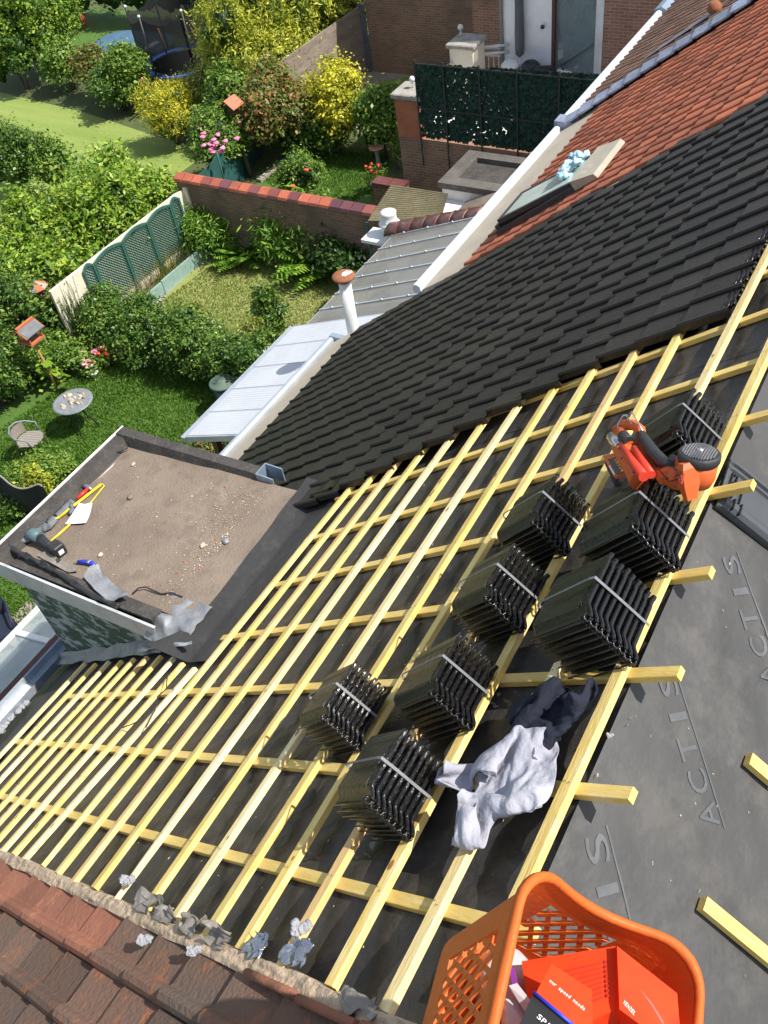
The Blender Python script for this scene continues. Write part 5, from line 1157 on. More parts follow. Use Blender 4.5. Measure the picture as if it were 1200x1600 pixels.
gtube([(973,680,.315),(983,690,.305)], [.022,.022], 10, 'trigger_head', 'gun_black')
gtube([(1001,678,.285),(1010,692,.29),(1022,708,.285),(1036,722,.275),(1048,726,.27),(1052,716,.26)], [.019,.022,.023,.023,.021,.016], 14, 'grip', 'gun_black')
gtube([(998,690,.262),(1012,715,.25),(1024,735,.24),(1036,745,.235),(1050,738,.24),(1066,722,.24)], [.012,.013,.017,.030,.034,.030], 7, 'lower_frame', 'gun_orange', smooth=False)
gtube([(1003,690,.25),(1016,716,.24)], [.012,.012], 8, 'trigger', 'gun_black')
gtube([(1050,758,.22),(1062,738,.23),(1074,724,.235)], [.033,.040,.043], 8, 'rear_body', 'gun_orange', smooth=False)
# fan housing with grille facing up and to the right
fc = W(1092, 716, .25); fdir = (Nv*1.0 + Vector((.22,-.55,0))).normalized()
b = MB(); b.lathe(fc - fdir*.10, [(.055,0),(.066,.03),(.068,.10)], 24, fdir); b.build('fan_body', M['gun_orange'], gt)
b = MB(); b.lathe(fc - fdir*.012, [(.069,0),(.073,.01),(.073,.030),(.064,.040),(.060,.034)], 24, fdir); ringo = b.build('fan_ring', M['gun_black'], gt)
b = MB(); b.lathe(fc + fdir*.018, [(.060,0),(.058,.004),(.0,.005)], 24, fdir); b.build('fan_dark', M['sticker'], ringo)
tx = fdir.cross(Vector((1,0,0))).normalized(); ty = fdir.cross(tx); b = MB()
for k in range(-6, 7):
    o_ = k*.0088; hl = math.sqrt(max(0, .060**2-o_**2))
    for a1, a2 in ((tx, ty), (ty, tx)):
        b.tube([fc+fdir*.027+a1*o_-a2*hl, fc+fdir*.032+a1*o_, fc+fdir*.027+a1*o_+a2*hl], .0018, 4, False)
b.build('grille', M['gun_grille'], ringo)
b = MB(); b.lathe(fc+fdir*.026, [(.012,0),(.012,.012),(.0,.014)], 10, fdir); b.build('centre_screw', M['steel'], ringo)
b = MB(); p0_, p1_ = W(1073,722,.285), W(1079,780,.17); sd = Vector((.6,-.5,0)).normalized(); nr_ = (p1_-p0_).cross(sd).normalized()
L = []
for t_, w_, th in ((0,.022,.030),(.15,.030,.045),(.6,.030,.042),(1,.018,.026)):
    c_ = p0_.lerp(p1_, t_); L.append([c_-sd*w_-nr_*th/2, c_+sd*w_-nr_*th/2, c_+sd*w_+nr_*th/2, c_-sd*w_+nr_*th/2])
b.loft(L, True, True, False); bat = b.build('battery_flap', M['gun_orange'], gt)
b = MB()
for k in range(6): 
    c_ = p0_.lerp(p1_, .32+.1*k); b.obox(c_+sd*.0305, sd, nr_, (p1_-p0_), .003, .024, .006)
b.build('vent_slots', M['sticker'], bat)
b = MB(); b.tube([W(965,672,.29), W(966,662,.30), W(974,649,.32), W(979,649,.32), W(982,654,.315), W(977,657,.31)], .004, 6); b.tube([W(980,652,.32), W(987,643,.33), W(1004,673,.30)], .003, 6); b.tube([W(981,655,.318), W(992,667,.30)], .003, 6); b.build('hook', M['steel'], gt)
b = MB(); b.tube([W(952,722,.25), W(966,758,.20)], [.02,.014], 8); b.build('nose', M['gun_black'], gt)
for k, q in enumerate(((972,716,.312),(991,738,.300),(1042,748,.262),(1060,742,.275),(1056,760,.25),(968,700,.318))):
    b = MB(); b.lathe(W(*q), [(.0055,0),(.0055,.003),(.0,.0035)], 8, Nv); b.build('screw', M['sticker'], gt)
b = MB(); b.tube([W(1031,736,.272), W(1046,752,.258), W(1062,748,.268)], .0025, 5); b.tube([W(1050,728,.282), W(1062,742,.282), W(1066,756,.266)], .0025, 5); b.tube([W(975,708,.310), W(998,744,.297)], .0022, 5); b.build('seams', M['sticker'], gt)
b = MB(); b.tube([W(1000,684,.275), W(1012,700,.262), W(1030,730,.25)], .007, 8); b.build('dark_slot', M['sticker'], gt)
plate([(1066,738),(1072,735),(1066,757),(1061,752)], .268, .003, 'red_clip', 'gun_red', gt)
# ------------------------------------------------------------------ clothes
# garment folds: x, y, z of each cloth grid point in millimetres
GREY_FOLDS = [
 -93,234,125,-108,252,116,-123,273,108,-140,285,91,-157,295,73,-180,285,68,-173,274,79,-163,269,92,-64,260,73,-77,253,59,-92,272,53,-107,250,51,-126,256,36,-148,248,29,-146,233,45,-147,218,66,-21,275,29,-42,270,14,-55,251,25,-74,236,13,
 -86,232,10,-103,212,8,-120,192,14,-127,173,30,4,256,8,-17,243,19,-30,240,19,-44,218,16,-57,213,20,-73,200,10,-85,180,13,-99,157,8,0,244,25,-6,230,7,-21,220,11,-27,212,9,-39,198,10,-54,185,21,-64,164,12,-80,146,21,
 43,210,26,28,194,19,11,185,35,-3,168,22,-18,169,41,-40,159,53,-53,137,49,-64,127,49,85,161,44,66,146,39,49,140,57,30,125,57,11,122,74,-12,110,78,-31,95,69,-36,86,87,275,-39,20,271,-27,11,255,-6,7,239,15,10,
 225,36,13,208,50,12,185,63,6,164,78,9,155,97,25,156,119,38,133,117,42,116,119,63,99,111,67,76,100,77,55,86,84,32,74,88,8,61,88,-15,47,86,-32,34,86,258,-55,16,250,-41,13,234,-21,7,217,0,13,221,21,13,
 195,27,13,183,47,24,186,73,17,169,87,28,156,97,49,148,99,50,123,95,58,104,93,70,81,80,66,58,69,61,32,59,64,11,45,72,-1,23,77,-26,12,74,227,-41,7,221,-45,22,232,-32,40,227,-8,47,209,-2,31,212,19,42,
 210,42,39,203,66,36,189,69,52,181,83,57,161,83,67,138,73,69,115,64,60,90,59,54,64,54,51,37,53,49,13,56,56,0,45,76,-16,41,58,189,3,11,180,-15,15,182,-13,28,177,-13,45,167,-22,54,160,5,55,156,20,56,
 153,35,34,150,43,14,144,54,20,134,79,18,120,102,20,100,114,33,75,115,43,55,110,39,37,109,58,14,99,58,2,106,74,-17,99,63,156,-27,23,144,-19,7,134,-20,22,128,-18,28,112,-7,31,112,5,37,96,-4,52,91,11,36,
 90,17,24,86,30,8,76,51,18,64,68,8,51,90,14,35,107,6,16,121,16,2,139,10,-17,143,25,-27,134,37,-28,159,44,150,-69,10,134,-58,19,121,-50,18,110,-40,23,97,-34,10,78,-26,25,77,-20,21,63,-4,16,48,11,24,
 40,14,6,38,23,7,26,41,18,18,57,12,1,75,14,-5,91,20,-22,99,7,-37,110,21,-53,128,29,-61,125,32,139,-92,7,124,-77,9,105,-64,10,103,-57,32,97,-54,15,75,-43,27,56,-28,24,50,-19,23,36,-8,11,26,1,9,
 16,17,18,19,27,23,6,39,15,-7,54,14,-23,72,17,-37,90,8,-49,106,19,-64,120,6,-71,142,12,109,-125,8,94,-108,18,85,-103,20,81,-94,29,68,-76,24,58,-72,22,48,-64,19,32,-53,7,25,-44,12,16,-33,27,2,-18,22,
 -13,-2,18,-29,17,14,-43,34,15,-56,50,15,-70,71,7,-80,86,22,-94,102,12,-107,124,8,54,-155,16,41,-142,14,37,-143,31,35,-136,44,29,-121,50,13,-102,45,10,-118,29,-5,-103,17,-17,-90,36,-23,-83,15,-40,-64,8,-58,-44,8,
 -74,-26,8,-91,-5,10,-107,16,7,-120,33,8,-134,56,9,-147,72,9,-163,94,8,3,-177,7,-1,-171,12,8,-165,35,22,-165,51,3,-160,66,-12,-147,78,-34,-134,70,-49,-138,50,-65,-117,46,-76,-94,43,-86,-77,41,-93,-68,42,-91,-43,37,
 -106,-20,34,-126,-5,35,-148,12,36,-148,38,42,-154,46,46,-137,66,50,-1,-204,13,13,-200,16,20,-197,39,11,-200,54,-11,-195,66,-34,-182,71,-53,-165,68,-62,-145,58,-80,-126,62,-98,-109,62,-96,-85,51,-103,-69,59,-96,-48,48,-113,-27,48,
 -132,-9,51,-138,12,55,-138,25,64,-149,44,79,-146,62,84,13,-224,7,14,-217,23,-5,-204,27,-2,-202,37,-20,-203,42,-43,-190,47,-50,-168,52,-76,-158,53,-87,-135,44,-94,-110,39,-90,-85,41,-107,-69,32,-120,-59,45,-131,-37,35,-142,-18,50,
 -157,4,54,-152,26,48,-162,46,56,-170,49,81,9,-270,10,-5,-257,26,-24,-243,19,-30,-227,9,-39,-210,28,-42,-191,12,-52,-167,7,-51,-152,17,-70,-136,9,-92,-121,10,-107,-114,8,-124,-93,6,-139,-70,7,-152,-47,6,-165,-24,7,-178,-1,13,
 -191,21,23,-204,38,38,-214,39,63,-183,-106,18,-194,-99,12,-207,-78,6,-217,-57,6,-229,-32,6,-239,-8,9,-248,11,11,-260,27,27,-223,-134,9,-240,-113,9,-243,-100,9,-256,-80,19,-269,-57,15,-279,-34,4,-291,-10,13,-279,-8,32,-245,-145,14,
 -249,-120,22,-266,-116,11,-279,-96,12,-293,-73,12,-286,-52,22,-304,-36,23,-305,-22,35,-243,-150,48,-263,-135,52,-278,-114,45,-286,-97,45,-289,-73,42,-303,-54,52,-298,-38,51,-282,-22,55,-209,-104,50,-228,-91,59,-238,-87,81,-249,-70,82,-247,-53,68,
 -261,-34,81,-259,-17,60,-239,-31,53,-161,-65,68,-170,-71,75,-181,-70,95,-194,-51,107,-204,-27,102,-206,-11,83,-205,8,80,-201,13,57,-136,-34,79,-131,-56,91,-155,-57,88,-156,-32,97,-168,-9,98,-187,4,100,-180,0,92,-169,-8,72,-87,233,139,
 -79,223,143,-105,219,140,-123,212,121,-135,230,105,-147,253,98,-149,276,85,-163,279,86,-61,249,81,-68,237,81,-59,216,95,-81,207,87,-97,222,78,-108,230,78,-116,232,72,-139,227,73,-29,265,34,-17,247,47,-34,241,48,-54,225,45,-70,229,37,
 -85,211,25,-107,196,27,-122,181,40,1,256,22,-12,246,31,-30,228,34,-39,213,25,-63,207,27,-66,192,24,-89,180,20,-102,156,20,6,233,27,1,228,30,-18,211,31,-38,205,43,-49,195,49,-70,181,45,-78,162,36,-80,154,30,46,201,37,
 35,202,57,13,189,67,-9,175,69,-29,161,65,-49,144,70,-67,135,74,-68,119,59,97,153,56,73,141,62,51,131,72,31,125,88,9,111,90,-13,96,94,-34,81,104,-35,70,96,285,-30,28,277,-7,29,262,13,17,249,21,24,232,40,19,
 212,58,20,197,76,31,187,96,45,183,121,47,170,112,54,147,109,66,127,103,70,104,95,80,82,86,91,58,76,89,37,64,92,18,47,99,0,33,98,-19,15,96,271,-29,22,263,-17,29,247,-5,36,247,21,36,242,44,39,231,67,44,
 213,80,45,210,95,51,197,105,72,174,98,78,158,85,75,137,75,82,113,64,83,93,57,78,67,54,76,46,46,76,33,24,82,11,15,73,-3,-7,81,249,-43,35,251,-23,53,269,-5,60,247,9,57,232,28,60,215,38,47,195,54,54,
 214,67,67,208,76,76,185,78,89,166,60,85,148,47,72,123,40,66,97,34,61,71,28,57,44,24,57,18,26,62,13,16,49,-11,5,54,252,-54,33,254,-56,43,239,-39,49,220,-23,57,205,-18,74,185,-7,63,193,7,80,176,27,72,
 172,36,66,160,51,46,149,60,42,135,80,34,111,87,43,85,83,47,61,78,37,37,75,41,10,71,42,-10,65,43,-24,59,58,227,-102,8,215,-91,13,200,-72,17,187,-72,40,172,-54,47,152,-45,61,148,-33,61,130,-18,72,116,4,73,
 105,25,60,99,26,34,86,43,31,71,60,20,58,70,21,37,86,19,16,101,15,-5,114,25,-26,121,39,-40,120,62,202,-132,13,184,-120,9,174,-104,14,158,-86,13,139,-71,23,132,-57,43,119,-46,38,104,-36,42,87,-18,45,71,-4,50,
 60,8,39,52,17,44,39,33,35,24,42,33,12,53,21,-2,64,34,-24,78,39,-44,81,34,-59,88,50,178,-134,7,173,-139,20,159,-121,22,144,-99,28,129,-86,32,119,-72,46,107,-61,48,86,-49,40,70,-31,48,55,-24,50,48,-7,35,
 30,7,36,22,15,34,8,29,27,-6,37,32,-20,58,33,-36,64,26,-50,76,36,-71,76,39,156,-173,8,137,-154,13,126,-146,21,115,-130,26,110,-123,36,94,-103,34,81,-85,49,64,-77,35,45,-60,28,26,-42,34,19,-30,46,7,-23,29,
 -11,-7,37,-24,10,22,-40,28,25,-52,32,35,-67,53,37,-75,62,30,-81,75,41,111,-217,8,92,-198,9,81,-184,25,68,-169,34,62,-151,51,45,-137,57,46,-125,74,29,-106,77,9,-89,74,-13,-81,61,-16,-77,41,-27,-69,23,-48,-52,21,
 -66,-33,21,-84,-13,19,-102,8,19,-119,26,27,-132,45,37,-140,71,37,64,-252,8,60,-242,31,56,-226,53,44,-210,70,29,-192,83,8,-178,77,3,-166,81,-12,-150,95,-29,-134,82,-44,-122,74,-57,-99,69,-61,-73,64,-61,-49,68,-71,-26,61,
 -78,-10,62,-86,14,70,-99,37,73,-109,46,76,-120,66,87,29,-259,9,38,-253,33,26,-245,56,12,-225,66,4,-202,75,-8,-193,84,-27,-186,89,-40,-169,88,-55,-152,85,-62,-126,82,-74,-104,84,-80,-84,83,-85,-58,80,-98,-37,75,-100,-11,74,
 -118,3,62,-128,27,70,-132,32,91,-130,46,112,10,-271,26,10,-254,43,6,-233,42,-4,-226,43,-16,-219,66,-31,-202,78,-45,-188,77,-64,-180,89,-76,-157,88,-89,-137,75,-95,-113,85,-104,-90,85,-108,-67,80,-112,-42,71,-118,-17,65,-128,-3,84,
 -141,7,87,-150,26,102,-157,48,110,-36,-270,55,-37,-259,32,-45,-250,28,-52,-244,40,-62,-220,36,-65,-212,38,-84,-216,56,-103,-197,59,-117,-174,60,-128,-149,61,-131,-122,56,-134,-102,51,-152,-82,50,-159,-56,48,-165,-30,46,-166,-10,46,-177,12,57,
 -186,25,62,-192,31,72,-166,-112,23,-176,-94,28,-189,-73,16,-199,-53,20,-212,-32,13,-225,-9,21,-235,5,38,-251,25,44,-212,-134,14,-222,-122,21,-231,-98,24,-242,-84,26,-251,-66,22,-267,-44,17,-274,-21,25,-284,-7,20,-236,-147,23,-237,-127,28,
 -243,-114,40,-252,-98,32,-268,-78,30,-283,-56,36,-288,-36,37,-291,-24,37,-228,-148,52,-229,-136,46,-241,-113,56,-252,-92,51,-253,-67,40,-262,-56,38,-272,-34,30,-273,-24,44,-197,-101,47,-184,-102,40,-195,-93,42,-210,-81,31,-227,-62,23,-212,-44,20,
 -221,-21,26,-228,-25,46,-160,-53,61,-168,-52,65,-185,-52,71,-200,-62,83,-206,-46,78,-202,-35,75,-194,-10,73,-189,6,55,-141,-24,85,-166,-26,80,-168,-38,80,-171,-38,91,-175,-18,90,-175,-36,72,-173,-26,68,-172,-12,60,
]
NAVY_FOLDS = [
 -162,41,10,-177,37,17,-195,43,6,-216,37,16,-235,35,7,-260,23,6,-275,23,6,-278,22,13,-159,-4,15,-176,-12,6,-196,-8,23,-210,-11,24,-225,-19,9,-251,-29,9,-271,-27,23,-289,-19,36,-146,-20,28,-172,-27,30,-192,-15,28,-209,-27,36,
 -226,-27,35,-248,-36,36,-260,-43,40,-278,-39,46,-152,7,42,-163,0,43,-183,7,44,-201,-1,55,-228,-3,51,-243,-5,52,-258,-10,59,-261,-16,72,-128,55,24,-150,56,36,-174,56,37,-193,53,45,-219,54,36,-228,47,50,-220,37,68,-241,43,76,
 -119,114,13,-142,111,21,-161,111,26,-172,105,27,-190,105,44,-179,85,58,-191,88,80,-208,94,75,-112,145,17,-119,135,17,-133,131,24,-150,128,38,-157,127,43,-168,123,68,-179,112,86,-180,104,100,138,206,27,116,214,19,98,211,12,72,205,10,
 45,201,10,18,201,15,1,195,8,-12,187,24,-33,182,15,-57,180,22,-81,168,22,-103,154,25,-115,134,33,-125,142,41,-137,137,43,-142,121,64,-154,123,74,-161,114,96,-165,108,104,102,194,35,101,188,45,83,204,51,62,198,38,53,185,18,
 29,177,12,15,162,28,-10,153,30,-28,143,18,-50,138,31,-57,129,11,-80,117,8,-96,108,8,-104,99,31,-121,93,51,-131,90,43,-155,86,50,-156,81,67,-146,73,87,89,159,11,81,160,20,73,154,27,59,146,37,44,133,43,33,123,21,
 28,109,7,11,102,8,-14,93,8,-26,83,11,-44,74,22,-64,62,34,-74,47,17,-92,40,27,-115,33,39,-123,30,56,-142,23,44,-165,20,55,-157,16,71,84,115,17,76,110,18,67,106,20,59,100,21,43,89,21,45,70,31,25,60,18,
 19,48,13,3,41,18,-18,29,7,-39,22,20,-51,11,8,-67,-2,20,-74,-18,28,-98,-12,27,-116,-15,22,-126,-29,40,-148,-35,42,-151,-42,65,116,102,20,94,90,18,86,80,21,73,80,21,66,67,7,48,51,8,42,35,20,28,20,21,
 14,17,23,-8,9,23,-17,0,23,-32,0,18,-54,-15,21,-74,-24,7,-88,-32,10,-106,-39,13,-116,-50,20,-123,-60,41,-142,-72,53,115,94,10,112,80,7,100,78,7,91,59,19,78,50,20,66,36,23,53,21,18,39,5,7,21,-3,12,
 4,-8,8,-8,-16,9,-23,-25,22,-42,-27,19,-65,-38,19,-78,-48,19,-97,-62,10,-114,-71,8,-117,-81,30,-134,-93,37,158,98,7,149,78,8,141,60,21,132,49,18,120,27,23,105,4,19,96,3,14,79,-16,7,61,-26,7,39,-40,6,
 14,-52,7,-2,-60,18,-18,-68,14,-39,-78,7,-51,-79,23,-67,-94,9,-85,-113,8,-105,-129,16,-105,-133,42,209,63,7,195,44,17,188,28,13,174,7,8,159,-12,17,140,-18,35,125,-18,39,111,-33,36,84,-37,35,59,-48,37,49,-65,37,
 31,-81,40,12,-89,37,-4,-111,38,-27,-125,38,-47,-110,38,-69,-119,48,-53,-139,47,-66,-151,65,249,32,7,234,13,15,217,7,33,193,13,39,179,7,54,159,3,64,133,2,63,110,0,75,85,-9,78,60,-19,79,41,-26,61,18,-42,60,
 -4,-58,61,-26,-73,66,-33,-86,63,-43,-86,78,-48,-109,88,-53,-127,92,-62,-107,82,261,20,17,244,32,32,220,32,44,200,27,60,177,28,57,155,28,65,131,27,58,105,20,62,81,11,71,54,9,72,32,-7,77,14,-27,81,-1,-50,82,
 -21,-65,92,-18,-87,78,-26,-108,82,-35,-116,94,-51,-115,111,-77,-115,103,255,-11,34,239,3,50,218,16,49,205,19,71,182,20,62,161,29,76,136,25,82,111,20,91,89,5,90,66,-10,93,47,-26,85,34,-47,95,19,-68,89,2,-74,71,
 14,-90,88,2,-111,99,-18,-129,94,-44,-137,92,-57,-143,98,213,-17,6,197,-19,25,188,-18,32,177,-21,45,177,-30,64,152,-27,72,144,-30,81,132,-28,71,108,-28,61,95,-44,63,74,-48,55,56,-64,48,43,-88,44,20,-93,38,27,-115,47,
 27,-139,58,9,-147,75,-10,-156,61,-22,-173,70,243,-58,13,218,-63,6,196,-60,20,185,-62,22,160,-53,16,145,-59,34,135,-66,35,133,-77,46,122,-72,23,101,-75,37,94,-75,12,74,-91,9,58,-113,8,40,-131,13,17,-140,8,5,-157,14,
 21,-165,23,36,-172,42,22,-193,45,64,-104,27,53,-115,20,43,-128,39,35,-146,36,40,-157,21,39,-178,7,40,-202,20,54,-212,41,67,-124,15,70,-116,36,63,-132,37,58,-150,38,57,-165,34,64,-175,11,66,-196,15,60,-201,24,107,-113,16,
 101,-127,30,103,-135,25,102,-153,27,101,-169,24,99,-181,28,101,-187,6,99,-206,11,165,-102,23,167,-125,27,165,-144,25,161,-146,9,157,-164,16,157,-188,20,158,-204,8,155,-224,10,225,-95,29,225,-116,20,219,-133,7,220,-160,8,212,-185,11,
 203,-197,33,211,-214,15,207,-242,12,259,-103,24,259,-121,12,246,-139,8,244,-159,16,240,-174,21,238,-195,36,238,-216,24,237,-229,14,275,-111,8,270,-122,7,262,-141,11,255,-156,21,261,-179,12,253,-196,17,247,-199,13,244,-204,7,-152,51,7,
 -148,58,12,-174,66,8,-200,68,7,-228,63,7,-253,60,17,-266,43,13,-275,35,16,-151,3,6,-163,10,20,-180,19,30,-204,17,17,-231,12,27,-252,7,18,-274,3,30,-282,-10,32,-143,-9,32,-165,3,24,-189,8,32,-212,5,30,-222,-12,28,
 -248,-11,20,-264,-17,31,-277,-26,50,-140,11,31,-167,14,29,-191,16,40,-208,21,27,-227,13,38,-251,8,41,-260,4,56,-265,-2,73,-128,63,13,-153,67,18,-180,68,19,-204,69,16,-231,69,19,-248,67,37,-240,58,55,-240,53,65,-119,122,5,
 -145,125,6,-171,126,9,-188,122,25,-209,124,40,-217,117,57,-196,103,65,-210,100,84,-114,162,14,-134,155,27,-151,155,36,-160,142,38,-170,134,60,-182,135,83,-191,125,107,-188,101,116,137,231,37,115,227,28,89,232,29,65,243,28,39,235,27,
 22,219,37,2,212,38,-24,214,33,-50,206,34,-69,194,28,-87,177,21,-100,165,32,-119,172,35,-135,162,52,-136,142,49,-151,131,69,-159,137,92,-167,122,112,-172,102,127,118,229,50,117,239,59,95,225,52,70,218,53,45,209,54,26,207,60,
 4,200,63,-12,189,45,-32,176,56,-53,162,50,-67,156,54,-81,154,56,-97,142,49,-119,129,45,-106,130,67,-121,122,85,-141,114,76,-139,103,96,-152,87,114,135,188,35,119,190,43,98,184,54,78,176,60,67,173,59,48,161,71,28,151,56,
 14,142,49,0,130,45,-19,119,37,-34,110,53,-52,101,49,-70,94,46,-84,81,41,-101,73,51,-96,68,76,-115,62,68,-140,53,64,-144,50,72,128,172,9,108,165,9,91,149,17,87,145,26,83,131,48,67,122,52,52,106,63,32,95,50,
 26,88,28,2,77,22,-11,64,34,-30,55,30,-42,45,42,-60,34,54,-77,23,39,-88,17,59,-94,11,76,-113,4,69,-137,-2,64,131,155,17,113,149,19,102,136,25,92,121,17,84,117,41,74,96,39,64,86,46,44,72,52,31,61,43,
 13,52,27,-7,39,35,-26,27,29,-44,15,30,-45,4,45,-65,-6,48,-83,-15,46,-79,-19,72,-103,-25,70,-128,-32,67,131,152,35,123,142,29,115,123,42,105,104,27,94,96,33,99,91,55,81,76,44,62,58,37,49,44,33,30,27,29,
 13,20,32,-8,12,45,-32,-2,47,-43,-13,41,-65,-24,33,-63,-30,52,-72,-42,68,-94,-50,63,-118,-57,54,173,138,31,158,128,13,152,107,15,145,86,23,135,73,39,122,53,38,116,46,27,101,26,36,86,9,38,68,-1,24,46,-12,25,
 22,-26,30,-3,-38,30,-22,-55,34,-41,-68,24,-38,-71,47,-58,-75,31,-84,-85,27,-88,-94,32,224,116,9,209,95,8,198,72,15,198,60,32,184,40,22,170,17,27,153,5,43,132,-1,55,106,-8,51,80,-13,46,63,-23,45,43,-42,46,
 21,-58,49,-1,-72,51,-27,-81,56,-52,-85,48,-72,-87,39,-73,-109,48,-90,-123,60,258,82,8,249,68,19,241,49,19,222,45,37,199,51,41,172,53,38,146,52,42,122,44,51,96,39,45,71,29,46,46,17,48,22,3,51,0,-13,55,
 -22,-27,61,-45,-39,68,-59,-57,77,-72,-78,85,-96,-83,76,-107,-103,76,269,57,7,259,52,24,244,44,45,226,64,49,201,68,55,175,63,58,148,61,63,123,54,66,97,46,69,74,33,71,51,20,74,29,5,78,8,-13,82,-13,-30,86,
 -34,-44,93,-57,-55,102,-78,-72,105,-98,-90,102,-118,-109,98,269,19,12,270,24,36,254,32,56,232,36,67,209,39,78,183,39,85,157,37,90,131,32,94,105,25,100,81,14,97,58,6,105,41,-9,108,21,-26,114,4,-47,115,-13,-66,109,
 -30,-79,114,-50,-96,118,-71,-114,117,-90,-133,111,275,-38,29,256,-33,45,236,-17,55,230,-18,65,213,-21,85,187,-22,84,166,-24,91,140,-29,95,121,-34,102,95,-41,102,76,-40,88,65,-57,91,43,-58,84,48,-81,94,33,-97,109,15,-117,112,
 -3,-134,110,-24,-144,100,-38,-156,91,245,-61,47,223,-55,34,212,-56,34,188,-49,26,177,-53,43,183,-70,47,165,-82,58,141,-87,68,126,-70,59,110,-87,59,101,-87,55,77,-96,59,64,-94,39,53,-116,49,39,-136,61,44,-155,79,44,-166,82,
 24,-166,64,11,-188,66,81,-100,24,70,-102,44,73,-126,55,79,-138,72,71,-144,51,59,-165,46,64,-183,58,50,-194,44,75,-116,21,83,-117,25,81,-129,49,91,-138,49,92,-147,44,82,-168,56,78,-188,53,71,-200,31,116,-107,25,115,-118,45,
 116,-117,60,121,-140,73,125,-166,66,117,-176,48,112,-193,30,109,-209,19,174,-96,32,175,-106,54,180,-131,62,175,-139,41,171,-165,36,168,-191,32,165,-214,28,164,-232,19,235,-94,40,235,-118,50,232,-132,29,231,-151,44,228,-176,40,222,-202,45,
 220,-227,34,216,-237,20,268,-107,30,271,-121,37,270,-132,26,267,-156,35,261,-182,38,256,-208,40,253,-231,33,246,-236,9,282,-105,15,292,-122,22,281,-145,12,286,-162,18,278,-188,16,275,-214,20,266,-216,17,251,-210,15,
]
# two garments whose folds were settled by a cloth drop beforehand: vertex positions in whole millimetres
def garment(data, name, m, label, cx_, cv_, rot, sx_, sy_, sz_, mirror=1, h0=.004):
    q = np.array(data, float).reshape(-1, 3)/1000; NU_, NV_ = 26, 18; idx = {}; F = []
    for lay in (0, 1):
        for i in range(NU_+1):
            for j in range(NV_+1):
                if j/NV_ >= .60 or .25 <= i/NU_ <= .75: idx[(lay, i, j)] = len(idx)
    for lay in (0, 1):
        for i in range(NU_):
            for j in range(NV_):
                k = [(lay,i,j),(lay,i+1,j),(lay,i+1,j+1),(lay,i,j+1)]
                if all(c_ in idx for c_ in k): f = tuple(idx[c_] for c_ in k); F.append(f if lay == 0 else f[::-1])
    def seam(a, c_):
        if (0,)+a in idx and (0,)+c_ in idx: F.append((idx[(1,)+a], idx[(1,)+c_], idx[(0,)+c_], idx[(0,)+a]))
    j0, i0, i1 = math.ceil(.60*NV_), math.ceil(.25*NU_), math.floor(.75*NU_)
    for j in range(j0): seam((i0,j),(i0,j+1)); seam((i1,j),(i1,j+1))
    for i in list(range(i0)) + list(range(i1, NU_)): seam((i,j0),(i+1,j0))
    for i in range(NU_):
        if not (.42 < i/NU_ < .56): seam((i,NV_),(i+1,NV_))
    ca_, sa_ = math.cos(rot), math.sin(rot); b = MB(); P_ = []
    for (x, y, z) in q:
        x *= mirror; X = (x*ca_-y*sa_)*sx_; Y = (x*sa_+y*ca_)*sy_; v = cv_+Y
        gap = abs(((v-1.872)/.276) - round((v-1.872)/.276))*2; P_.append(RP(cx_+X, v, h0 + z*sz_ - .030*gap*gap*math.exp(-z*9)))
    b.add(P_, F, True); o = b.build(name, M[m]); tag(recentre(o), label, 'garment')
    s_ = o.modifiers.new('smooth', 'SUBSURF'); s_.levels = 2; s_.render_levels = 3; t_ = o.modifiers.new('thickness', 'SOLIDIFY'); t_.thickness = .0012; return o
no = garment(NAVY_FOLDS, 'navy_garment', 'navy', 'crumpled navy blue sweatshirt lying above the grey garment', 1.44, 2.04, 2.2, .62, .60, .75)
go = garment(GREY_FOLDS, 'grey_garment', 'grey_cloth', 'crumpled pale grey work garment lying on the battens', 1.16, 2.10, -.35, .86, .80, .85)
b = MB(); b.loft([[W(846+t*5, 1160+t*3, .05+.02*math.sin(math.pi*k/8)).lerp(W(868, 1174, .04), k/8) for k in range(9)] for t in (0, 1, 2)], smooth=True, closed=False); ln = b.build('pink_lining', M['pink_cloth']); ln.parent = no; ln.location = -Vector(no.location)
# ------------------------------------------------------------------ basket on the ridge
def DP(px, py, dep): r = ray(px, py); return Vector((r[0]*dep/FPX, r[1]*dep/FPX, HC + r[2]*dep/FPX))
BA = Vector((.15, -.50, .86)).normalized(); B1 = DP(705, 1437, 1.90)
e2 = Vector((0, -.86, -.50)); e2 = (e2 - BA*e2.dot(BA)).normalized(); e1 = BA.cross(e2).normalized(); 
if e1.x > 0: e1 = -e1
r_ = math.radians(9); f1 = e1*math.cos(r_) + e2*math.sin(r_); f2 = e2*math.cos(r_) - e1*math.sin(r_)
BH, LA, LB = .36, .40, .33
bk = empty('laundry_basket', B1, 'orange plastic basket with diamond holes holding red boxes, at the bottom of the picture', 'basket')
def rimc(s, ins=0.0):             # rounded-rectangle outline, s in 0..1
    A_, B_ = LA+.06, LB+.06; R_ = .085; per = [(0,1),(1,0),(0,-1),(-1,0)]
    pts = []
    for (cx_, cy_, a0) in ((R_, R_, 180), (A_-R_, R_, 270), (A_-R_, B_-R_, 0), (R_, B_-R_, 90)):
        for k in range(7): a = math.radians(a0+90*k/6); pts.append((cx_+(R_-ins)*math.cos(a)-.03, cy_+(R_-ins)*math.sin(a)-.03))
    return pts
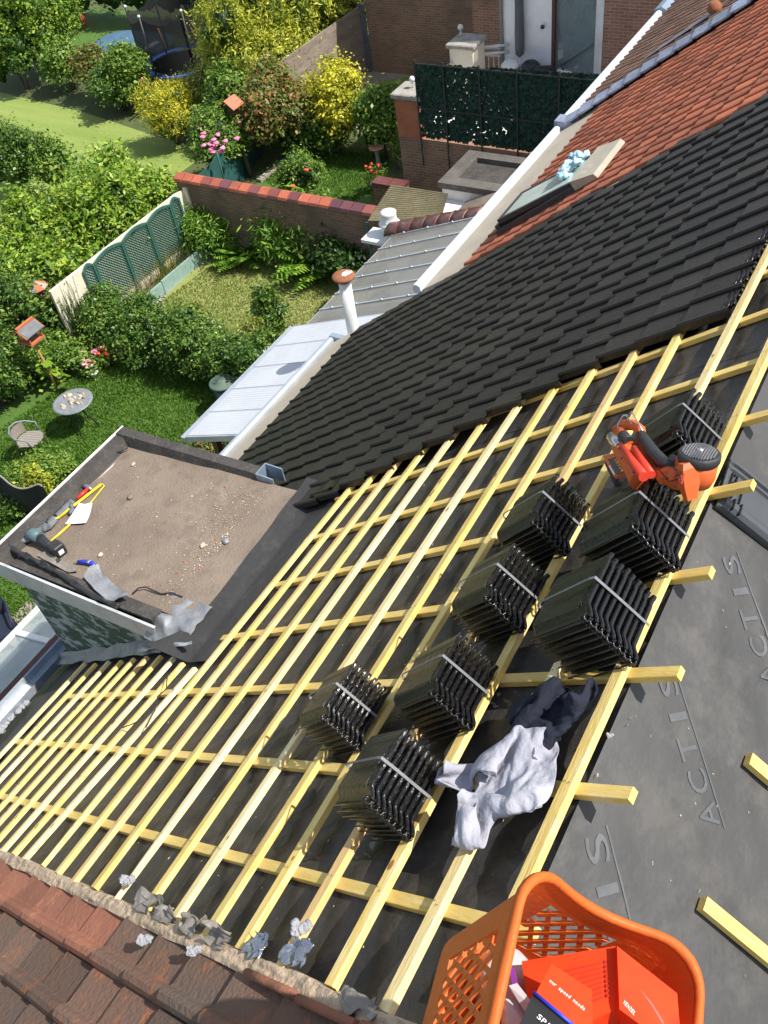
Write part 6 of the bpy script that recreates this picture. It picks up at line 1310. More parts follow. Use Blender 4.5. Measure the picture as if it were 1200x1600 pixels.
def resample(pts, n):
    P_ = pts+[pts[0]]; d = [0]
    for i in range(len(P_)-1): d.append(d[-1]+math.dist(P_[i], P_[i+1]))
    out = []; j = 0
    for k in range(n):
        s = d[-1]*k/n
        while d[j+1] < s: j += 1
        f = (s-d[j])/max(1e-9, d[j+1]-d[j]); out.append((P_[j][0]+(P_[j+1][0]-P_[j][0])*f, P_[j][1]+(P_[j+1][1]-P_[j][1])*f))
    return out
NS = 168; outl = resample(rimc(0), NS); cxy = (LA/2, LB/2)
def dip(a, b_): return 0.0 - .060*math.sin(math.pi*min(1, max(0, (b_+.03)/(LB+.06))))**1.5
def bpt(k, t, off=0.0):           # t 0 at the base, 1 at the rim
    a, c_ = outl[k % NS]; s = .86+.14*t + off; a = cxy[0]+(a-cxy[0])*s; c_ = cxy[1]+(c_-cxy[1])*s
    return B1 + f1*a + f2*c_ + BA*(BH*t + dip(a, c_)*t)
th = .005
def lattice(): # wall with diamond holes: a net of ribs plus solid bands
    b = MB(); NT = 60
    def solid(k0, k1, t0, t1, nk, nt):
        for i in range(nk):
            for j in range(nt):
                ka, kb = k0+(k1-k0)*i/nk, k0+(k1-k0)*(i+1)/nk; ta, tb = t0+(t1-t0)*j/nt, t0+(t1-t0)*(j+1)/nt
                P_ = [bpi(ka, ta), bpi(kb, ta), bpi(kb, tb), bpi(ka, tb)]; Q_ = [bpi(ka, ta, th), bpi(kb, ta, th), bpi(kb, tb, th), bpi(ka, tb, th)]
                b.add(P_+Q_, [(0,1,2,3),(7,6,5,4),(0,4,5,1),(2,6,7,3),(1,5,6,2),(3,7,4,0)], False)
    solid(0, NS, 0, .17, NS//2, 2); solid(0, NS, .80, 1.0, NS//2, 2)
    for kc, wd in CORN: solid(kc-wd, kc+wd, .17, .80, 8, 6)
    # slanted ribs between corners
    for (ka, kb) in SPANS:
        n = max(3, round((kb-ka)/4.6)); w = (kb-ka)/n*.17
        for sg in (1, -1):
            for q in range(-n, 2*n):
                N_ = 10
                for j in range(N_):
                    t0, t1 = .17+.63*j/N_, .17+.63*(j+1)/N_; slope = (kb-ka)/n*3.0
                    c0_ = ka + (kb-ka)*q/n + sg*slope*(t0-.17)/.63; c1_ = ka + (kb-ka)*q/n + sg*slope*(t1-.17)/.63
                    if min(c0_, c1_)-w < ka-.5 or max(c0_, c1_)+w > kb+.5: continue
                    o_ = .001 if sg > 0 else 0
                    P_ = [bpi(c0_-w, t0, o_), bpi(c0_+w, t0, o_), bpi(c1_+w, t1, o_), bpi(c1_-w, t1, o_)]; Q_ = [bpi(c0_-w, t0, th-o_), bpi(c0_+w, t0, th-o_), bpi(c1_+w, t1, th-o_), bpi(c1_-w, t1, th-o_)]
                    b.add(P_+Q_, [(0,1,2,3),(7,6,5,4),(0,4,5,1),(2,6,7,3),(1,5,6,2),(3,7,4,0)], False)
    return b
def bpi(k, t, inn=0.0):
    i = math.floor(k); f = k-i; p = bpt(i, t, -inn/.22).lerp(bpt(i+1, t, -inn/.22), f); return p
# corner centres along the outline
def kof(a_, b_): return min(range(NS), key=lambda i: (outl[i][0]-a_)**2+(outl[i][1]-b_)**2)
cor = sorted([kof(-.005, -.005), kof(LA+.005, -.005), kof(LA+.005, LB+.005), kof(-.005, LB+.005)])
CORN = [(k, 10) for k in cor]; SPANS = [(cor[i]+10, (cor[(i+1) % 4] + (NS if i == 3 else 0))-10) for i in range(4)]
lattice().build('wall', M['orange_plastic'], bk)
b = MB(); loops = []
for k in range(NS+1):
    p = bpt(k, 1.0); q = bpt(k, 1.0, .09); o_ = (q-p).normalized(); L = []
    for (u_, w_) in ((-.009,.0),(-.006,.007),(.002,.009),(.009,.005),(.012,-.010),(.009,-.011),(.007,.0),(.0,.002),(-.008,-.006)): L.append(p+o_*u_+BA*w_)
    loops.append(L)
b.loft(loops, False, False, True); rim = b.build('rim', M['orange_plastic'], bk)
b = MB(); 
pl0 = [bpt(k, 0.0) for k in range(0, NS, 2)]; b.prism(pl0, BA*.008); b.build('base', M['orange_plastic'], bk)
for kk in (cor[0]-18, cor[0]-44):
    b = MB(); L = []
    for j in range(9):
        k = kk + (j-4)*.9; p = bpi(k % NS, .955); q = bpi(k % NS, .925); o_ = (bpt(int(k) % NS, 1, .09)-bpt(int(k) % NS, 1)).normalized()*.0012; L.append([p+o_, q+o_])
    b.loft(L, closed=False); b.build('handle_slot', M['dark_red_card'], rim)
# boxes in it
def card(q, dep, th_, name, m, label=None, cat=None, parent=None, grp=None, deps=None):
    ds = deps or [dep]*4; P_ = [DP(a, c_, d) for (a, c_), d in zip(q, ds)]; nv = (P_[1]-P_[0]).cross(P_[3]-P_[0]).normalized()
    if nv.dot(Vector((0,0,HC))-P_[0]) < 0: nv = -nv
    b = MB(); b.hexa([p-nv*th_ for p in P_]+P_); o = b.build(name, M[m], parent)
    if label: tag(recentre(o), label, cat, grp)
    return o, P_, nv
def card_text(s, P_, nv, o, A, B, T, m='white_print', fill=.8):
    # A, B baseline ends and T letter-top reference as bilinear coords on quad P_
    f = lambda u, v: P_[0]*(1-u)*(1-v)+P_[1]*u*(1-v)+P_[2]*u*v+P_[3]*(1-u)*v
    a, b_, t_ = f(*A), f(*B), f(*T); d = b_-a; n = len(s.replace(' ', '_')); up = t_-a; up = up - d*(up.dot(d)/d.dot(d)); mb = MB(); i0 = 0
    for i, ch in enumerate(s):
        if ch == ' ': continue
        vv, ff = LET.setdefault(ch, text_verts(ch)); x0 = min(q[0] for q in vv); x1 = max(q[0] for q in vv); w = fill*(.4 if ch in 'Iil' else 1); c_ = (i+.5)/n
        mb.add([a + d*(c_ + ((q[0]-x0)/max(.01, x1-x0)-.5)*w/n) + up*(q[1]/.73) + nv*.0012 for q in vv], ff)
    r_o = mb.build('lettering', M[m]); r_o.parent = o; r_o.location = -Vector(o.location); return r_o
o1, P1, n1 = card([(815,1502),(962,1478),(968,1573),(835,1640)], 1.66, .09, 'red_box', 'red_card', 'orange-red cardboard box with ribbed grip lines in the basket', 'box', deps=[1.72,1.68,1.62,1.60])
b = MB()
f_ = lambda u, v: P1[0]*(1-u)*(1-v)+P1[1]*u*(1-v)+P1[2]*u*v+P1[3]*(1-u)*v + n1*.0012
for k in range(8):
    v = .22+.075*k; b.add([f_(.42+.03*k, v), f_(.84, v), f_(.84, v+.02), f_(.42+.03*k, v+.02)], [(0,1,2,3)])
    cc = f_(.88, v+.01); b.add([cc+(P1[1]-P1[0]).normalized()*.0035*math.cos(a)+(P1[3]-P1[0]).normalized()*.0035*math.sin(a) for a in [math.pi*q/4 for q in range(8)]], [tuple(range(8))])
ob = b.build('grip_lines', M['dark_red_card']); ob.parent = o1; ob.location = -Vector(o1.location)
o2, P2, n2 = card([(964,1478),(1058,1552),(1066,1650),(968,1577)], 1.62, .10, 'red_box', 'red_card', 'bright red cardboard box with a hand slot standing at the right of the basket', 'box', deps=[1.66,1.62,1.56,1.60])
card_text('VENZEL', P2, n2, o2, (.05,.86), (.24,.93), (.05,.77))
b = MB(); f2_ = lambda u, v: P2[0]*(1-u)*(1-v)+P2[1]*u*(1-v)+P2[2]*u*v+P2[3]*(1-u)*v + n2*.0014
b.add([f2_(.34,.42), f2_(.55,.50), f2_(.72,.66), f2_(.74,.74), f2_(.70,.72), f2_(.55,.56)], [(0,1,2,3,4,5)]); ob = b.build('hand_slot', M['dark_red_card']); ob.parent = o2; ob.location = -Vector(o2.location)
o3, P3, n3 = card([(862,1506),(925,1547),(927,1650),(822,1580)], 1.56, .06, 'red_box', 'red_card', 'smaller red box with one line of white print lying on the ribbed box', 'box', deps=[1.63,1.60,1.50,1.55])
card_text('our speed needs', P3, n3, o3, (.10,.32), (.84,.42), (.10,.25), fill=.75)
o4, P4, n4 = card([(833,1552),(905,1612),(880,1660),(812,1600)], 1.5, .03, 'blue_edged_box', 'sticker', 'dark box with a blue edge and white print in the basket', 'box', deps=[1.55,1.50,1.46,1.50])
card_text('SPIT', P4, n4, o4, (.22,.52), (.62,.56), (.22,.36), fill=.8)
b = MB(); b.tube([P4[0]+n4*.003, P4[1]+n4*.003], .0035, 6); ob = b.build('blue_edge', M['blue_plastic']); ob.parent = o4; ob.location = -Vector(o4.location)
for k, (q, lab) in enumerate((([(795,1540),(808,1536),(850,1590),(838,1610)], 'clear plastic case nearest the basket wall'), ([(790,1560),(815,1566),(828,1610),(795,1625)], 'frosted clear box at the very bottom left of the basket'))):
    card(q, 1.5, .035, 'clear_case', 'clear_plastic', lab, 'case', deps=[1.62,1.62,1.56,1.56])
card([(796,1512),(803,1510),(806,1524),(798,1527)], 1.6, .02, 'purple_case', 'purple', 'small case with a purple stripe seen through the basket wall', 'case', deps=[1.66,1.66,1.64,1.64])
rr = random.Random(4)
for k, (a_, c_, s_, m_, lab) in enumerate(((.06,.10,.055,'clear_plastic','cloudy plastic tub in the far left corner of the basket'), (.20,.09,.05,'plastic_white','white lidded tub against the left wall of the basket'), (.13,.2,.045,'orange_plastic','small orange plastic piece at the bottom of the basket'))):
    p = B1 + f1*(a_+.03) + f2*(c_+.0) + BA*.012; b = MB(); b.lathe(p, [(s_*.8,0),(s_,.09),(s_*1.04,.10),(s_*.9,.115),(.005,.118)], 16, BA); tag(recentre(b.build('tub', M[m_])), lab, 'tub')
# packing piece under the basket so it sits on the ridge
b = MB(); pc = B1 + f1*.10 + f2*.10
# ------------------------------------------------------------------ tools and litter on the dormer roof
def DK(px, py, h=0.0):
    z = 6.40
    for _ in range(6): p = G(px, py, z+h); z = deckz(p[1]) + mn.noise(Vector((p[0]*2, p[1]*2, 0)))*.012
    return Vector((p[0], p[1], z+h))
t = empty('angle_grinder', DK(65,850), 'cordless teal and black angle grinder lying on the dormer roof', 'grinder')
b = MB(); b.lathe(DK(45,838,.01), [(.085,0),(.095,.012),(.095,.03),(.07,.036)], 20, (0.1,.15,1)); b.build('guard', M['lead'], t)
b = MB(); b.tube([DK(44,838,.06), DK(52,835,.08), DK(63,840,.075)], [.035,.055,.048], 12); b.build('gear_head', M['tool_teal'], t)
b = MB(); b.tube([DK(60,840,.065), DK(72,849,.06), DK(86,858,.055)], [.045,.036,.034], 12); b.build('grip', M['gun_black'], t)
b = MB(); b.obox(DK(90,858,.05), DK(99,862)-DK(85,852), (0,0,1), (DK(99,862)-DK(85,852)).cross(Vector((0,0,1))), .11, .12, .10, .015); bb = b.build('battery', M['gun_black'], t)
b = MB(); b.add([DK(91,862,.118), DK(98,857,.118), DK(101,863,.118), DK(94,868,.118)], [(0,1,2,3)]); b.build('rating_label', M['plastic_white'], bb)
b = MB(); b.add([DK(81,851,.1), DK(88,847,.1), DK(89,849,.1), DK(82,854,.1)], [(0,1,2,3)]); b.build('logo_label', M['plastic_white'], bb)
t = empty('claw_hammer', DK(127,772), 'claw hammer with a red grip and steel head on the dormer roof', 'hammer')
b = MB(); b.tube([DK(121,779,.02), DK(137,764,.025)], .016, 8); b.build('red_grip', M['hammer_red'], t)
b = MB(); b.tube([DK(122,779,.02), DK(106,790,.018)], [.013,.010], 8); b.build('handle', M['gun_black'], t)
b = MB(); b.tube([DK(130,759,.03), DK(137,760,.035), DK(143,765,.03)], [.020,.017,.010], 10); b.build('head', M['steel'], t)
def tg(o, l, c_, g=None): return tag(recentre(o), l, c_, g)
b = MB(); b.tube([DK(93,808,.02), DK(113,792,.022), DK(158,757,.02)], [.010,.013,.011], 6); b.tube([DK(78,816,.02), DK(93,808,.02)], [.014,.012], 6); tg(b.build('yellow_bar', M['yellow_plastic']), 'thick yellow bar lying beside the red-gripped hammer', 'bar')
b = MB(); b.tube([DK(72,851,.012), DK(92,835,.012), DK(113,816,.014)], [.006,.010,.009], 6); b.tube([DK(113,816,.014), DK(143,784,.016), DK(163,759,.014), DK(160,756,.014), DK(157,757,.014)], [.008,.006,.005,.004,.003], 6); tg(b.build('folding_rule', M['yellow_plastic']), 'thin yellow folding rule running under the white paper', 'rule')
P_ = [DK(102,819,.022), DK(134,817,.022), DK(145,787,.022), DK(124,786,.026)]
b = MB(); b.grid(lambda u, v: P_[0]*(1-u)*(1-v)+P_[1]*u*(1-v)+P_[2]*u*v+P_[3]*(1-u)*v+Vector((0,0,.012*math.sin(u*5)*math.sin(v*4))), [k/10 for k in range(11)], [k/10 for k in range(11)]); pp = b.build('paper', M['paper']); b = MB()
b.tube([DK(113,812,.033), DK(120,805,.036), DK(132,796,.034)], .0012, 4); b.tube([DK(121,810,.033), DK(127,806,.034), DK(131,807,.033)], .0012, 4); b.build('pencil_sketch', M['pencil'], pp); tag(pp, 'white sheet of paper with a pencil sketch on the dormer roof', 'paper')
def strip(pts, w, name, m, label, cat, seed=1, wob=.02):
    b = MB(); P_ = [DK(*p) for p in pts]; Q = []
    for i in range(len(P_)-1):
        for k in range(10): Q.append(P_[i].lerp(P_[i+1], k/10))
    Q.append(P_[-1]); L = []
    for i, p in enumerate(Q):
        d = (Q[min(i+1, len(Q)-1)]-Q[max(i-1, 0)]).normalized(); s = Vector((-d.y, d.x, 0)).normalized(); ww = (w[0]+(w[1]-w[0])*i/len(Q))*(1+.25*mn.noise(Vector((i*.4, seed, 0)))); dz_ = wob*mn.noise(Vector((i*.3, seed, 1)))
        L.append([p-s*ww+Vector((0,0,dz_)), p+Vector((0,0,.015+dz_)), p+s*ww+Vector((0,0,-dz_)), p+s*ww*.9+Vector((0,0,-.008-dz_)), p-s*ww*.9+Vector((0,0,-.008))])
    b.loft(L, True, True, True); return tg(b.build(name, M[m]), label, cat)
strip([(60,826,.02),(76,820,.03),(84,808,.03)], (.06,.05), 'tool_pouch', 'slate_grey', 'dark grey fabric pouch at the kerb of the dormer roof', 'pouch')
strip([(88,806,.025),(102,792,.03),(112,782,.03)], (.035,.045), 'strap', 'slate_grey', 'grey webbing strap crossing the yellow bar', 'strap', 3)
strip([(112,785,.03),(112,796,.04),(108,803,.03)], (.02,.018), 'strap', 'slate_grey', 'short hanging end of grey strap beside the paper', 'strap', 5)
t = empty('utility_knife', DK(133,880), 'blue utility knife lying near the torn lead', 'knife')
b = MB(); b.tube([DK(122,878,.02), DK(134,878,.022), DK(143,880,.022), DK(149,884,.018)], [.014,.020,.020,.012], 8); b.build('handle', M['blue_plastic'], t)
b = MB(); b.tube([DK(123,878,.02), DK(115,880,.015)], [.008,.003], 5); b.build('blade', M['steel'], t); b = MB(); b.obox(DK(138,877,.042), (1,0,0), (0,1,0), (0,0,1), .03, .02, .006, .001); b.build('slider', M['steel'], t)
def flat(poly, h, name, m, label, cat, seed, amp=.03, P=DK):
    n = 18; c_ = sum((DK(*q, h) for q in poly), Vector())/len(poly); loops = []; N_ = len(poly)
    for j in range(9):
        r_ = j/8; L = []
        for i in range(N_):
            for k in range(4):
                p = DK(*poly[i], h).lerp(DK(*poly[(i+1) % N_], h), k/4); q = c_.lerp(p, .02+.98*r_); q = q + Vector((0,0, amp*(.6+mn.noise(Vector((q.x*6, q.y*6, seed)))*1.4)*(.4+r_) )); L.append(q)
        loops.append(L)
    b = MB(); b.loft(loops, True, False, True); b.loft([[p-Vector((0,0,.005)) for p in L] for L in loops], True, False, True); return tg(b.build(name, M[m]), label, cat)
flat([(133,905),(146,893),(158,888),(164,900),(185,918),(207,938),(196,942),(172,942),(150,925)], .012, 'lead_scrap', 'lead', 'triangular pale grey lead offcut on the near edge of the dormer roof', 'lead scrap', 2, .035)
flat([(58,868),(70,863),(96,876),(118,886),(122,894),(108,895),(84,884)], .012, 'felt_scrap', 'scrap', 'long beige felt offcut near the grinder battery', 'felt scrap', 5, .02)
strip([(2,842,.07),(20,858,.06),(60,878,.05),(95,897,.05),(140,928,.05),(185,948,.03)], (.022,.016), 'loose_flashing', 'gun_black', 'dark loose flashing strip curling along the near edge of the dormer roof', 'flashing', 7, .05)
b = MB(); b.tube([DK(207,928,.01), DK(216,919,.03), DK(228,917,.03), DK(240,923,.02), (DK(252,928,.012)), DK(268,926,.02), DK(285,932,.01)], .006, 5); tg(b.build('wire', M['gun_black']), 'black bent wire on the dormer roof beside the pale scraps', 'wire')
b = MB(); b.tube([DK(172,716,.01), DK(180,708,.03), DK(192,704,.03), DK(200,700,.03)], .006, 5); tg(b.build('wire', M['gun_black']), 'short dark curled felt strip at the far corner of the dormer roof', 'wire')
# litter
def chips(name, m, n, seed, label, smin, smax, bias):
    r = random.Random(seed); b = MB()
    for k in range(n):
        if r.random() < bias: cx_, cy_, s_ = r.choice([(355,825,26),(340,850,22),(310,900,24),(325,880,26),(385,770,26),(290,935,22),(370,930,20),(350,790,30)]); px, py = r.gauss(cx_, s_), r.gauss(cy_, s_*.7)
        else: px, py = r.uniform(40, 470), r.uniform(690, 1000)
        p = DK(px, py, .006)
        if not (xd0+.14 < p.x < xd1-.18 and 3.75 < p.y < yf-.2): continue
        s = r.uniform(smin, smax); a = r.uniform(0, 3.14); q = r.uniform(.25, 1); u_ = Vector((math.cos(a), math.sin(a), r.uniform(-.2,.2)))*s; w_ = Vector((-math.sin(a), math.cos(a), r.uniform(-.2,.2)))*s*q; z = Vector((0,0,s*.5))
        b.add([p-u_-w_*.6, p+u_*.7-w_, p+u_+w_*.5, p-u_*.5+w_, p+z], [(0,1,4),(1,2,4),(2,3,4),(3,0,4)])
    o = b.build(name, M[m]); o['kind'] = 'stuff'; tag(o, label, 'debris')
chips('rubble', 'chips', 1700, 3, 'pale wood chips and mortar crumbs scattered over the dormer roof', .0025, .0075, .6)
chips('rubble', 'red_chips', 60, 6, 'red brick crumbs scattered over the dormer roof', .004, .012, .6)
for k, (q, s, lab) in enumerate((((204,776),.028,'pale yellowish pebble in the middle of the dormer roof'), ((317,852),.026,'pale stone right of centre on the dormer roof'), ((208,725),.022,'small pale stone near the far corner of the dormer roof'), ((353,845),.03,'grey crumpled lump beside the wood chips'), ((157,867),.022,'pale stone right of the blue knife'), ((98,768),.022,'pale crumb by the front kerb left of the hammer'))):
    b = MB(); b.blob(DK(*q, s*.4), (s, s*.85, s*.5), k, .4, 7, 10, 1.6); tg(b.build('stone', M['chips'] if k != 3 else M['lead']), lab, 'stone')
r = random.Random(9); b = MB()
for k in range(300):
    if r.random() < .3: x, w = r.uniform(.3, 3.5), r.uniform(.0, 1.6); p = Vector(QP(x, w, hq(x, w)+.002)); n_ = Vector((0,-SA,CA))
    else:
        x, v = r.uniform(.5, 3.4), r.uniform(1.75, 5.5); p = Vector(RP(x, v, memb_h(x, v)+.002)); n_ = Nv
    s = r.uniform(.001, .003); a = r.uniform(0, 6.28); u_ = Vector((math.cos(a), math.sin(a), 0)); u_ = (u_-n_*u_.dot(n_)).normalized()*s*r.uniform(1, 3); w_ = n_.cross(u_).normalized()*s
    b.add([p-u_-w_, p+u_-w_, p+u_+w_, p-u_+w_, p+n_*s], [(0,1,4),(1,2,4),(2,3,4),(3,0,4)])
o = b.build('sawdust', M['chips']); o['kind'] = 'stuff'; tag(o, 'pale splinters and sawdust scattered on the black membrane', 'debris')
b = MB(); 
for q in ((1118,782),(1041,562)):
    pass
# black twine on the lower battens
b = MB(); b.tube([RP(*RV(262,1048,.03),.03), RP(*RV(258,1075,.03),.02), RP(*RV(246,1088,.03),.03), RP(*RV(240,1108,.03),.02), RP(*RV(226,1135,.02),.01)], .004, 5); b.tube([RP(*RV(192,1137,.02),.02), RP(*RV(205,1132,.02),.02), RP(*RV(218,1126,.02),.02)], .004, 5); tg(b.build('cord', M['gun_black']), 'thin black cord trailing over the battens below the dormer cheek', 'cord')
# ------------------------------------------------------------------ things in our garden
def zfor(base, py):              # height above a ground point that shows at image row py
    lo, hi = 0.0, 8.0
    for _ in range(40):
        m_ = (lo+hi)/2; c_ = RM @ (np.array([base[0], base[1], m_]) - np.array([0,0,HC])); y = 800+FPX*c_[1]/c_[2]
        if y > py: lo = m_
        else: hi = m_
    return lo
T0 = G(114, 628, .68)
t = empty('garden_table', (T0[0], T0[1], 0), 'round mosaic garden table with bird food on the lush lawn', 'table')
b = MB(); b.lathe((T0[0],T0[1],.66), [(.36,0),(.40,.01),(.41,.03),(.40,.045),(.36,.045)], 32); b.build('rim', M['furn_metal'], t)
b = MB(); b.lathe((T0[0],T0[1],.675), [(.36,0),(.36,.02),(.0,.021)], 32); b.build('tabletop', M['stone'], t)
for k in range(4):
    a = .5+k*math.pi/2; b = MB(); b.tube([(T0[0]+.1*math.cos(a),T0[1]+.1*math.sin(a),.66),(T0[0]+.14*math.cos(a),T0[1]+.14*math.sin(a),.35),(T0[0]+.33*math.cos(a),T0[1]+.33*math.sin(a),0)], .016, 6); b.build('leg', M['dark_metal'], t)
rr = random.Random(2); b = MB()
for k in range(26):
    a, q = rr.uniform(0, 6.28), rr.uniform(0, .27); b.blob((T0[0]+q*math.cos(a), T0[1]+q*math.sin(a), .71), (rr.uniform(.02,.065), rr.uniform(.02,.055), rr.uniform(.015,.05)), k, .5, 5, 7, 3)
o = b.build('bird_food', M['chips']); o['kind'] = 'stuff'; tag(o, 'scraps of bread and shells lying on the round garden table', 'bird food')
c0 = G(47, 686, .42)
t = empty('garden_chair', (c0[0], c0[1], 0), 'small curved wire and rattan chair on the lawn left of the round table', 'chair'); cx_, cy_ = c0[0], c0[1]
ang0 = math.atan2(1, -.5)
def cq(a, r_, z): return (cx_+r_*math.cos(ang0+a), cy_+r_*math.sin(ang0+a), z)
b = MB(); b.tube([cq(-2.0,.27,.40), cq(-1.9,.29,.62), cq(-1.2,.30,.66), cq(-.6,.30,.72), cq(0,.30,.74), cq(.6,.30,.72), cq(1.2,.30,.66), cq(1.9,.29,.62), cq(2.0,.27,.40)], .018, 6); b.build('frame', M['furn_metal'], t)
b = MB(); b.loft([[cq(a,.285,z) for a in [k*.2-1.0 for k in range(11)]] for z in (.44,.55,.68)], smooth=True, closed=False); b.loft([[cq(a,.275,z) for a in [k*.2-1.0 for k in range(11)]][::-1] for z in (.44,.55,.68)], smooth=True, closed=False); b.build('backrest', M['wicker'], t)
b = MB()
for k in range(9): y = -.21+.0525*k; hl = math.sqrt(.26**2-y*y); d1 = Vector((math.cos(ang0), math.sin(ang0), 0)); d2 = Vector((-d1.y, d1.x, 0)); c_ = Vector((cx_, cy_, .42)); b.obox(c_+d2*y, d1, d2, (0,0,1), hl*2, .046, .016)
b.build('seat', M['wicker'], t)
for k in range(4): a = .8+k*math.pi/2; b = MB(); b.tube([cq(a,.22,.41), cq(a,.27,0)], .013, 6); b.build('leg', M['dark_metal'], t)
def pole(base_px, top_px, r_=.03, name='pole', m='pole_wood', parent=None, bend=.03):
    p = G(*base_px); z = zfor(p, top_px[1]); q = PX(top_px[0], top_px[1], p[0]); top = (p[0], q[1], q[2]); b = MB(); b.tube([p, ((p[0]+top[0])/2+bend, (p[1]+top[1])/2, (p[2]+top[2])/2), top], r_, 8); b.build(name, M[m], parent); return Vector(p), Vector(top)
def bird_house(base_px, top_px, s, roofm, label, panel='slate_grey'):
    p = G(*base_px); t = empty('bird_feeder', p, label, 'bird feeder'); _, tp = pole(base_px, top_px, .028, 'pole', 'pole_wood', t)
    b = MB(); b.box(tp.x-s, tp.x+s, tp.y-s, tp.y+s, tp.z-.02, tp.z+.02); b.build('floor', M['roof_orange'], t)
    for sx in (-1,1):
        for sy in (-1,1): b = MB(); b.box(tp.x+sx*s*.85-.012, tp.x+sx*s*.85+.012, tp.y+sy*s*.85-.012, tp.y+sy*s*.85+.012, tp.z+.02, tp.z+s*1.1); b.build('post', M['roof_orange'], t)
    b = MB(); b.box(tp.x-s*.5, tp.x+s*.5, tp.y-s*.5, tp.y+s*.5, tp.z+.02, tp.z+s*.8); b.build('box', M['bark'], t)
    zr = tp.z+s*1.1
    for sg in (-1, 1):
        b = MB(); b.prism([(tp.x-s*1.2, tp.y, zr+s*.75), (tp.x+s*1.2, tp.y, zr+s*.75), (tp.x+s*1.2, tp.y+sg*s*1.25, zr), (tp.x-s*1.2, tp.y+sg*s*1.25, zr)], (0,0,.02)); b.build('roof_panel', M[panel], t)
    b = MB(); b.box(tp.x-s*1.25, tp.x+s*1.25, tp.y-.03, tp.y+.03, zr+s*.76, zr+s*.76+.05); b.build('ridge', M[roofm], t)
    for sx in (-1.22, 1.22):
        b = MB(); b.prism([(tp.x+sx*s, tp.y-s*1.25, zr), (tp.x+sx*s, tp.y, zr+s*.78), (tp.x+sx*s, tp.y+s*1.25, zr), (tp.x+sx*s, tp.y+s*1.15, zr-.03), (tp.x+sx*s, tp.y, zr+s*.65), (tp.x+sx*s, tp.y-s*1.15, zr-.03)], (.02*sx/abs(sx),0,0)); b.build('bargeboard', M[roofm], t)
    return t, tp
bird_house((90,612), (50,530), .19, 'roof_orange', 'wooden bird house with grey roof and orange trim on a pole behind the round table')
t = empty('bird_feeder', G(104,548), 'umbrella-roofed bird feeder on an orange pole against the hedge end', 'bird feeder'); _, tp = pole((104,548), (64,462), .03, 'pole', 'pole_wood', t)
b = MB(); b.lathe((tp.x,tp.y,tp.z+.02), [(.14,0),(.15,.03)], 8); b.build('tray', M['bark'], t); b = MB(); b.lathe((tp.x,tp.y,tp.z+.05), [(.09,0),(.09,.16)], 8); b.build('seed_box', M['bark'], t)
rr = random.Random(1)
for k in range(8):
    a0, a1 = k*math.pi/4, (k+1)*math.pi/4-.01; b = MB(); z = tp.z+.21; b.prism([(tp.x,tp.y,z+.16), (tp.x+.24*math.cos(a0),tp.y+.24*math.sin(a0),z), (tp.x+.24*math.cos(a1),tp.y+.24*math.sin(a1),z)], (0,0,.012)); b.build('roof_panel', M['roof_orange'] if k % 2 else M['stone'], t)
# bird box on a pole far, lantern
t = empty('bird_box', G(414,150), 'small white-roofed bird box on a dark post among the yellow-green shrubs', 'bird box'); _, tp = pole((414,150), (409,106), .03, 'post', 'bark', t, 0)
b = MB(); b.box(tp.x-.12, tp.x+.12, tp.y-.14, tp.y+.14, tp.z-.05, tp.z+.18); b.build('box', M['bark'], t); b = MB(); b.box(tp.x-.16, tp.x+.16, tp.y-.19, tp.y+.19, tp.z+.181, tp.z+.22); b.build('roof', M['plastic_white'], t)
t = empty('garden_lantern', G(567,187), 'dark pole with a round bird feeder standing in the yard beside the yellow shrub', 'feeder pole'); _, tp = pole((567,187), (561,136), .02, 'pole', 'dark_metal', t, 0)
b = MB(); b.lathe((tp.x, tp.y, tp.z*.62), [(.02,0),(.16,.04),(.16,.08),(.04,.2),(.02,.34)], 14); b.build('globe', M['dark_metal'], t)
# rose bush, feeder and hanging pots beyond the brick wall
sh('rose_bush', 'tall rose bush covered in pink blooms behind the left end of the brick wall', 'rose bush', 346, 232, .95, 82, .95, 'leaf_mid', 9000, .055, 71)
def blooms(parent_center, pts, z, s, m, label, name='roses', parent=None, n=10):
    for i, q in enumerate(pts): pass
def bloom_obj(pxs, z, s, m, parent):
    rr = random.Random(int(pxs[0][0]))
    for q in pxs:
        c_ = Vector(G(q[0], q[1]+6, z+rr.uniform(-.25,.2))); b = MB()
        for k in range(9): a = k*2.4; r_ = s*.5*math.sqrt(k/9); b.blob(c_+Vector((r_*math.cos(a), r_*math.sin(a), rr.uniform(0,.02))), (s*.36, s*.36, s*.25), k, .3, 5, 7, 2)
        b.build('bloom', M[m], parent)
rb = [o for o in C.objects if o.name.startswith('rose_bush')][0]
bloom_obj([(324,192),(336,191),(312,195),(318,203),(317,209),(331,202),(343,197),(334,213),(338,218),(328,220),(336,222),(345,231),(348,226),(318,222),(330,228),(370,211),(340,205),(333,232),(352,215)], 1.65, .11, 'petal_pink', rb)
sh('rose_bush', 'low rose bush with two red blooms close behind the brick wall', 'rose bush', 470, 278, .5, 64, .5, 'leaf_mid', 3000, .05, 72)
rb2 = [o for o in C.objects if o.name.startswith('rose_bush')][-1]
rb2 = [o for o in C.objects if o.name.startswith('rose_bush') and 'two red' in o['label']][0]
bloom_obj([(479,260),(458,286)], .85, .10, 'petal_red', rb2)
t = empty('bird_house', G(392,276), 'bird house with a pale orange roof on a gnarled trunk hung with pots', 'bird house')
